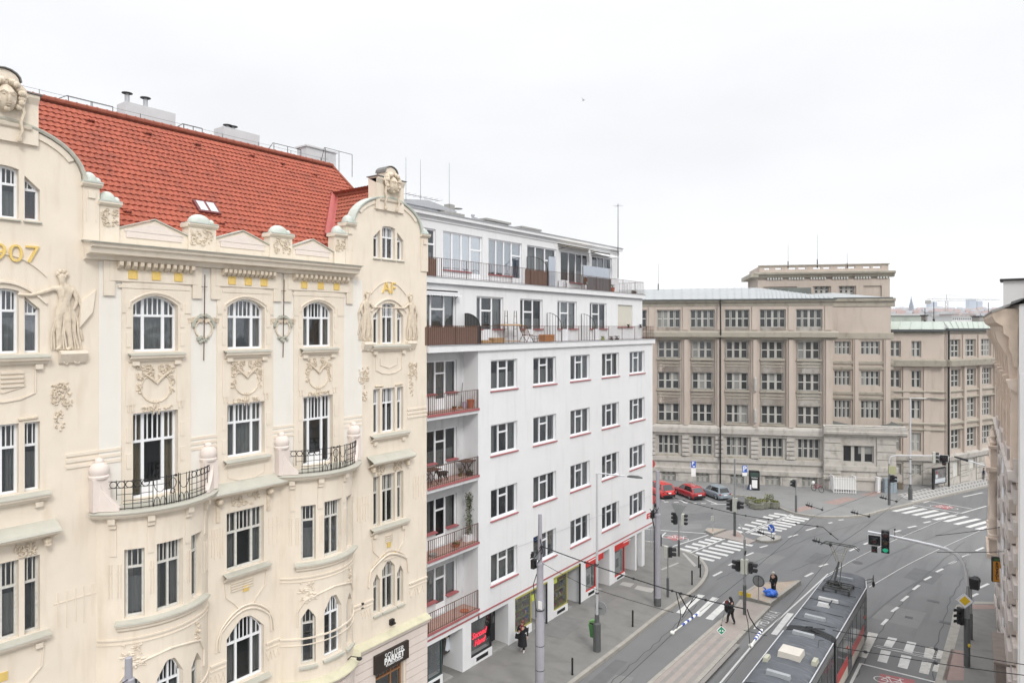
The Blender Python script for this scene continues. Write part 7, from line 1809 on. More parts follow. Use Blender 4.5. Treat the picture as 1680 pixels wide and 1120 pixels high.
mb = MB(); mb.tube([VS.w(LV,zt_-.25,0),VS.w(LV+.55,zt_-.25,0)],.02,4); mb.tube([VS.w(LV,zb_+.2,0),VS.w(LV+.45,zb_+.2,0)],.02,4); mb.build('bracket',M_iron,r_)
# bare white party wall nearer on the right
wh = root('neighbouring_house','bare white party wall with a chimney and dark roof edge at the right picture edge','building',(4,33,gz(33)))
PWy = 33.1; a0 = ray(1669.5); x0 = a0.x/a0.y*PWy
mb = MB(); zz0 = 18.0
mb.poly(Pl((0,PWy),(1,0),(0,-1)),[(x0-.02,-2),(9,-2),(9,19.3),(x0+1.2,18.7),(x0+.05,17.9)],-.25,0); mb.build('party_wall',mat('smooth_white_render',(.60,.595,.59),.9,.02,1,stain=.08),wh)
mb = MB(); PX = Pl((0,PWy),(1,0),(0,-1)); mb.poly(PX,[(x0-.25,17.85),(x0-.2,18.0),(x0+.1,18.12),(9,19.62),(9,19.48),(x0+1.2,18.85),(x0+.05,18.0),(x0-.2,17.9)],-2,.08); mb.build('roof_edge',mat('dark_eaves_metal',(.12,.12,.12),.6,.2,3),wh)
mb = MB(); cx0 = ray(1646).x/ray(1646).y*36; zc = EYE+ray(1646,461).z*36/ray(1646).y; mb.box((cx0,36,17.6),(cx0+1.1,37.2,zc)); ch = mb.build('chimney',mat('smooth_white_render',(.6,.6,.6)),wh)
mb = MB(); mb.box((cx0-.12,35.9,zc),(cx0+1.2,37.3,zc+.09)); mb.build('chimney_cap',M_iron,ch)
mb = MB(); mb.box((cx0+.72,35.985,zc-.75),(cx0+.95,36.0,zc-.45)); mb.build('soot_door',M_brown,ch)
for i,dx in enumerate((1.5,1.75,2.0)):
 mb = MB(); mb.lathe((cx0+dx,36.4,18.3),[(.09,0),(.09,1.1),(.13,1.12),(.13,1.3),(.02,1.4)],8); mb.build('flue_pipe',M_iron,wh)
# end wall blocks visible at its edge
mb = MB(); mb.prof(RP,y0-.28,y0-.02,[(-.3,-2),(-.05,-2),(-.05,15.2),(-.3,15.2)]); mb.build('wall_return',mat('smooth_white_render',(.6,.6,.6)),wh)
mb = MB(); c = Vector((0,0,EYE))+ray(1668.5,1082)*30; mb.ball(c,(.12,.12,.32),8,6); bl_ = root('wall_bracket','small black bracket on the white party wall low at the right edge','bracket',c); mb.build('hook',M_black,bl_)

# ================================================================ distant city
HR = random.Random(5)
def far(px,py,dist): return Vector((0,0,EYE))+ray(px,py)*dist
mb = MB(); n = 60; prev = None                     # hill ridge far behind
prf = []
for i in range(n+1):
 px = 1380+(1760-1380)*i/n; py = 508-3*math.sin(i*.35)-4*math.exp(-((px-1560)/40)**2)+HR.uniform(-.8,.8); prf.append((px,py))
for d0,dy,dd in ((2600,0,1500),):
 prev = None
 for px,py in prf:
  q = (far(px,540,d0-dd),far(px,py,d0),far(px,py+4,d0+700))
  q = [Vector((v.x,v.y,v.z if k_ else -6)) for k_,v in enumerate(q)]
  if prev: mb.face([prev[0],q[0],q[1],prev[1]]); mb.face([prev[1],q[1],q[2],prev[2]])
  prev = q
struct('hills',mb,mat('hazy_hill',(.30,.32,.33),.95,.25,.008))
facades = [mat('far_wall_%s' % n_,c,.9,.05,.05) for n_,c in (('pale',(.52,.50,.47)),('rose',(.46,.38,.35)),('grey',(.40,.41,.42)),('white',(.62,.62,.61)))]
roofs = [mat('far_roof_red',(.33,.22,.20),.9,.1,.05),mat('far_roof_grey',(.30,.31,.33),.9,.1,.05)]
def house(px,py,dist,wpx,hpx,k,lab,grp='houses in the distant city'):
 c = far(px,py,dist); wd_ = wpx/1120*dist; ht = hpx/1120*dist; e = CR; f = CF; mb = MB(); dpt = wd_*.6
 q = lambda a,b,z: c+e*a+f*b+Vector((0,0,z))
 mb.hexa([q(-wd_/2,0,-ht),q(wd_/2,0,-ht),q(wd_/2,dpt,-ht),q(-wd_/2,dpt,-ht),q(-wd_/2,0,0),q(wd_/2,0,0),q(wd_/2,dpt,0),q(-wd_/2,dpt,0)])
 mb.k = 1; rh = ht*.28
 mb.face([q(-wd_/2,-.3,0),q(wd_/2,-.3,0),q(wd_/2*.9,dpt/2,rh),q(-wd_/2*.9,dpt/2,rh)]); mb.face([q(-wd_/2,dpt,0),q(wd_/2,dpt,0),q(wd_/2*.9,dpt/2,rh),q(-wd_/2*.9,dpt/2,rh)])
 for s in (-1,1): mb.face([q(s*wd_/2,-.3,0),q(s*wd_/2,dpt,0),q(s*wd_/2*.9,dpt/2,rh)])
 mb.k = 2; nw = max(2,int(wpx/1.6)); nr = max(1,int(hpx/2.2))
 for i in range(nw):
  for j in range(min(nr,4)):
   a = -wd_/2+wd_*(i+.3)/nw; z = -ht*(j+.72)/nr
   mb.face([q(a,-.08,z),q(a+wd_/nw*.4,-.08,z),q(a+wd_/nw*.4,-.08,z+ht/nr*.5),q(a,-.08,z+ht/nr*.5)])
 off = q(0,0,-ht); o = bpy.data.objects.new('distant_house',None)
 bpy.data.objects.remove(o)
 o = mb.build('distant_house',[facades[k % 4],roofs[k % 2],mat('far_window',(.12,.13,.15),.6,0)],None)
 return tag(o,lab,'house',grp)
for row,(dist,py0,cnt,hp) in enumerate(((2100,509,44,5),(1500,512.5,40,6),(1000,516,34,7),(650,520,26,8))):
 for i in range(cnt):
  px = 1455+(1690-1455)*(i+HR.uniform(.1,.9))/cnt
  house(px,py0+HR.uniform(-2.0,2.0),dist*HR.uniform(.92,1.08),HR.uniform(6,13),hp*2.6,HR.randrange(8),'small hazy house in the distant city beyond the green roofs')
M_steeple = mat('dark_steeple',(.10,.12,.17),.8,.1,.1)
c = far(1495,508,1900); mb = MB(); w_ = 5.2
mb.box((c.x-w_,c.y-w_,c.z-45),(c.x+w_,c.y+w_,c.z+8)); i0 = Vector((c.x,c.y,c.z+8))
mb.lathe(i0,[(w_*1.2,0),(w_*.55,13),(w_*.12,26),(.1,30)],8)
t_ = root('church','dark pointed church spire on the skyline behind the school roof','church',(c.x,c.y,c.z-45)); mb.build('spire',M_steeple,t_)
mb = MB(); mb.box((c.x-45,c.y-8,c.z-45),(c.x-5,c.y+10,c.z-8)); mb.build('nave',M_steeple,t_)
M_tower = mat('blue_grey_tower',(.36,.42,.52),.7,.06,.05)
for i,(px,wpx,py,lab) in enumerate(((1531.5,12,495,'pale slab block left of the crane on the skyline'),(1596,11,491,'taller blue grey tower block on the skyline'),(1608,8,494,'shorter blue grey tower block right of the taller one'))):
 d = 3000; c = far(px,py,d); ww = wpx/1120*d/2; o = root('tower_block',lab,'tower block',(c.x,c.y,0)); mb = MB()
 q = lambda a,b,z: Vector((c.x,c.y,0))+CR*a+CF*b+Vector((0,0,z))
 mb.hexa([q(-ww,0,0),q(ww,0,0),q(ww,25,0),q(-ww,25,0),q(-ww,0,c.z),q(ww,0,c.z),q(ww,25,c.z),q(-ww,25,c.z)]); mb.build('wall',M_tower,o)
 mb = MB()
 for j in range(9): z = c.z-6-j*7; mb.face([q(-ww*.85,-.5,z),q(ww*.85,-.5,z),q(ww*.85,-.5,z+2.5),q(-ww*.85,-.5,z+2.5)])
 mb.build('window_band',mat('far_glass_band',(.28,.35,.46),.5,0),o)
# tower crane
c = far(1553,520,420); zt_ = far(1553,483,420).z; zj = far(1553,493.5,420).z; o = root('tower_crane','tower crane with a long jib above the white flat roofed buildings','crane',(c.x,c.y,2)); M_cr = mat('crane_steel',(.38,.36,.33),.7,.1,.5)
mb = MB()
for a in (-.7,.7):
 for b in (-.7,.7): mb.tube([(c.x+a,c.y+b,2),(c.x+a,c.y+b,zj)],.12,4)
for j in range(14): z = 2+(zj-2)*j/14; z2_ = 2+(zj-2)*(j+1)/14; mb.tube([(c.x-.7,c.y-.7,z),(c.x+.7,c.y-.7,z2_)],.08,3); mb.tube([(c.x+.7,c.y-.7,z),(c.x-.7,c.y-.7,z2_)],.08,3)
mb.build('mast',M_cr,o)
mb = MB(); J0,J1 = far(1521,493.5,420),far(1640,492,470)
for dz_ in (0,1.2): mb.tube([J0+Vector((0,0,dz_)),Vector((c.x,c.y,zj+dz_)),J1+Vector((0,0,dz_*.3))],.13,4)
for j in range(24): p = Vector((c.x,c.y,zj)).lerp(J1,j/24); p2 = Vector((c.x,c.y,zj)).lerp(J1,(j+.5)/24); mb.tube([p,p2+Vector((0,0,1.1*(1-j/24)))],.07,3)
mb.tube([Vector((c.x,c.y,zj)),Vector((c.x,c.y,zt_))],.18,4); mb.tube([J0+Vector((0,0,.5)),Vector((c.x,c.y,zt_)),Vector((c.x,c.y,zj)).lerp(J1,.6)],.05,3); mb.build('jib',M_cr,o)
mb = MB(); mb.box((J0.x-1,J0.y-1,zj-1.8),(J0.x+2,J0.y+1,zj+.3)); mb.build('counterweight',M_cr,o)
# mid distance roofs
def flat(px0,px1,py,dist,hpx,m,lab,cat='building',wins=0,name='flat_roofed_building',dep=14):
 a,b = far(px0,py,dist),far(px1,py,dist); o = root(name,lab,cat,(a.x,a.y,0)); pl = Pl((a.x,a.y),(b.x-a.x,b.y-a.y),(-a.x,-a.y)); L = (b-a).length; z1_ = a.z; z0 = min(-2,z1_-2)
 mb = MB(); mb.pb(pl,0,L,-2,z1_,-dep,0); mb.build('wall',m,o)
 mb = MB(); mb.pb(pl,-.3,L+.3,z1_,z1_+.35,-dep-.3,.3); mb.build('roof',mat('far_flat_roof',(.5,.5,.49),.8,.05,.2),o)
 for j in range(wins):
  mb = MB(); s = L*(j+.2)/wins; mb.pb(pl,s,s+L/wins*.62,z1_-hpx/1120*dist*.62,z1_-hpx/1120*dist*.25,0,.03); mb.build('window',mat('far_window',(.12,.13,.15)),o)
flat(1462,1514,517.5,130,14,M_greenroof,'pale green roofed block just behind the school wing',dep=8)
flat(1544,1562,512,330,12,M_whited,'small white flat roofed block below the crane',wins=5)
flat(1528,1566,517,320,12,facades[3],'long white block below the crane',wins=7)
flat(1574,1602,515,300,9,mat('pink_grey_block',(.46,.38,.37),.9,.05),'pinkish block with a row of dark windows',wins=4)
flat(1562,1604,519.5,290,8,facades[3],'low white block in front of the pinkish one',wins=12)
flat(1604,1640,519.5,310,9,facades[1],'rose coloured block right of the white ones',wins=6)
for i,(px,wp,py,lab) in enumerate(((1519,5,518,'brick chimney stack on the green roof'),(1613,12,519.5,'wide grey chimney stack on the green roof near the pink house'))):
 nn = -7.5; q0,q1 = up(D_ if i else C_,px-wp/2,531,nn),up(D_ if i else C_,px+wp/2,531,nn); o = root('chimney_stack',lab,'chimney',q0); z_ = (D_ if i else C_).z(px,py,nn); mb = MB(); pl = Pl((q0.x,q0.y),(q1.x-q0.x,q1.y-q0.y),(-q0.x,-q0.y)); L = (q1-q0).length
 mb.pb(pl,0,L,q0.z-1.5,z_,-1,0); mb.build('stack',M_conc,o); mb = MB(); mb.pb(pl,-.1,L+.1,z_,z_+.12,-1.1,.1); mb.build('cap',M_iron,o)
for px,py0,py1 in ((1532,495,530),(1621.5,496,530),(1517.5,505,530)):
 nn = -6; q = up(D_ if px > 1548 else C_,px,py1,nn); q1 = up(D_ if px > 1548 else C_,px,py0,nn)
 o = root('aerial',{1532: 'tall thin mast on the green roof below the crane tail',1621.5: 'thin mast on the green roof near the pink house',1517.5: 'short thin mast on the green roof left of the brick chimney'}[px],'mast',q,'masts on the green roofs'); mb = MB(); mb.tube([q-Vector((0,0,.5)),q+(q1-q)*.2],.13,5); mb.tube([q,q1],.05,4); mb.build('pole',M_iron,o)
# bird high in the sky
c = far(957,165,130); o = root('bird','tiny bird flying in the empty sky above the white building','bird',c)
vs,fs = skin({'a': (c,.06),'b': (c+CR*.22+Vector((0,0,.06)),.05),'c': (c-CR*.25-Vector((0,0,.05)),.03),'w': (c+Vector((.05,.35,.22)),.03),'x': (c+Vector((-.1,.65,.30)),.015),'y': (c+Vector((.05,-.35,.24)),.03),'z': (c+Vector((-.1,-.65,.34)),.015)},chain('a','b')+chain('a','c')+chain('a','w','x')+chain('a','y','z')); mb = MB(); mb.v,mb.f,mb.mi = vs,fs,[0]*len(fs); mb.build('body',M_iron,o)
# ================================================================ tram
def depth(p): return (p-Vector((0,0,EYE))).dot(CF)
def hgt(base,pyb,pyt): return (pyb-pyt)/1120*depth(base)
def atz(px,py,z):
 d = ray(px,py); return Vector((0,0,EYE))+d*((z-EYE)/d.z)
TX,TW,g0 = -7.76,1.085,-.2
tram = root('tram','long grey and red articulated tram with a raised pantograph at the lower right','tram',(TX,34,g0))
M_troof = mat('sooty_tram_roof',(.082,.09,.102),.55,.2,1.4,.05,20,stain=.75,stain_c=(.17,.182,.20),stsc=(.8,4.5,1),spec=.35)
M_tside = mat('tram_grey_side',(.16,.165,.17),.4,.08,3,spec=.5)
M_tred = mat('tram_red',(.46,.055,.05),.4,.08,3,stain=.2,spec=.5)
M_tcream = mat('tram_cream',(.52,.49,.43),.5,.08,3,stain=.3)
M_tglass = mat('tram_glass',(.03,.033,.036),.1,.2,2,spec=.8)
M_bellow = mat('bellows_rubber',(.035,.037,.04),.8,.2,6)
def section(y0,y1,tf=0.0,tb=0.0,name='body_section'):
 """tf/tb: how much the front / back end narrows"""
 st = [(y0,1-tb),(y0+.02,1-tb)] + ([(y0+1.3,1)] if tb else [])+[((y0+y1)/2,1)]+([(y1-1.3,1),(y1-.35,1-tf*.75)] if tf else [])+[(y1-.02,1-tf),(y1,1-tf)]
 prf = [(-1,.30),(-1.0,.42),(-1.0,2.92),(-.97,3.02),(-.86,3.12),(-.5,3.20),(0,3.23),(.5,3.20),(.86,3.12),(.97,3.02),(1.0,2.92),(1.0,.42),(1,.30)]
 rb = MB(); sb = MB()
 rings = [[Vector((TX+x*TW*k,y,z+g0+.12)) for x,z in prf] for y,k in st]
 for a,b in zip(rings[:-1],rings[1:]):
  for j in range(len(prf)-1):
   (rb if 2 <= j < len(prf)-3 else sb).face([a[j],a[j+1],b[j+1],b[j]])
 for r_ in (rings[0],rings[-1]): sb.face(r_[:3]+r_[-3:]); rb.face(r_[2:-2])
 o = sb.build(name,M_tside,tram); r_ = rb.build('roof',M_troof,o,smooth=True)
 rr = MB()
 for d in (-1,1):
  rr.tube([Vector((TX+d*TW*k*.985,y,3.02+g0+.14)) for y,k in st],.028,4)
 rr.build('roof_rail',M_alu,r_); return o,r_
JF = 33.2
fs_,fr = section(33.5,42.3,.22,0)
ms_,mr_ = section(27.1,32.9)
rs_,rr_ = section(18.3,26.5,0,.2)
for y0,y1 in ((32.9,33.5),(26.5,27.1)):
 mb = MB(); k = 5
 for j in range(k):
  a = y0+(y1-y0)*j/k; b = y0+(y1-y0)*(j+.7)/k
  prev = None
  pts = [(-.97,.4),(-.97,2.9),(-.85,3.07),(-.4,3.17),(.4,3.17),(.85,3.07),(.97,2.9),(.97,.4)]
  for (x0,z0),(x1,z1_) in zip(pts[:-1],pts[1:]):
   mb.hexa([(TX+x0*TW,a,z0-.08),(TX+x1*TW,a,z1_-.08),(TX+x1*TW,b,z1_-.08),(TX+x0*TW,b,z0-.08),(TX+x0*TW,a,z0),(TX+x1*TW,a,z1_),(TX+x1*TW,b,z1_),(TX+x0*TW,b,z0)])
 mb.box((TX-TW*.9,y0,.1),(TX+TW*.9,y1,2.95)); mb.build('bellows',M_bellow,tram)
for d in (1,-1):
 SP = Pl((TX+d*TW,0),(0,1),(d,0)); zb = g0+.12
 for o_,y0,y1,panels in ((fs_,33.5,41.0,((33.55,35.9),(37.0,40.2))),(ms_,27.1,32.9,((28.6,31.5),)),(rs_,19.6,26.5,((20,22.4),(23.6,26.4)))):
  doors = []; cur = y0
  for a,b in panels:
   mb = MB(); mb.pb(SP,a,b,.88+zb,1.34+zb,0,.012); mb.build('red_panel',M_tred,o_)
   mb = MB(); mb.pb(SP,a,b,.42+zb,.88+zb,0,.014); mb.build('cream_panel',M_tcream,o_)
   n_ = max(1,round((b-a)/1.15))
   for j in range(n_):
    mb = MB(); mb.pb(SP,a+(b-a)*j/n_+.04,a+(b-a)*(j+1)/n_-.04,1.42+zb,2.6+zb,0,.02); mb.build('window',M_tglass,o_)
   if a-cur > .4: doors.append((cur,a))
   cur = b
  if y1-cur > .4: doors.append((cur,y1))
  for a,b in doors:
   mb = MB(); mb.pb(SP,a+.03,b-.03,.40+zb,2.7+zb,-.02,.008); dd = mb.build('door',mat('dark_door_grey',(.10,.10,.105),.4,.05),o_)
   for j in range(2):
    mb = MB(); mb.pb(SP,a+.10+(b-a)*j/2,a-.06+(b-a)*(j+1)/2,.95+zb,2.55+zb,.008,.02); mb.build('door_glass',M_tglass,dd)
   mb = MB(); mb.pball(SP,a-.06,1.75+zb,.03,.05,.09,.03,6,4); mb.build('signal_light',mat('orange_red_lens',(.75,.10,.03),.4,0),o_)
# nose window and lamps at the far end
mb = MB(); mb.box((TX-.75,42.28,1.3),(TX+.75,42.33,2.6)); mb.build('windscreen',M_tglass,fs_)
for d in (-1,1): mb = MB(); mb.ball((TX+d*.6,42.3,.8),(.12,.05,.12),8,5); mb.build('headlight',M_alu,fs_)
def roofbox(px,py,lx,ly,h,m,parent,name='roof_unit',z=3.05,bev=.03):
 c = atz(px,py,z+.1); mb = MB(); a,b = lx/2,ly/2
 mb.hexa([(c.x-a,c.y-b,z),(c.x+a,c.y-b,z),(c.x+a,c.y+b,z),(c.x-a,c.y+b,z),(c.x-a+bev,c.y-b+bev,z+h),(c.x+a-bev,c.y-b+bev,z+h),(c.x+a-bev,c.y+b-bev,z+h),(c.x-a+bev,c.y+b-bev,z+h)])
 return mb.build(name,m,parent)
M_vent = mat('tram_roof_vent',(.30,.315,.33),.5,.08,4,stain=.3); M_pale2 = mat('pale_roof_unit',(.50,.50,.50),.5,.05,4,stain=.3)
roofbox(1359,985,.95,.22,.22,M_pale2,fr); roofbox(1351,993.5,.62,.30,.26,M_pale2,fr,bev=.08); roofbox(1337,1014,.95,.26,.22,M_vent,fr); roofbox(1386,949,.9,.2,.2,M_vent,fr)
roofbox(1318,1041,.95,.26,.22,M_vent,mr_)
b_ = roofbox(1298,1074,.92,.85,.32,mat('cream_roof_unit',(.52,.49,.44),.6,.04,3,stain=.2),mr_)
for px,py in ((1258,1078),(1337,1084)): roofbox(px,py,.22,.5,.17,mat('yellowed_hatch',(.38,.38,.31),.6,.05),mr_)
roofbox(1277,1108,.95,.26,.24,M_vent,mr_)
mb = MB()
for k in range(5): y = 34.2+1.5*k; mb = MB(); mb.box((TX-.95,y,3.13),(TX+.95,y+.03,3.15)); mb.build('roof_seam',M_bellow,fr)
mb = MB(); mb.tube([(TX+.15,36.5,3.28),(TX+.15,37.1,3.3)],.03,5); mb.build('roof_aerial',M_bellow,fr)
mb = MB(); c = atz(1323,1049,3.2)
mb.tube([(c.x+.55,c.y-.3,3.15),(c.x+.5,c.y+.1,3.3),(c.x+.6,c.y+.5,3.15)],.015,4); mb.tube([(c.x+.3,33.0,3.2),(c.x-.3,33.2,3.28),(c.x-.1,33.5,3.2)],.04,5); mb.tube([(c.x-.5,32.8,3.2),(c.x+.1,33.2,3.3),(c.x+.4,33.6,3.2)],.03,5); mb.build('roof_cable',M_bellow,mr_)
# pantograph
pb = atz(1381,964,3.2); py_ = pb.y; hz = 5.42
mb = MB(); M_pan = mat('pantograph_black',(.04,.042,.038),.6,.3,8)
for x in (-.62,.62): mb.tube([(TX+x,py_-.75,3.32),(TX+x,py_+.45,3.32)],.035,5)
for y in (-.75,-.45,-.15,.15,.45): mb.tube([(TX-.62,py_+y,3.32),(TX+.62,py_+y,3.32)],.03,5)
for x in (-.62,0,.62):
 for y in (-.75,.45): mb.lathe((TX+x,py_+y,3.14),[(.07,0),(.05,.05),(.07,.1),(.05,.15)],8)
mb.tube([(TX-.3,py_-.5,3.36),(TX-.1,py_+.1,3.5),(TX+.25,py_-.6,3.45)],.035,5); mb.box((TX-.4,py_-.2,3.34),(TX+.1,py_+.05,3.45)); mb.box((TX+.1,py_-.6,3.34),(TX+.5,py_-.35,3.42)); pf = mb.build('pantograph_base',M_pan,fr)
kn = Vector((TX-.25,py_+1.25,4.15))
mb = MB(); mb.tube([(TX-.2,py_-.2,3.38),kn],.055,6); mb.tube([(TX-.45,py_-.1,3.4),kn],.02,4); mb.tube([(TX+.05,py_-.1,3.4),kn+Vector((.15,0,0))],.03,4); mb.build('lower_arm',M_pan,pf)
hd = Vector((TX,py_+.25,hz)); mb = MB()
mb.tube([kn-Vector((.12,0,0)),hd-Vector((.52,0,.05))],.016,4); mb.tube([kn+Vector((.02,0,0)),hd-Vector((.40,0,.05))],.016,4); mb.tube([kn+Vector((.15,0,0)),hd+Vector((.42,0,-.05))],.014,4); mb.tube([kn+Vector((.08,0,0)),hd+Vector((.30,0,-.05))],.010,4)
mb.tube([kn.lerp(hd,.45)-Vector((.35,0,0)),kn.lerp(hd,.45)+Vector((.25,0,0))],.01,4); mb.build('upper_arm',mat('pale_yellow_tube',(.48,.45,.33),.5,.05),pf)
mb = MB()
for y in (-.14,.14): mb.tube([hd+Vector((-.95,y,-.16)),hd+Vector((-.72,y,0)),hd+Vector((.72,y,0)),hd+Vector((.95,y,-.16))],.022,5)
for x in (-.5,0,.5): mb.tube([hd+Vector((x,-.14,-.02)),hd+Vector((x,.14,-.02))],.018,4)
mb.build('collector_head',M_pan,pf)
# mirror on its arm
a0 = Vector((TX+TW*.8,41.9,3.05)); mb = MB(); a1 = atz(1433,953,2.75)
mb.tube([a0,a0+Vector((.35,.15,.12)),Vector((a1.x,a1.y,3.1)),a1],.022,5); mb.tube([a0-Vector((0,.1,.15)),a0+Vector((.3,.1,-.05)),Vector((a1.x,a1.y,2.95))],.016,4); ma = mb.build('mirror_arm',M_iron,fs_)
mb = MB(); mb.ball(a1-Vector((0,0,.16)),(.08,.06,.18),8,6); mb.build('mirror',M_black,ma)

# ================================================================ cars
def car(name,lab,back,dirv,L,Wd,H,paint,hatch=.35,belt=.82,roofz=None,group='cars parked by the school',lights=(.5,.05,.05)):
 o = root(name,lab,'car',(0,0,0),group); w = Wd/2
 st = [(0,.86,.30,.62,.62),(.04,.94,.24,.80,.80),(.12,.985,.22,.86,.86),(.9,1,.20,.90,.88),(1.6,1,.20,.90,.88),(2.6,1,.20,.88,.86),(3.0,1,.20,.86,.83),(3.6,.97,.22,.78,.74),(3.9,.90,.25,.68,.62),(4.0,.80,.32,.55,.52)]
 ky = L/4.0; kh = H/1.45; rings = []
 for y,fw,z0,zb,zd in st:
  f = w*fw; rings.append([(-f*.90,z0),(-f*.98,z0+.10),(-f,.52),(-f*.985,zb-.08),(-f*.90,zb),(-f*.5,zd+.035),(0,zd+.045),(f*.5,zd+.035),(f*.90,zb),(f*.985,zb-.08),(f,.52),(f*.98,z0+.10),(f*.90,z0)])
 mb = MB(); R3 = [[Vector((x,st[i][0]*ky,z*kh)) for x,z in r_] for i,r_ in enumerate(rings)]
 for a,b in zip(R3[:-1],R3[1:]):
  for j in range(len(a)-1): mb.face([a[j],b[j],b[j+1],a[j+1]])
 mb.face(R3[0]); mb.face(R3[-1]); mb.face([R3[0][0],R3[0][-1],R3[-1][-1],R3[-1][0]]); body = mb.build('body',paint,o,smooth=True)
 # roof and pillars: cabin shell
 zb_,zr = belt*1.03*kh,H; y = lambda v: v*ky
 lo = [(y(.10),.88),(y(.9),.90),(y(1.9),.90),(y(2.95),.88)]; hi = [(y(.10+hatch),.70),(y(1.05),.74),(y(1.75),.74),(y(2.25),.70)]
 mb = MB()
 P = lambda q,z,s,k=1: Vector((s*w*q[1]*k,q[0],z))
 nz_ = [P(q,zr-.05,-1) for q in hi]+[P(q,zr-.05,1) for q in reversed(hi)]
 mid = [P((q[0],q[1]*.86),zr,-1) for q in hi]+[P((q[0],q[1]*.86),zr,1) for q in reversed(hi)]
 n = len(nz_)
 for i in range(n): mb.face([nz_[i],nz_[(i+1) % n],mid[(i+1) % n],mid[i]])
 for i in range(3): mb.face([mid[i],mid[i+1],mid[n-2-i],mid[n-1-i]])
 rf_ = mb.build('roof',paint,o,smooth=True)
 def bar(a,b,r=.035): m_ = MB(); m_.tube([a,b],r,5); return m_
 mb = MB()
 for s in (-1,1):
  for q0,q1 in ((lo[0],hi[0]),(lo[2],hi[2]),(lo[3],hi[3])): mb.tube([P(q0,zb_,s),P(q1,zr-.05,s)],.035,5)
  mb.face([P(lo[0],zb_,s,1.01),P((lo[0][0]+.28,.89),zb_,s,1.01),P((hi[0][0]+.12,.71),zr-.06,s,1.01),P(hi[0],zr-.06,s,1.01)])
 mb.build('pillar',paint,rf_)
 mg = MATS.get('car_glass') or mat('car_glass',(.02,.022,.024),.06,0,spec=.9)
 for s in (-1,1):
  for a,b in ((.0,.0),):
   mb = MB(); mb.face([P(lo[0],zb_,s),P(lo[2],zb_,s),P(hi[2],zr-.05,s),P(hi[1],zr-.05,s),P(hi[0],zr-.05,s)]); mb.build('side_window',mg,o)
   mb = MB(); mb.face([P(lo[2],zb_,s),P(lo[3],zb_,s),P(hi[3],zr-.05,s),P(hi[2],zr-.05,s)]); mb.build('front_side_window',mg,o)
  mb = MB(); mb.tube([P(lo[1],zb_,s,1.005),P(hi[1],zr-.05,s,1.005)],.03,4); mb.build('door_pillar',M_black,o)
  mb = MB(); mb.ball((s*w*1.06,y(2.75),zb_+.06),(.10,.06,.07),8,5); mb.build('wing_mirror',paint,o)
  for yy in (y(1.25),y(2.05)): mb = MB(); mb.box((s*w*1.0-.015,yy,.70*kh),(s*w*1.0+.015,yy+.14,.73*kh)); mb.build('door_handle',paint,o)
  mb = MB(); mb.face([Vector((s*w*1.004,y(1.18),.30)),Vector((s*w*1.004,y(1.20),.30)),Vector((s*w*1.004,y(1.20),.84*kh)),Vector((s*w*1.004,y(1.18),.84*kh))]); mb.face([Vector((s*w*1.004,y(2.02),.30)),Vector((s*w*1.004,y(2.04),.30)),Vector((s*w*1.004,y(2.04),.84*kh)),Vector((s*w*1.004,y(2.02),.84*kh))]); mb.build('door_gap',M_black,o)
  mb = MB(); mb.box((s*w*.80-.11,-.012,.62*kh),(s*w*.80+.09,.09,.80*kh)); mb.build('tail_light',mat('tail_lens',(.30,.015,.02),.25,.1,20,spec=.6),o)
  for yy in (y(.72),y(3.22)):
   c = Vector((s*(w-.11),yy,.31)); mb = MB(); k = 18
   rm = Matrix.Rotation(R(90),3,'Y')
   i0 = len(mb.v); prf = [(.17,.1),(.30,.1),(.315,.06),(.315,-.06),(.30,-.1),(.17,-.1)]
   for rr,xx in prf:
    for j in range(k): th = 2*math.pi*j/k; mb.v.append(c+Vector((xx,rr*math.cos(th),rr*math.sin(th))))
   for i in range(len(prf)-1):
    for j in range(k): mb.f.append((i0+i*k+j,i0+i*k+(j+1) % k,i0+(i+1)*k+(j+1) % k,i0+(i+1)*k+j)); mb.mi.append(0)
   tw_ = mb.build('wheel',M_rubber,o)
   mb = MB()
   for j in range(k):
    a0_,a1_ = 2*math.pi*j/k,2*math.pi*(j+1)/k; r0,r1 = (.19,.06)
    p = lambda a,rr,xx: c+Vector((s*xx,rr*math.cos(a),rr*math.sin(a)))
    mb.face([p(a0_,r0,.085),p(a1_,r0,.085),p(a1_,r1,.06 if j % 3 else .1),p(a0_,r1,.06 if j % 3 else .1)])
   mb.build('rim',M_alu,tw_)
   mb = MB(); pts = [c+Vector((s*.10,.37*math.cos(t*math.pi/10),.37*math.sin(t*math.pi/10))) for t in range(11)]; mb.tube(pts,.03,4); mb.build('wheel_arch',M_black,o)
 mb = MB(); mb.face([P((lo[0][0]-.03,.76),zb_+.03,-1),P((lo[0][0]-.03,.76),zb_+.03,1),P((hi[0][0]-.03,.62),zr-.09,1),P((hi[0][0]-.03,.62),zr-.09,-1)]); mb.build('rear_window',mg,o)
 mb = MB(); mb.face([P((lo[0][0]-.0,.86),zb_-.02,-1),P((lo[0][0]-.0,.86),zb_-.02,1),P((hi[0][0]-.0,.70),zr-.05,1),P((hi[0][0]-.0,.70),zr-.05,-1)]); mb.build('tailgate',paint,o)
 mb = MB(); mb.face([P((lo[3][0]+.02,.84),zb_,-1),P((lo[3][0]+.02,.84),zb_,1),P((hi[3][0]+.02,.68),zr-.06,1),P((hi[3][0]+.02,.68),zr-.06,-1)]); mb.build('windscreen',mg,o)
 mb = MB(); mb.box((-w*.86,-.05,.28),(w*.86,.10,.52)); mb.build('bumper',M_black if hatch > .4 else paint,o)
 mb = MB(); mb.box((-.24,-.065,.56*kh),(.24,-.03,.67*kh)); mb.build('number_plate',m_lt,o)
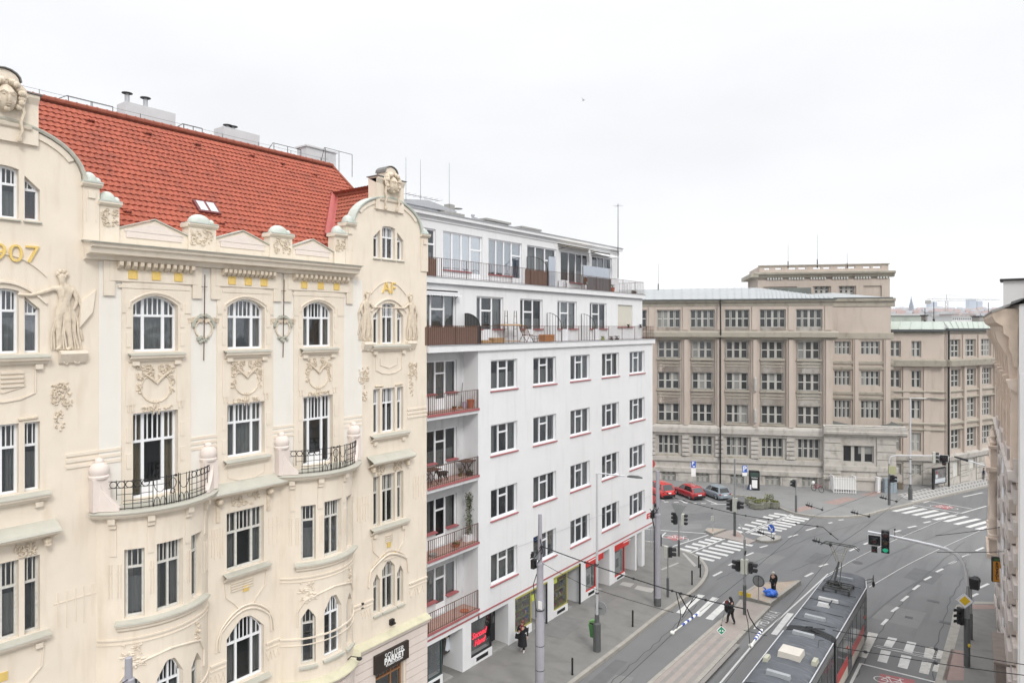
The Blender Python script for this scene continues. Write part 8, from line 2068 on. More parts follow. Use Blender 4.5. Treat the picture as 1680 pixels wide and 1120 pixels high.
 mb = MB(); mb.box((-w*.8,-.02,.24),(w*.8,.3,.30)); mb.build('underside',M_black,o)
 o.location = back; o.rotation_euler.z = math.atan2(-dirv.x,dirv.y); o.scale = (.9,.9,.9); return o
q0,q1 = G(1178,826.4),G(1157,818.5); dv = Vector((q1.x-q0.x,q1.y-q0.y,0)).normalized()
mred1 = mat('bright_red_car_paint',(.58,.03,.03),.25,.03,5,spec=.6,coat=.6); mred2 = mat('dark_red_car_paint',(.38,.018,.025),.25,.03,5,spec=.6,coat=.6); mblu = mat('silver_blue_car_paint',(.24,.285,.32),.3,.03,5,spec=.6,coat=.5)
def carpos(pxc,pyc): p = G(pxc,pyc); return Vector((p.x,p.y,p.z-.02))
car('parked_car','silver blue hatchback parked nearest the planter',carpos(1190,820.5),dv,3.75,1.66,1.44,mblu,.30)
car('parked_car','dark red hatchback between the bright red car and the silver blue one',carpos(1148,820.5),dv,4.3,1.74,1.46,mred2,.55)
car('parked_car','bright red tall car half hidden behind the corner of the white building',carpos(1098,818.5),dv,4.3,1.84,1.66,mred1,.42)

# ================================================================ poles, signals, lamps
def signal(parent,c,face,n=3,s=.26,lit=None,board=False,m_box=None,name='signal_head'):
 """traffic light head centred at c, lenses towards face"""
 f = Vector((face[0],face[1],0)).normalized(); sd = Vector((-f.y,f.x,0)); h = n*s*1.02; mb = MB()
 def bx(a0,a1,b0,b1,z0,z1_): return [c+sd*a+f*b+Vector((0,0,z)) for z in (z0,z1_) for a,b in ((a0,b0),(a1,b0),(a1,b1),(a0,b1))]
 mb.hexa(bx(-s*.5,s*.5,-s*.35,s*.35,-h/2,h/2)); hd_ = mb.build(name,m_box or M_black,parent)
 if board: mb = MB(); mb.hexa(bx(-s*.95,s*.95,-s*.3,-s*.26,-h/2-s*.35,h/2+s*.35)); mb.build('backboard',M_black,hd_); mb = MB(); mb.hexa(bx(-s*1.02,s*1.02,-s*.36,-s*.31,-h/2-s*.42,h/2+s*.42)); mb.build('board_edge',m_lt,hd_)
 for i in range(n):
  z = h/2-(i+.5)*h/n; colr = (('red_lens',(.10,.012,.012)),('amber_lens',(.12,.06,.01)),('green_lens',(.01,.07,.04)))[i if n == 3 else (0,2)[min(i,1)]]
  on = lit == i; ml = mat('lit_green_lens',(.03,.50,.28),.4,0,emit=.45) if on else mat(colr[0],colr[1],.2,0,spec=.7)
  cc = c+f*(s*.36)+Vector((0,0,z)); mb = MB(); k = 10
  mb.face([cc+sd*(s*.38*math.cos(j*2*math.pi/k))+Vector((0,0,s*.38*math.sin(j*2*math.pi/k))) for j in range(k)]); mb.build('lens',ml,hd_)
  mb = MB()
  for j in range(-1,6):
   a0_,a1_ = math.pi*j/5,math.pi*(j+1)/5; e0,e1 = [sd*(s*.43*math.cos(a))+Vector((0,0,s*.43*math.sin(a))) for a in (a0_,a1_)]
   mb.face([cc+e0,cc+e1,cc+e1+f*s*.85,cc+e0+f*s*.85])
  mb.build('visor',M_black,hd_)
 return hd_
M_pole = mat('grey_pole_paint',(.25,.26,.26),.55,.10,4,stain=.35,stain_c=(.14,.14,.14),stsc=(3,3,.6))
M_base = mat('dark_pole_base',(.10,.105,.105),.6,.15,5,stain=.3)
M_shell = mat('pale_signal_shell',(.47,.48,.43),.5,.05,5)
def pole(parent,p,h,r,r2=None,base=None,m=None):
 mb = MB(); mb.lathe(p,[(r,0),(r2 or r,h),(.01,h+.02)],12); o = mb.build('pole',m or M_pole,parent,smooth=True)
 if base: mb = MB(); mb.lathe(p,[(base[1],0),(base[1],base[0]),(r,base[0]+.03)],12); mb.build('pole_base',M_base,parent,smooth=True)
 return o
# catenary poles
def clamp_gear(parent,c,k=1.0,seed=1):
 q = random.Random(seed); mb = MB()
 for i in range(3): mb.lathe(c+Vector((q.uniform(-.3,.05)*k,q.uniform(-.1,.1),q.uniform(-.5,.5)*k)),[(.04,-.1),(.09,-.08),(.05,-.02),(.09,0),(.05,.04),(.09,.06),(.04,.1)],8)
 for i in range(5):
  a = c+Vector((q.uniform(-.35,.35),q.uniform(-.15,.15),q.uniform(-.5,.4)))*k; b = c+Vector((q.uniform(-.35,.35),q.uniform(-.15,.15),q.uniform(-.4,.7)))*k; m_ = (a+b)/2+Vector((q.uniform(-.15,.15),0,-.2)); mb.tube([a,m_,b],.02,4)
 mb.box((c.x-.22,c.y-.16,c.z-.75*k),(c.x-.05,c.y+.1,c.z-.35*k)); return mb.build('insulator_gear',M_black,parent)
pb_ = G(886,1149,.13); h1 = hgt(pb_,1149,843)
o = root('catenary_pole','thick grey catenary pole with black insulator gear nearest the camera, before the yellow framed shop','pole',pb_)
zc1 = hgt(pb_,1149,1012); zc2 = hgt(pb_,1149,927)
mb = MB(); mb.lathe(pb_,[(.20,0),(.20,zc1-.02),(.165,zc1+.05),(.15,zc2),(.17,zc2),(.17,zc2+.12),(.105,zc2+.14),(.085,h1),(.01,h1+.01)],14); mb.build('pole',mat('lilac_grey_pole',(.33,.325,.36),.55,.06,4,stain=.4,stain_c=(.22,.22,.22),stsc=(3,3,.5)),o,smooth=True)
clamp_gear(o,pb_+Vector((-.12,-.1,hgt(pb_,1149,905))),1.0,3)
mb = MB()
for z in (1.4,2.5,4.1): mb.lathe(pb_+Vector((0,0,z)),[(.205,0),(.205,.03),(.17,.03)],12)
mb.tube([pb_+Vector((-.19,-.05,.2)),pb_+Vector((-.2,-.05,4.2)),pb_+Vector((-.3,-.1,5.2)),pb_+Vector((-.15,-.05,5.7))],.02,4); mb.build('cable',M_black,o)
mb = MB(); mb.box((pb_.x+.03,pb_.y-.2,4.4),(pb_.x+.22,pb_.y-.17,4.75)); mb.build('white_sticker',m_lt,o)
pc_ = G(1079,993,.13); h2 = hgt(pc_,993,772)
o = root('catenary_pole','thick grey catenary pole at the street corner of the white building','pole',pc_)
mb = MB(); zz2 = hgt(pc_,993,846); mb.lathe(pc_,[(.20,0),(.20,.55),(.185,.56),(.17,zz2),(.20,zz2),(.20,zz2+.12),(.13,zz2+.14),(.115,h2),(.01,h2+.01)],14); mb.build('pole',mat('lilac_grey_pole',(.33,.325,.36)),o,smooth=True)
mb = MB(); mb.lathe(pc_,[(.21,0),(.21,.5),(.19,.5)],14); mb.build('pole_base',M_base,o)
clamp_gear(o,pc_+Vector((-.15,-.1,hgt(pc_,993,832))),.9,8)
mb = MB(); mb.tube([pc_+Vector((-.2,-.06,.1)),pc_+Vector((-.21,-.06,4.8)),pc_+Vector((-.4,-.1,5.7))],.035,4); mb.build('cable',M_black,o)
# near bollard-like pipe top at the lower left (top of a nearer lamp pole)
pt = Vector((0,0,EYE))+ray(211,1078)*16.0
o = root('lamp_pole','top of a grey pole rising in front of the cream house at the lower edge','pole',(pt.x,pt.y,0)); mb = MB(); mb.lathe((pt.x,pt.y,.1),[(.12,0),(.11,pt.z-.75),(.13,pt.z-.75),(.13,pt.z-.6),(.085,pt.z-.58),(.08,pt.z-.1),(.01,pt.z-.08)],12); mb.build('pole',mat('lilac_grey_pole',(.33,.325,.36)),o,smooth=True); mb = MB(); mb.tube([(pt.x,pt.y,pt.z-.5),(pt.x+.5,pt.y-.4,pt.z-.3)],.012,4); mb.build('bracket',M_black,o)
# street lamps
def street_lamp(lab,px,pyb,pyt,armx,army,hd_len=.8,base_h=1.9,r=.075,h0=.13):
 p = G(px,pyb,h0); h = hgt(p,pyb,pyt); o = root('street_lamp',lab,'street lamp',p); d = depth(p)
 mb = MB(); mb.lathe(p,[(r,0),(r*.75,h),(.01,h+.02)],12); mb.build('pole',M_alu,o,smooth=True)
 mb = MB(); mb.lathe(p,[(.20,0),(.20,base_h*.75),(.13,base_h*.8),(.12,base_h),(r,base_h+.02)],10); mb.build('pole_base',M_base,o)
 for z in (base_h+1.1,base_h+2.6): mb = MB(); mb.lathe(p+Vector((0,0,z)),[(r*1.3,0),(r*1.3,.06),(r,.06)],10); mb.build('pole_band',M_iron,o)
 top = p+Vector((0,0,h)); tip = top+armx; mb = MB(); mb.tube([top-Vector((0,0,.1)),top+armx*.04+Vector((0,0,.02)),top+armx*.75],.035,6); ar = mb.build('arm',M_alu,o,smooth=True)
 e = armx.normalized(); s_ = Vector((-e.y,e.x,0)); c = top+armx; mb = MB()
 q = [(-.5,.05,.02),(-.3,.10,.07),(.2,.13,.07),(.5,.05,.02)]; prev = None
 for t,w_,hh_ in q:
  cc = c+e*t*hd_len; r4 = [cc+s_*w_-Vector((0,0,.03)),cc+s_*w_*.8+Vector((0,0,hh_)),cc-s_*w_*.8+Vector((0,0,hh_)),cc-s_*w_-Vector((0,0,.03))]
  if prev:
   for j in range(4): mb.face([prev[j],r4[j],r4[(j+1) % 4],prev[(j+1) % 4]])
  else: mb.face(r4)
  prev = r4
 mb.face(prev); mb.build('lamp_head',M_base,ar); return o,p
sl1,psl = street_lamp('pale street lamp with its arm over the carriageway beside the red shop',979.5,1067,776,Vector((2.0,.35,-.0)),0)
sl2,psl2 = street_lamp('tall pale street lamp in front of the right school wing',1493.5,819.5,653,Vector((1.9,.2,0.05)),0,1.0,1.6,.10)
c = Vector((0,0,EYE))+ray(1577,752)*52; a1_ = Vector((0,0,EYE))+ray(1632,768)*50
o = root('street_lamp','dark flat lamp head on a long pale arm reaching out from the pink house','street lamp',a1_); mb = MB(); mb.tube([a1_,c],.04,6); mb.build('arm',M_alu,o); mb = MB(); e = (c-a1_).normalized(); cc = c+e*.2; mb.tube([cc-e*.7,cc,cc+e*.3],.10,6,.05); mb.build('lamp_head',M_iron,o)
# green bin on the lamp
bp = psl+Vector((-.35,.25,0)); o = root('litter_bin','green plastic litter bin hanging on the lamp post','bin',bp)
mb = MB(); mb.hexa([bp+Vector(v) for v in ((-.13,-.13,.55),(.13,-.13,.55),(.13,.13,.55),(-.13,.13,.55),(-.2,-.2,1.25),(.2,-.2,1.25),(.2,.2,1.25),(-.2,.2,1.25))]); mb.build('bin_body',mat('green_plastic',(.07,.22,.07),.5,.1,5),o)
mb = MB(); mb.hexa([bp+Vector(v) for v in ((-.2,-.2,1.25),(.2,-.2,1.25),(.2,.2,1.25),(-.2,.2,1.25),(-.17,-.17,1.42),(.17,-.1,1.48),(.17,.17,1.48),(-.17,.17,1.42))]); mb.k = 1; mb.box((bp.x-.12,bp.y-.212,bp.z+1.28),(bp.x+.12,bp.y-.2,bp.z+1.36)); mb.build('lid',[mat('light_green_plastic',(.16,.32,.12),.5,.1,5),M_black],o)
# round sign seen from behind on the lamp
def disc(parent,c,face,r,m,mback=None,name='sign_plate',th=.02,k=24):
 f = Vector((face[0],face[1],0)).normalized(); s_ = Vector((-f.y,f.x,0)); mb = MB(); a = [c+s_*(r*math.cos(2*math.pi*j/k))+Vector((0,0,r*math.sin(2*math.pi*j/k))) for j in range(k)]
 b = [q-f*th for q in a]; mb.face(a); mb.k = 1; mb.face(b)
 for j in range(k): mb.face([a[j],a[(j+1) % k],b[(j+1) % k],b[j]])
 return mb.build(name,[m,mback or M_steel],parent)
M_signback = mat('sign_back_grey',(.26,.27,.27),.5,.1,6)
c = psl+Vector((.15,.12,hgt(psl,1067,997))); o = root('traffic_sign','grey back of a round sign on the lamp post','traffic sign',c); disc(o,c,(0,-1),.36,M_signback); mb = MB(); mb.tube([c+Vector((-.3,-.03,0)),c+Vector((.1,-.03,0))],.015,4); mb.build('clamp',M_iron,o)
# traffic signals
def sig_pole(lab,px,pyb,pyt,r=.06,h0=.13,base=(1.2,.085)):
 p = G(px,pyb,h0); h = hgt(p,pyb,pyt); o = root('traffic_light',lab,'traffic light',p); pole(o,p,h,r,None,base); return o,p
o,p = sig_pole('small pedestrian signal at the kerb beside the corner catenary pole',1095.7,978.5,897,.045)
hc = p+Vector((0,0,hgt(p,978.5,905))); signal(o,hc+Vector((.12,.1,0)),(.9,.5),2,.30,m_box=M_black); mb = MB(); mb.box((hc.x-.22,hc.y-.1,hc.z-.38),(hc.x-.02,hc.y+.12,hc.z+.34)); mb.build('back_shell',M_shell,o)
o,p = sig_pole('slim signal pole with a triangular sign back at the side street crossing',1113.8,911.5,826,.045)
hc = p+Vector((0,0,hgt(p,911.5,851))); signal(o,hc+Vector((-.28,0,0)),(-.8,.3),3,.28); signal(o,hc+Vector((.3,.05,0)),(1,.2),3,.28,m_box=M_shell)
tc_ = p+Vector((0,0,hgt(p,911.5,832))); mb = MB(); PXs = Pl((tc_.x,tc_.y-.08),(1,0),(0,-1)); mb.poly(PXs,[(-.62,tc_.z+.25),(.62,tc_.z+.25),(0,tc_.z-.85)],-.02,0); mb.build('triangular_sign',M_signback,o)
o,p = sig_pole('tall signal mast with two pedestrian heads on the crossing refuge',1205.4,878.5,752,.07,.03,(2.6,.11))
hc = p+Vector((0,0,hgt(p,878.5,828))); signal(o,hc+Vector((-.30,0,-.05)),(-1,-.2),3,.31); signal(o,hc+Vector((.36,0,.05)),(1,.2),2,.31); mb = MB(); mb.box((hc.x-.16,hc.y-.12,hc.z-.55),(hc.x+.2,hc.y+.12,hc.z+.6)); mb.build('back_shell',M_shell,o)
o,p = sig_pole('signal mast with four pedestrian lamps on the tram island',1221.6,1007.5,884,.07,.12,(1.75,.10))
hc = p+Vector((0,0,hgt(p,1007.5,929)))
for d in (-1,1): signal(o,hc+Vector((d*.36,d*.05,0)),(d,.15),2,.30)
mb = MB(); mb.box((hc.x-.2,hc.y-.14,hc.z-.42),(hc.x+.02,hc.y+.1,hc.z+.42)); mb.box((hc.x+.05,hc.y-.1,hc.z-.40),(hc.x+.2,hc.y+.12,hc.z+.45)); mb.build('back_shell',M_shell,o)
ht_ = hgt(p,1007.5,884); mb = MB(); mb.tube([p+Vector((0,0,ht_-.1)),p+Vector((-.05,.1,ht_+.25)),p+Vector((-.35,.45,ht_+.55)),p+Vector((-.6,.8,ht_+.6))],.045,6); mb.build('curved_arm',M_pole,o,smooth=True)
mb = MB(); mb.tube([p+Vector((0,0,ht_-1.0)),p+Vector((.1,-.1,ht_-.65))],.05,6); mb.build('detector',M_black,o)
mb = MB(); zz3 = hgt(p,1007.5,975); mb.box((p.x-.35,p.y+.05,p.z+zz3-.12),(p.x+.35,p.y+.08,p.z+zz3+.12)); mb.build('yellow_plate',mat('yellow_sign',(.62,.45,.04),.5,.05,6),o)
# big mast arm at the right
o,p = sig_pole('tall curved mast arm with green lit signal and priority road diamond at the lower right',1586.5,1092,960,.12,.13,(2.4,.145))
zv = 4.2; e_ = Vector((-1,.03,0)); pts = [p+Vector((0,0,zv-.6)),p+Vector((0,0,zv)),p+Vector((-.05,0,zv+.5)),p+Vector((-.3,0,zv+.95)),p+Vector((-.75,0,zv+1.22))]
tipw = Vector((0,0,EYE))+ray(1420,874)*36.9
d0_ = depth(p); pts = [p+Vector((0,0,zv-.8))]+[Vector((0,0,EYE))+ray(*q)*(d0_+dd) for *q,dd in ((1586,962,0),(1585,940,.02),(1580,922,.1),(1569,909,.3),(1552,900,.6),(1530,894,.95),(1500,887,1.4),(1465,879.5,1.9),(1424,871.5,2.5))]
mb = MB(); mb.tube(pts,.12,8,.06); ar = mb.build('mast_arm',M_alu,o,smooth=True)
for px,py,n_,s_,lit,bd in ((1452.5,888,3,.38,2,False),(1434.5,886.5,1,.30,None,True),(1434.5,900.5,1,.28,None,False)):
 c = Vector((0,0,EYE))+ray(px,py)*36.4; signal(ar,c,(.15,-1),n_,s_,lit,bd,name='signal_head')
mb = MB()
for px in (1434.5,1452.5):
 c0,c1 = Vector((0,0,EYE))+ray(px,878)*36.6,Vector((0,0,EYE))+ray(px,884)*36.4; mb.tube([c0,c1],.02,4)
c0 = Vector((0,0,EYE))+ray(1468,884)*36.4; mb.tube([c0,c0+Vector((0,0,.5))],.015,4); mb.ball(c0+Vector((0,0,.52)),.05,6,4); mb.build('hanger',M_iron,ar)
hc = Vector((0,0,EYE))+ray(1578,1009)*depth(p); signal(o,hc+Vector((-.05,-.1,0)),(-.6,-.8),3,.27,2)
dc = Vector((0,0,EYE))+ray(1583,985)*(depth(p)-.25)
PD = Pl((dc.x,dc.y),(1,.35),(.35,-1)); mb = MB(); rr = .40; mb.poly(PD,[(0,dc.z-rr),(rr,dc.z),(0,dc.z+rr),(-rr,dc.z)],-.02,0); mb.k = 1; rr = .24; mb.poly(PD,[(0,dc.z-rr),(rr,dc.z),(0,dc.z+rr),(-rr,dc.z)],0,.006); mb.k = 2
for a,b in (((0,-1),(1,0)),((1,0),(0,1)),((0,1),(-1,0)),((-1,0),(0,-1))):
 q = lambda v,k_: PD.w(v[0]*k_,dc.z+v[1]*k_,.004); mb.face([q(a,.40),q(b,.40),q(b,.375),q(a,.375)])
mb.build('priority_diamond',[m_lt,mat('priority_yellow',(.75,.50,.02),.5,0),mat('diamond_edge_blue',(.25,.32,.48),.5,0)],o)
mb = MB(); mb.ball(p+Vector((.1,-.12,hgt(p,1092,1056))),(.08,.08,.1),6,4); mb.build('push_button',mat('yellow_sign',(.62,.45,.04)),o)
o,p = sig_pole('short signal pole with a black square head behind the big mast arm',1593,1048,955,.06,.13,(1.4,.085))
hc = p+Vector((.10,.05,hgt(p,1048,956))); signal(o,hc,(.15,1),1,.55); 
# far mast arm
o,p = sig_pole('far curved mast arm with signals in front of the school entrance',1458.8,828,760,.10,.13,(2.6,.13))
zt4 = hgt(p,828,746); pts = [p+Vector((0,0,zt4-1.0)),p+Vector((.02,0,zt4-.5)),p+Vector((.15,0,zt4-.15)),p+Vector((.5,0,zt4))]+[Vector((0,0,EYE))+ray(1548,747)*(depth(p)+2.5)]
mb = MB(); mb.tube(pts,.07,8,.05); ar = mb.build('mast_arm',M_alu,o,smooth=True)
for px,py,n_,s_,fc,mb_,in ((1532,750,3,.36,(.9,.3),M_shell),(1548.5,752,1,.40,(.2,-1),None),(1548.5,760,1,.32,(.2,-1),None)):
 c = Vector((0,0,EYE))+ray(px,py)*(depth(p)+2); signal(ar,c,fc,n_,s_,None,px > 1540 and py < 755,m_box=mb_)
hc = p+Vector((.1,-.1,hgt(p,828,784))); signal(o,hc+Vector((.2,0,0)),(.9,-.5),2,.34); mb = MB(); mb.box((hc.x-.1,hc.y-.25,hc.z+.5),(hc.x+.55,hc.y-.22,hc.z+1.3)); mb.build('yellow_green_plate',mat('faded_yellow_plate',(.42,.42,.25),.6,.1),o)
o,p = sig_pole('lone signal pole at the kerb in front of the barred basement windows',1306,840,786,.09,.13,(1.6,.11)); hc = p+Vector((-.15,0,hgt(p,840,793))); signal(o,hc,(-.5,-.85),2,.32)
mb = MB(); mb.box((hc.x-.5,hc.y+.05,hc.z-.35),(hc.x-.15,hc.y+.2,hc.z+.35)); mb.build('back_shell',M_shell,o)
# bollards
def bollard(px,pyb,pyt,lab,r=.05,m=None,h0=.13):
 p = G(px,pyb,h0); h = hgt(p,pyb,pyt); o = root('bollard',lab,'bollard',p,'thin black bollards on the pavements'); mb = MB(); mb.lathe(p,[(r*1.2,0),(r*1.2,.06),(r,.07),(r,h-.05),(r*.8,h-.01),(.01,h)],12); mb.build('post',m or M_black,o,smooth=True); mb = MB(); mb.lathe(p+Vector((0,0,h*.86)),[(r*1.12,0),(r*1.12,.03),(r,.03)],12); mb.build('collar',M_iron,o)
bollard(939,1106,1078,'black bollard at the kerb nearest the camera'); bollard(1038,1027,1000,'black bollard at the kerb between the lamp post and the corner catenary pole')
bollard(1135.3,958.5,935,'front bollard of the three at the rounded corner'); bollard(1146.4,930.5,911,'rear bollard of the three at the rounded corner'); bollard(1149,946,924.5,'middle bollard of the three at the rounded corner, next to the kerb')
bollard(1084.5,895,876,'black bollard just behind the corner catenary pole')
# parking signs and other signs
def sign_post(px,pyb,pyt,lab,r=.03,h0=.13): p = G(px,pyb,h0); h = hgt(p,pyb,pyt); o = root('traffic_sign',lab,'traffic sign',p); mb = MB(); mb.lathe(p,[(r,0),(r,h)],8); mb.build('pole',M_steel,o); return o,p,h
M_blue = mat('sign_blue',(.03,.12,.52),.5,0)
for px,pyb,pyt,txt,lab in ((1222,816,763,'P','blue parking sign with a white plate beside the advertising box'),(1138,806,756,'P','blue parking sign with small symbol behind the dark red car')):
 o,p,h = sign_post(px,pyb,pyt,lab); PS = Pl((p.x,p.y-.05),(CR.x,CR.y),(0,-1)); z = p.z+h; hs = .42; ws = .24
 mb = MB(); mb.pb(PS,-ws,ws,z-hs*1.7,z,0,.02); sp_ = mb.build('blue_plate',M_blue,o); text_mb
 if px > 1200: mb = text_mb('P',.75,lambda x,y,zz_: PS.w(x,z-.36+y,.024+zz_),.003,.012)
 else: mb = text_mb('P',.5,lambda x,y,zz_: PS.w(x-.05,z-.25+y,.024+zz_),.003,.01); mb.pb(PS,-.08,.14,z-.62,z-.5,.02,.026)
 mb.build('symbol',m_lt,sp_); mb = MB(); mb.pb(PS,-ws,ws,z-hs*1.75-(.35 if px > 1200 else .9),z-hs*1.75,0,.02); mb.build('white_plate',m_lt,o)
o,p,h = sign_post(1244.4,985.4,952,'round no stopping sign seen from behind on the refuge island',.035,.22); disc(o,p+Vector((0,.04,h-.02)),(0,-1),.38,M_signback)
mb = MB(); cc = p+Vector((0,.055-.09,h-.02))
mb.tube([cc+Vector((.33*math.cos(t*.524),-.0,.33*math.sin(t*.524))) for t in range(13)],.02,4); mb.tube([cc+Vector((0,0,-.33)),cc+Vector((0,0,.33))],.02,4); mb.build('stiffener',M_iron,o)
for px,pyb,py,fc,lab in ((1265.5,885.5,866,(.3,-1),'blue round keep side sign on the small island'),(1169.5,871,852,(.3,-1),'small pale sign on the pointed island')):
 o,p,h = sign_post(px,pyb,py-6,lab,.035,.14)
 if px > 1200:
  disc(o,p+Vector((0,-.05,hgt(p,pyb,py))),(-.4,-1),.34,M_blue); c = p+Vector((-.02,-.085,hgt(p,pyb,py))); mb = MB(); mb.tube([c+Vector((-.18,-.0,.2)),c+Vector((.1,-.02,-.16))],.045,4); mb.tube([c+Vector((.12,-.02,.05)),c+Vector((.12,-.02,-.18)),c+Vector((-.1,-.02,-.18))],.035,4); mb.build('white_arrow',m_lt,o)
 else: mb = MB(); c = p+Vector((0,0,hgt(p,pyb,py))); mb.box((c.x-.14,c.y-.05,c.z-.1),(c.x+.06,c.y,c.z+.3)); mb.build('small_head',M_shell,o)
for px,py,zc_,lab in ((1067.5,760,53,'upper round no entry sign peeking out behind the white building corner'),(1070,819,53,'lower red round sign edge behind the corner catenary pole')):
 c = Vector((0,0,EYE))+ray(px,py)*zc_; o = root('traffic_sign',lab,'traffic sign',(c.x,c.y,gz(c.y))); disc(o,c,(.2,-1),.36,mat('sign_red',(.55,.10,.09),.5,0)); mb = MB(); mb.tube([(c.x,c.y+.05,gz(c.y)),(c.x,c.y+.05,c.z+.3)],.03,6); mb.build('pole',M_steel,o)
# green diamond and striped insulators on the overhead wires
YW = 25.2
c = atz(1183.5,1033.5,5.9); o = root('tram_signal_board','green diamond board with white arrows hanging over the tram island','sign',c); PG = Pl((c.x,c.y),(CR.x,CR.y),(0,-1)); mb = MB(); rr = .17
mb.poly(PG,[(0,c.z-rr),(rr,c.z),(0,c.z+rr),(-rr,c.z)],-.015,0); mb.k = 1; rr = .145; mb.poly(PG,[(0,c.z-rr),(rr,c.z),(0,c.z+rr),(-rr,c.z)],0,.005); mb.k = 0
for d in (-1,1): mb.poly(PG,[(d*.10,c.z-.02),(d*.015,c.z+.035),(d*.03,c.z-.0),(d*.015,c.z-.04)],.005,.009)
mb.build('diamond_plate',[m_lt,mat('board_green',(.02,.22,.12),.5,0)],o); mb = MB(); mb.tube([c+Vector((0,0,.17)),c+Vector((0,0,.21))],.03,5); mb.tube([c+Vector((0,0,.2)),Vector((c.x,YW,6.75))],.006,3); mb.build('hanging_wire',M_iron,o)
def wire(pts,r,lab,group=None,beads=0,name='overhead_wire'):
 o = root(name,lab,'overhead wire',pts[0],group); mb = MB(); P = [Vector(q) for q in pts]; out = []
 for a,b in zip(P[:-1],P[1:]):
  k = 8; sag = (b-a).length*.008
  out += [a.lerp(b,j/k)-Vector((0,0,sag*4*(j/k)*(1-j/k))) for j in range(k)]
 out.append(P[-1]); mb.tube(out,r,4); w_ = mb.build('wire',M_black,o)
 if beads:
  mb = MB()
  for j in range(1,beads+1): c = out[int(len(out)*j/(beads+1))]; mb.ball(c,(.07,.05,.05),6,4)
  mb.build('insulator',M_black,o)
 return o
wa = pb_+Vector((.1,0,hgt(pb_,1149,895)))
wire([wa,atz(1098,967,6.9),atz(1137,978,6.85),atz(1222,998,6.75)],.023,'thick black span wire from the nearest catenary pole across to the tram',beads=7)
wire([pb_+Vector((.1,0,hgt(pb_,1149,922))),atz(960,960,6.3),atz(1105,1004,6.2)],.010,'thin lower span wire from the nearest catenary pole')
wire([pc_+Vector((.05,0,hgt(pc_,993,800))),atz(1111,817.5,6.9),atz(1205,842,6.75),atz(1280,854,6.65),atz(1350,864,6.6),hd+Vector((-.1,.1,.2))],.019,'black span wire from the corner catenary pole to above the pantograph',beads=8)
wire([atz(1366,1033,6.7),atz(1452,1047,6.75),atz(1690,1091,7.0)],.013,'upper wire of the pair crossing behind the worn zebra stripes',beads=2)
wire([atz(1371,1060,6.7),atz(1450,1073,6.75),atz(1690,1108,7.0)],.013,'lower wire of the pair crossing over the worn zebra stripes',beads=2)
wire([atz(1535,878,6.4),RP.w(44,6.6,.1)],.016,'upper short wire ending at the pink house')
wire([atz(1537,905,6.3),RP.w(40,6.4,.1)],.016,'lower short wire ending beside the orange sign')
CL = [Vector((-10.6,8,5.45)),Vector((-10.6,25,5.4)),Vector((-10.2,45,5.4)),Vector((-5.5,70,5.4))]
wire(CL,.008,'contact wire above the carriageway left of the island'); wire([Vector((TX,8,5.45)),Vector((TX,25,5.45)),Vector((TX,py_+.2,hz+.03)),Vector((-6.4,55,5.4)),Vector((-1.5,75,5.4))],.008,'contact wire above the tram')
for i,(x,a,b,lab) in enumerate(((-10.6,(1103,1037),(1147,1004),'blue and white section insulator left of the woman on the island'),(-7.9,(1232,1058),(1250,1032),'blue and white section insulator between the island and the tram'))):
 p0,p1 = atz(*a,5.45),atz(*b,5.45); o = root('section_insulator',lab,'insulator',p0); mb = MB(); mb.tube([p0,p0.lerp(p1,.35)],.03,5); mb.ball(p0,(.09,.09,.07),8,5); mb.build('end_fitting',M_pale,o)
 mb = MB(); q0_,q1_ = p0.lerp(p1,.35),p0.lerp(p1,.98)
 for j in range(8): mb.k = j % 2; mb.tube([q0_.lerp(q1_,j/8),q0_.lerp(q1_,(j+1)/8)],.05,6)
 mb.build('striped_rod',[mat('insulator_blue',(.05,.09,.35),.4,0),m_lt],o)
 sp0,sp1 = (atz(1109,970,6.9),atz(1144,977,6.85)) if i == 0 else (atz(1222,998,6.75),atz(1226,999,6.75)); mb = MB()
 if i == 0:
  mb.tube([sp0,atz(1116,1000,6.0),atz(1117,1012,5.8),p0.lerp(p1,.15)],.018,4); mb.tube([sp0+Vector((.1,0,0)),atz(1126,995,6.1),atz(1135,1006,5.7),atz(1136,1012,5.5)],.022,4); mb.tube([sp1,atz(1130,992,6.2),atz(1119,1012,5.7)],.018,4); mb.tube([sp1+Vector((-.1,0,0)),atz(1122,1006,5.8)],.014,4)
 else:
  mb.tube([sp0,atz(1227,1020,6.1),atz(1231,1062,5.5)],.016,4); mb.tube([sp1,atz(1230,1012,6.3),atz(1240,1028,5.9),atz(1250,1036,5.6)],.022,4)
  mb.tube([atz(1220,1033,6),atz(1258,1042,6)],.01,4)
 mb.build('hanger_wire',M_black,o)
for i,(a,b,lab) in enumerate((((1242,870.6),(1270,883),'short barbed wire piece over the crossing refuge'),((1321,827),(1350,836),'short wire piece over the far pavement near the lone signal'),((1332,885),(1364,894),'short wire piece left of the pantograph head'),((1395,839),(1427,847),'short wire piece over the far kerb'),((1442.5,814.6),(1472,822.4),'short wire piece beside the far mast arm'))):
 p0,p1 = atz(*a,6.2),atz(*b,6.1); o = root('wire_hanger',lab,'overhead wire'); o.location = p0; mb = MB(); mb.tube([p0,p1],.02,4)
 for t in (.1,.2,.35,.95): c = p0.lerp(p1,t); mb.ball(c,(.09,.06,.06),6,4); mb.tube([c-Vector((0,0,.12)),c+Vector((.05,0,.18))],.012,3)
 mb.build('wire',M_black,o)
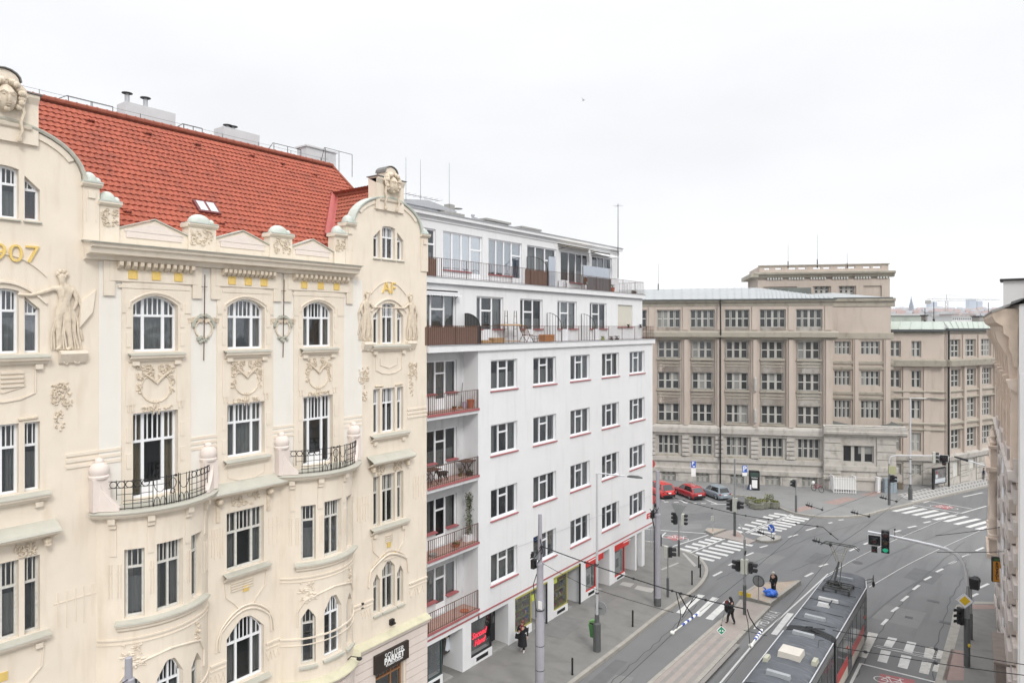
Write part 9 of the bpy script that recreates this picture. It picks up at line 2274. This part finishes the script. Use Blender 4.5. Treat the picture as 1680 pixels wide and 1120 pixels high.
# ================================================================ street objects at the school
p = G(1237,803,.13); o = root('advertising_box','tall black advertising box with a white poster against the school wall','advertising box',p); PA = Pl((p.x,p.y),(eA.x,eA.y),(0,-1)); H_ = hgt(p,803,772)
mb = MB(); mb.pb(PA,-.5,.55,p.z,p.z+H_,-.4,.3); mb.build('box',M_black,o); mb = MB(); mb.pb(PA,-.42,.45,p.z+H_*.72,p.z+H_*.93,.3,.32); mb.build('header',mat('dark_green_panel',(.04,.07,.06),.5,.1),o)
mb = MB(); mb.pb(PA,-.26,.30,p.z+.25,p.z+H_*.55,.3,.32); mb.build('poster',m_lt,o)
mb = text_mb('TRAFIKA',.17,lambda x,y,z: PA.w(x,p.z+H_*.66+y,.325+z),.002,.003); mb.build('lettering',m_lt,o)
p = G(1229.5,803.5,.13); o = root('pavement_board','small dark board with a white figure leaning beside the advertising box','sign board',p); mb = MB(); mb.hexa([p+Vector(v) for v in ((-.3,0,0),(.3,0,0),(.3,.1,0),(-.3,.1,0),(-.05,.25,.95),(.3,.25,.95),(.3,.3,.95),(-.05,.3,.95))]); mb.build('board',mat('dark_blue_board',(.04,.06,.12),.5,.1),o); mb = MB(); mb.box((p.x+.05,p.y-.03,p.z+.1),(p.x+.2,p.y+.02,p.z+.6)); mb.build('white_figure',m_lt,o)
# white metal fence
f0,f1 = G(1368,808,.13),G(1404,810,.13); PF = Pl((f0.x,f0.y),(f1.x-f0.x,f1.y-f0.y),(0,-1)); Lf = (f1-f0).length; o = root('metal_fence','white painted metal fence enclosure at the school entrance','fence',f0); H_ = hgt(f0,806,780); mb = MB(); k = 9
for j in range(k+1): s = Lf*j/k; mb.pb(PF,s-.025,s+.025,f0.z,f0.z+H_,0,.05)
for z in (.1,.45,H_-.1): mb.pb(PF,0,Lf,f0.z+z,f0.z+z+.05,.05,.08)
mb.build('frame',m_lt,o); mb = MB(); mb.pb(PF,.03,Lf-.03,f0.z+.5,f0.z+H_-.12,.0,.03); mb.build('panel',mat('fence_white',(.60,.60,.58),.6,.05),o)
for s,nn in ((0,1),(Lf,1)): mb = MB(); mb.hexa([PF.w(s-.03,f0.z+.1,-.1),PF.w(s+.03,f0.z+.1,-.1),PF.w(s+.03,f0.z+.1,-1.6),PF.w(s-.03,f0.z+.1,-1.6),PF.w(s-.03,f0.z+H_+.1,-.1),PF.w(s+.03,f0.z+H_+.1,-.1),PF.w(s+.03,f0.z+H_,-1.6),PF.w(s-.03,f0.z+H_,-1.6)]); mb.build('side_panel',m_lt,o)
for a,b,pyb,pyt,nm,lab,m_ in ((1440,1444.5,807.5,784,'switch_box','narrow white switch box left of the blue grey cabinet',m_lt),(1452,1472,808.5,786,'utility_cabinet','wide blue grey utility cabinet at the school corner',mat('cabinet_blue_grey',(.27,.32,.36),.5,.08,3,stain=.3)),(1474,1482,802.5,793,'litter_box','small brown grit box right of the utility cabinet',mat('brown_plastic',(.16,.13,.09),.7,.15,5))):
 q0_,q1_ = G(a,pyb,.13),G(b,pyb,.13); PB = Pl((q0_.x,q0_.y),(q1_.x-q0_.x,q1_.y-q0_.y),(0,-1)); L = (q1_-q0_).length; H_ = hgt(q0_,pyb,pyt); o = root(nm,lab,'cabinet' if nm != 'litter_box' else 'grit box',q0_); mb = MB(); mb.pb(PB,0,L,q0_.z,q0_.z+H_,-.5,0); mb.build('box',m_,o); mb = MB(); mb.pb(PB,-.03,L+.03,q0_.z+H_,q0_.z+H_+.05,-.53,.03); mb.build('lid',m_,o); mb = MB()
 for s in (L/3,2*L/3) if L > 1 else (L/2,): mb.pb(PB,s-.012,s+.012,q0_.z+.08,q0_.z+H_-.05,0,.006)
 mb.build('door_gap',M_iron,o)
# poster case on one leg
p = G(1531,802.5,.13); e0 = G(1551,799,.13); PC = Pl((p.x,p.y),(e0.x-p.x,e0.y-p.y),(0,-1)); L = (e0-p).length*.98; o = root('poster_case','black framed poster display on one leg on the mosaic pavement','advertising panel',p); z0,z1_ = p.z+hgt(p,802.5,795),p.z+hgt(p,802.5,768.5)
mb = MB(); mb.pb(PC,-.12,.08,p.z,z1_,-.1,.1); mb.build('leg',M_black,o); mb = MB(); mb.pb(PC,.08,L,z0,z1_,-.1,.08); fr_ = mb.build('frame',M_black,o)
mb = MB(); mb.pb(PC,.22,L-.14,z0+.12,z1_-.14,.08,.09); pr_ = mb.build('poster',mat('poster_photo',(.15,.14,.14),.4,.7,1.8),fr_)
mb = MB(); mb.pb(PC,.22,L-.14,z0+.12,z0+.62,.09,.094); mb.pb(PC,.35,.75,z0+.7,z0+1.1,.09,.094); mb.k = 1; mb.pb(PC,.4,.65,z0+1.15,z0+1.45,.09,.094); mb.build('poster_print',[mat('poster_pale',(.50,.53,.56),.5,.05),mat('poster_dark_red',(.25,.04,.05),.5,.1)],pr_)
# planter
p = G(1250,831); o = root('flower_planter','round clustered concrete planter with yellow green shrubs between the cars and the crossing','planter',p)
for dx,dy,r_,h_ in ((-1.15,.35,.62,.62),(.0,.0,.85,.62),(-.3,-.75,.75,.55),(1.05,.45,.55,.6),(.45,.95,.55,.6)):
 mb = MB(); c = p+Vector((dx,dy,0)); mb.lathe(c,[(r_*.9,0),(r_,.1),(r_*.97,.14),(r_,.2),(r_,h_*.55),(r_*.95,h_*.6),(r_,h_*.66),(r_,h_),(r_*.85,h_),(r_*.82,h_-.1)],9); mb.build('concrete_ring',mat('mossy_concrete',(.20,.20,.165),.9,.15,3,stain=.6,stain_c=(.10,.11,.07),stsc=(2,2,2)),o)
q = random.Random(9); mb = MB()
for i in range(700):
 dx,dy,r_ = q.choice(((-1.1,.35,.45),(0,0,.6),(-.3,-.6,.45),(1.05,.45,.4),(.45,.9,.5))); a = q.uniform(0,6.28); rr = r_*math.sqrt(q.random()); c = p+Vector((dx+rr*math.cos(a),dy+rr*math.sin(a),.55+q.random()*(.14+.45*(dx == .45)))); d = Vector((q.uniform(-1,1),q.uniform(-1,1),q.uniform(-.3,1))).normalized()*q.uniform(.05,.11); e = d.cross(Vector((q.uniform(-1,1),q.uniform(-1,1),.3))).normalized()*.035
 mb.k = q.choice((0,0,1)); mb.face([c-d,c+e,c+d,c-e])
mb.build('foliage',[mat('planter_green',(.09,.11,.035),.8,.4,5),mat('planter_yellow',(.26,.25,.06),.8,.3,5)],o)
# bicycle
p = G(1341,806,.13); o = root('bicycle','pink and black bicycle with a pale bag leaning by the barred window','bicycle',p); bd = Vector((.85,-.45,0)).normalized(); up_ = Vector((0,0,1))
def BP(a,z): return p+bd*a+up_*z
for a in (-.5,.5):
 mb = MB(); mb.tube([BP(a+.32*math.cos(t*math.pi/10),.33+.32*math.sin(t*math.pi/10)) for t in range(21)],.028,5); w_ = mb.build('wheel',M_rubber,o); mb = MB()
 for t in range(8): mb.tube([BP(a,.33),BP(a+.3*math.cos(t*.785),.33+.3*math.sin(t*.785))],.006,3)
 mb.build('spokes',M_steel,w_)
mb = MB(); m_bk = mat('pink_bicycle_paint',(.40,.05,.10),.4,.05)
for a,b in (((-.5,.33),(-.1,.30)),((-.1,.30),(-.2,.8)),((-.5,.33),(-.2,.75)),((-.18,.72),(.35,.72)),((-.1,.30),(.35,.68)),((.33,.85),(.5,.33))): mb.tube([BP(*a),BP(*b)],.025,5)
mb.build('frame',m_bk,o); mb = MB(); mb.tube([BP(.3,.95)+Vector((-.2,-.2,0)),BP(.34,.88),BP(.3,.95)+Vector((.2,.25,0))],.018,4); mb.build('handlebar',M_iron,o); mb = MB(); mb.ball(BP(-.22,.85),(.12,.08,.04),8,5); mb.build('saddle',M_black,o); mb = MB(); mb.ball(BP(-.55,.85),(.17,.14,.20),8,6); mb.build('carrier_bag',m_lt,o)
# ================================================================ people
def person(lab,p,ang,H,top,legs,skinm,hairm,shoem,J=None,coat_len=None,hair='short',group=None,extra=None,bag=None):
 """J overrides joint positions (x right, y forward, z up, for height 1.75); body is one skinned surface"""
 k = H/1.75; ca,sa = math.cos(ang),math.sin(ang)
 def T(v): x,y,z = Vector(v)*k; return Vector((p.x+x*ca-y*sa,p.y+x*sa+y*ca,p.z+z))
 B = {'pel': ((0,0,.94),.115),'wai': ((0,0,1.08),.10),'che': ((0,.01,1.28),.13),'nec': ((0,.01,1.47),.05),'he0': ((0,.03,1.55),.068),'he1': ((0,.03,1.64),.088),'he2': ((0,.015,1.72),.06),
   'hl': ((-.10,0,.88),.09),'kl': ((-.11,.12,.49),.06),'al': ((-.11,.02,.09),.042),'tl': ((-.12,.16,.035),.035),'hr': ((.10,0,.88),.09),'kr': ((.11,-.02,.49),.06),'ar': ((.11,-.20,.11),.042),'tr': ((.12,-.07,.035),.035),
   'sl': ((-.19,0,1.40),.058),'el': ((-.25,-.06,1.13),.043),'wl': ((-.25,.06,.90),.030),'ml': ((-.25,.09,.83),.034),'sr': ((.19,0,1.40),.058),'er': ((.25,-.02,1.13),.043),'wr': ((.25,.10,.90),.030),'mr': ((.25,.13,.83),.034)}
 for a,b in (J or {}).items(): B[a] = (b,B[a][1])
 E = chain('pel','wai','che','nec','he0','he1','he2')+chain('pel','hl','kl','al','tl')+chain('pel','hr','kr','ar','tr')+chain('che','sl','el','wl','ml')+chain('che','sr','er','wr','mr')
 for s,q in ((-1,'l'),(1,'r')):
  m_,w_ = Vector(B['m'+q][0]),Vector(B['w'+q][0]); d = (m_-w_).normalized(); sd = Vector((0,1,0)) if abs(d.z) > .6 else Vector((0,0,1)); sd = (sd-d*sd.dot(d)).normalized(); inn = d.cross(sd)*(-s)
  for i,(off,ln) in enumerate(((-.028,.060),(-.010,.075),(.009,.070),(.027,.055))):
   a = m_+sd*off+d*.02; b = a+d*ln*.6+inn*.006; c = b+d*ln*.35+inn*.022
   B['f%d%s' % (i,q)] = (a,.010); B['g%d%s' % (i,q)] = (b,.009); B['h%d%s' % (i,q)] = (c,.008); E += chain('m'+q,'f%d%s' % (i,q),'g%d%s' % (i,q),'h%d%s' % (i,q))
  a = w_.lerp(m_,.6)+sd*.035; b = a+d*.03+sd*.02+inn*.01; B['t0'+q] = (a,.011); B['t1'+q] = (b,.009); E += chain('m'+q,'t0'+q,'t1'+q)
 nodes = {a: (T(v),r*k) for a,(v,r) in B.items()}
 o = root('person',lab,'person',p,group)
 vs,fs = skin(nodes,E,1); mb = MB(); mb.v,mb.f,mb.mi = vs,fs,[0]*len(fs); body = mb.build('body',skinm,o,smooth='all')
 # face
 mb = MB(); rot = Matrix.Rotation(ang,3,'Z'); hx,hy,hz_ = B['he1'][0]
 mb.ball(T((hx,hy+.098,hz_-.01)),(.012*k,.02*k,.028*k),6,4,rot)
 for s in (-1,1): mb.ball(T((hx+s*.085,hy,hz_-.01)),(.012*k,.022*k,.032*k),6,4,rot)
 mb.build('nose_and_ears',skinm,o); mb = MB()
 for s in (-1,1): mb.ball(T((hx+s*.032,hy+.082,hz_+.018)),(.014*k,.008*k,.008*k),6,4,rot)
 mb.ball(T((hx,hy+.086,hz_-.055)),(.024*k,.008*k,.006*k),6,4,rot); mb.build('eyes_and_mouth',mat('dark_feature',(.12,.05,.04),.6,0),o)
 # clothes
 def part(keys,edges,grow,m,name,fix=None):
  nd = {a: (nodes[a][0],nodes[a][1]*grow.get(a,1.2)+.012*k) for a in keys}
  if fix: nd.update(fix)
  v_,f_ = skin(nd,edges,1); mb = MB(); mb.v,mb.f,mb.mi = v_,f_,[0]*len(f_); return mb.build(name,m,o,smooth='all')
 part(['pel','hl','kl','al','hr','kr','ar'],chain('pel','hl','kl','al')+chain('pel','hr','kr','ar'),{'pel': 1.15,'al': 1.35,'ar': 1.35,'kl': 1.2,'kr': 1.2},legs,'trousers')
 part(['wai','che','sl','el','wl','sr','er','wr','pel'],chain('pel','wai','che')+chain('che','sl','el','wl')+chain('che','sr','er','wr'),{'wai': 1.35,'pel': 1.3,'che': 1.25},top,'jacket')
 if coat_len:
  mb = MB(); n = 18; prev = None; pz = [(1.02,.15,.13),(.85,.20,.17),(.6,.24,.20),(coat_len,.27,.22)]
  for z,a,b in pz:
   rg = [T((a*math.cos(t*2*math.pi/n)+.01*math.sin(t*3),b*math.sin(t*2*math.pi/n)*(1+.06*math.sin(t*4)),z)) for t in range(n)]
   if prev:
    for j in range(n): mb.face([prev[j],prev[(j+1) % n],rg[(j+1) % n],rg[j]])
   prev = rg
  mb.build('coat_skirt',top,o,smooth='all')
 for q in 'lr':
  mb = MB(); a,t_ = T(B['a'+q][0]),T(B['t'+q][0]); mb.tube([a+Vector((0,0,.02*k)),a.lerp(t_,.5)-Vector((0,0,.02*k)),t_],.05*k,6,.035*k); mb.build('shoe',shoem,o,smooth=True)
 mb = MB(); mb.ball(T((hx,hy-.02,hz_+.035)),(.098*k,.105*k,.105*k),12,8,rot)
 if hair == 'long':
  for j in range(7): x = -.09+.03*j; mb.tube([T((hx+x,hy-.06,hz_+.03)),T((hx+x*1.2,hy-.10,hz_-.12)),T((hx+x*1.2,hy-.13,hz_-.33))],.032*k,5,.02*k)
 elif hair == 'bob':
  for j in range(7): x = -.09+.03*j; mb.tube([T((hx+x,hy-.05,hz_+.03)),T((hx+x*1.1,hy-.07,hz_-.12))],.03*k,5,.025*k)
 # keep the face clear
 mb.v = [v if True else v for v in mb.v]; mb.build('hair',hairm,o,smooth=True)
 return o,T,k
M_skin = mat('skin',(.52,.32,.24),.6,.05,20); M_cloth = mat('black_cloth',(.016,.016,.018),.9,.2,10); M_cloth2 = mat('black_trousers',(.02,.02,.023),.9,.1,10)
M_hd = mat('dark_hair',(.018,.013,.012),.5,.2,30); M_hr = mat('auburn_hair',(.14,.05,.03),.5,.2,30); M_hg = mat('white_hair',(.55,.52,.46),.6,.1,30)
p = G(857,1068,.13)
o,T,k = person('woman in a long black coat and white shoes walking on the left pavement',p,math.pi+.25,1.62,M_cloth,M_cloth2,M_skin,M_hr,m_lt,coat_len=.32,hair='bob',J={'el': (-.30,-.04,1.14),'wl': (-.34,.05,.92),'ml': (-.35,.07,.85),'er': (.27,.05,1.12),'wr': (.16,.20,1.16),'mr': (.10,.24,1.20)})
mb = MB(); mb.tube([T((-.1,.05,1.5)),T((0,.12,1.46)),T((.1,.05,1.5))],.045*k,6); mb.tube([T((.02,.13,1.45)),T((.03,.17,1.2))],.035*k,5); mb.build('dark_red_scarf',mat('dark_red_scarf',(.16,.02,.03),.9,.1),o)
b_ = T((.30,.02,1.0)); r_ = root('handbag','black handbag on the arm of the woman in the long coat','bag',b_); mb = MB(); mb.hexa([b_+Vector(v)*k for v in ((-.14,-.05,-.32),(.14,-.05,-.32),(.14,.05,-.32),(-.14,.05,-.32),(-.11,-.03,-.05),(.11,-.03,-.05),(.11,.03,-.05),(-.11,.03,-.05))]); mb.build('bag',M_cloth,r_); mb = MB(); mb.tube([b_+Vector((-.09,0,-.05))*k,b_+Vector((-.03,0,.16))*k,b_+Vector((.03,0,.16))*k,b_+Vector((.09,0,-.05))*k],.01,4); mb.build('strap',M_cloth,r_)
p = G(1199.5,1023,.12)
o,T,k = person('woman with long dark hair in black carrying a dark bundle on the tram island',p,R(75),1.56,M_cloth,M_cloth2,M_skin,M_hd,M_black,hair='long',J={'he1': (.0,.07,1.62),'he0': (0,.05,1.54),'he2': (0,.06,1.70),'el': (-.24,.05,1.12),'wl': (-.12,.26,1.14),'ml': (-.06,.30,1.16),'er': (.24,.06,1.12),'wr': (.12,.26,1.10),'mr': (.06,.31,1.12),'kl': (-.11,.16,.50),'al': (-.11,.20,.09),'tl': (-.12,.34,.035)})
b_ = T((0,.30,1.18)); r_ = root('bundle','dark red and black bundle held by the woman on the tram island','bag',b_); mb = MB(); mb.ball(b_+Vector((0,0,.10)),(.14,.14,.14),10,7); mb.build('red_top',mat('dark_red_cloth',(.10,.02,.025),.9,.2,10),r_); mb = MB(); mb.ball(b_-Vector((0,0,.22)),(.17,.15,.26),10,8); mb.build('black_bag',M_cloth,r_)
p = G(1269,975,.22)
o,T,k = person('white haired person in a black jacket standing on the refuge island',p,R(160),1.50,M_cloth,M_cloth2,M_skin,M_hg,M_black,hair='short',J={'he1': (.0,.05,1.60),'wl': (-.24,.16,.92),'ml': (-.25,.22,.86),'kl': (-.1,.03,.49),'al': (-.1,.0,.09),'tl': (-.11,.14,.035),'kr': (.1,.02,.49),'ar': (.1,-.02,.09),'tr': (.11,.12,.035)})
b_ = T((0,-.2,1.22)); r_ = root('backpack','black backpack on the white haired person','backpack',b_); mb = MB(); mb.ball(b_,(.16,.12,.24),10,8); mb.build('pack',mat('backpack_black',(.028,.03,.03),.8,.2,8),r_)
b_ = T((-.25,.23,.85)); r_ = root('walking_stick','thin walking stick in the hand of the white haired person','stick',b_); mb = MB(); mb.tube([b_+Vector((-.05,0,.06)),b_+Vector((0,0,.10)),b_+Vector((.06,0,.02)),Vector((b_.x+.14,b_.y,p.z+.02))],.015,5); mb.build('cane',M_iron,r_)
p = G(1264.5,977.5,.22); q = random.Random(2); r_ = root('plastic_sack','bright blue plastic sack at the feet of the white haired person','bag',p); mb = MB(); i0 = 0; seg,rg = 18,10
for i in range(rg+1):
 ph = math.pi*i/rg
 for j in range(seg):
  th = 2*math.pi*j/seg; rr = 1+.12*math.sin(3*th+i)+q.uniform(-.08,.08); mb.v.append(p+Vector((.46*rr*math.sin(ph)*math.cos(th)+.08*math.cos(ph),.30*rr*math.sin(ph)*math.sin(th),max(0,.21+.24*rr*math.cos(ph)))))
for i in range(rg):
 for j in range(seg): mb.f.append((i*seg+j,(i+1)*seg+j,(i+1)*seg+(j+1) % seg,i*seg+(j+1) % seg)); mb.mi.append(0)
mb.build('sack',mat('blue_plastic_sheet',(.01,.13,.62),.35,.2,5,spec=.6),r_); mb = MB(); mb.tube([p+Vector((-.3,0,.38)),p+Vector((-.42,-.05,.5)),p+Vector((-.5,0,.42))],.05,5,.02); mb.build('knot',mat('blue_plastic_sheet',(.01,.13,.62)),r_)
for px,a,top,lab in ((1603.5,R(-60),mat('dark_green_jacket',(.05,.06,.045),.9,.2,8),'person in a dark jacket walking on the mosaic pavement, left of the two'),(1614,R(-70),mat('navy_jacket',(.03,.05,.12),.9,.2,8),'person in a navy jacket walking beside the other on the mosaic pavement')):
 p = G(px,786,.13); person(lab,p,a,1.36,top,mat('grey_trousers',(.16,.16,.17),.9,.1),M_skin,M_hd,M_black)
# ---------------------------------------------------------------- air between here and the far city
mb = MB(); mb.box((-1900,-80,-4.5),(2500,3400,100.0))
hz_o = mb.build('haze',bpy.data.materials.new('haze_air'),None); tag(hz_o,kind='stuff')
hm = hz_o.data.materials[0]; hm.use_nodes = True; t = hm.node_tree; t.nodes.clear(); vo = t.nodes.new('ShaderNodeVolumePrincipled'); vo.inputs['Color'].default_value = (.93,.96,1,1); vo.inputs['Density'].default_value = 0.00022; vo.inputs['Anisotropy'].default_value = 0.0
ou = t.nodes.new('ShaderNodeOutputMaterial'); t.links.new(vo.outputs[0],ou.inputs['Volume'])
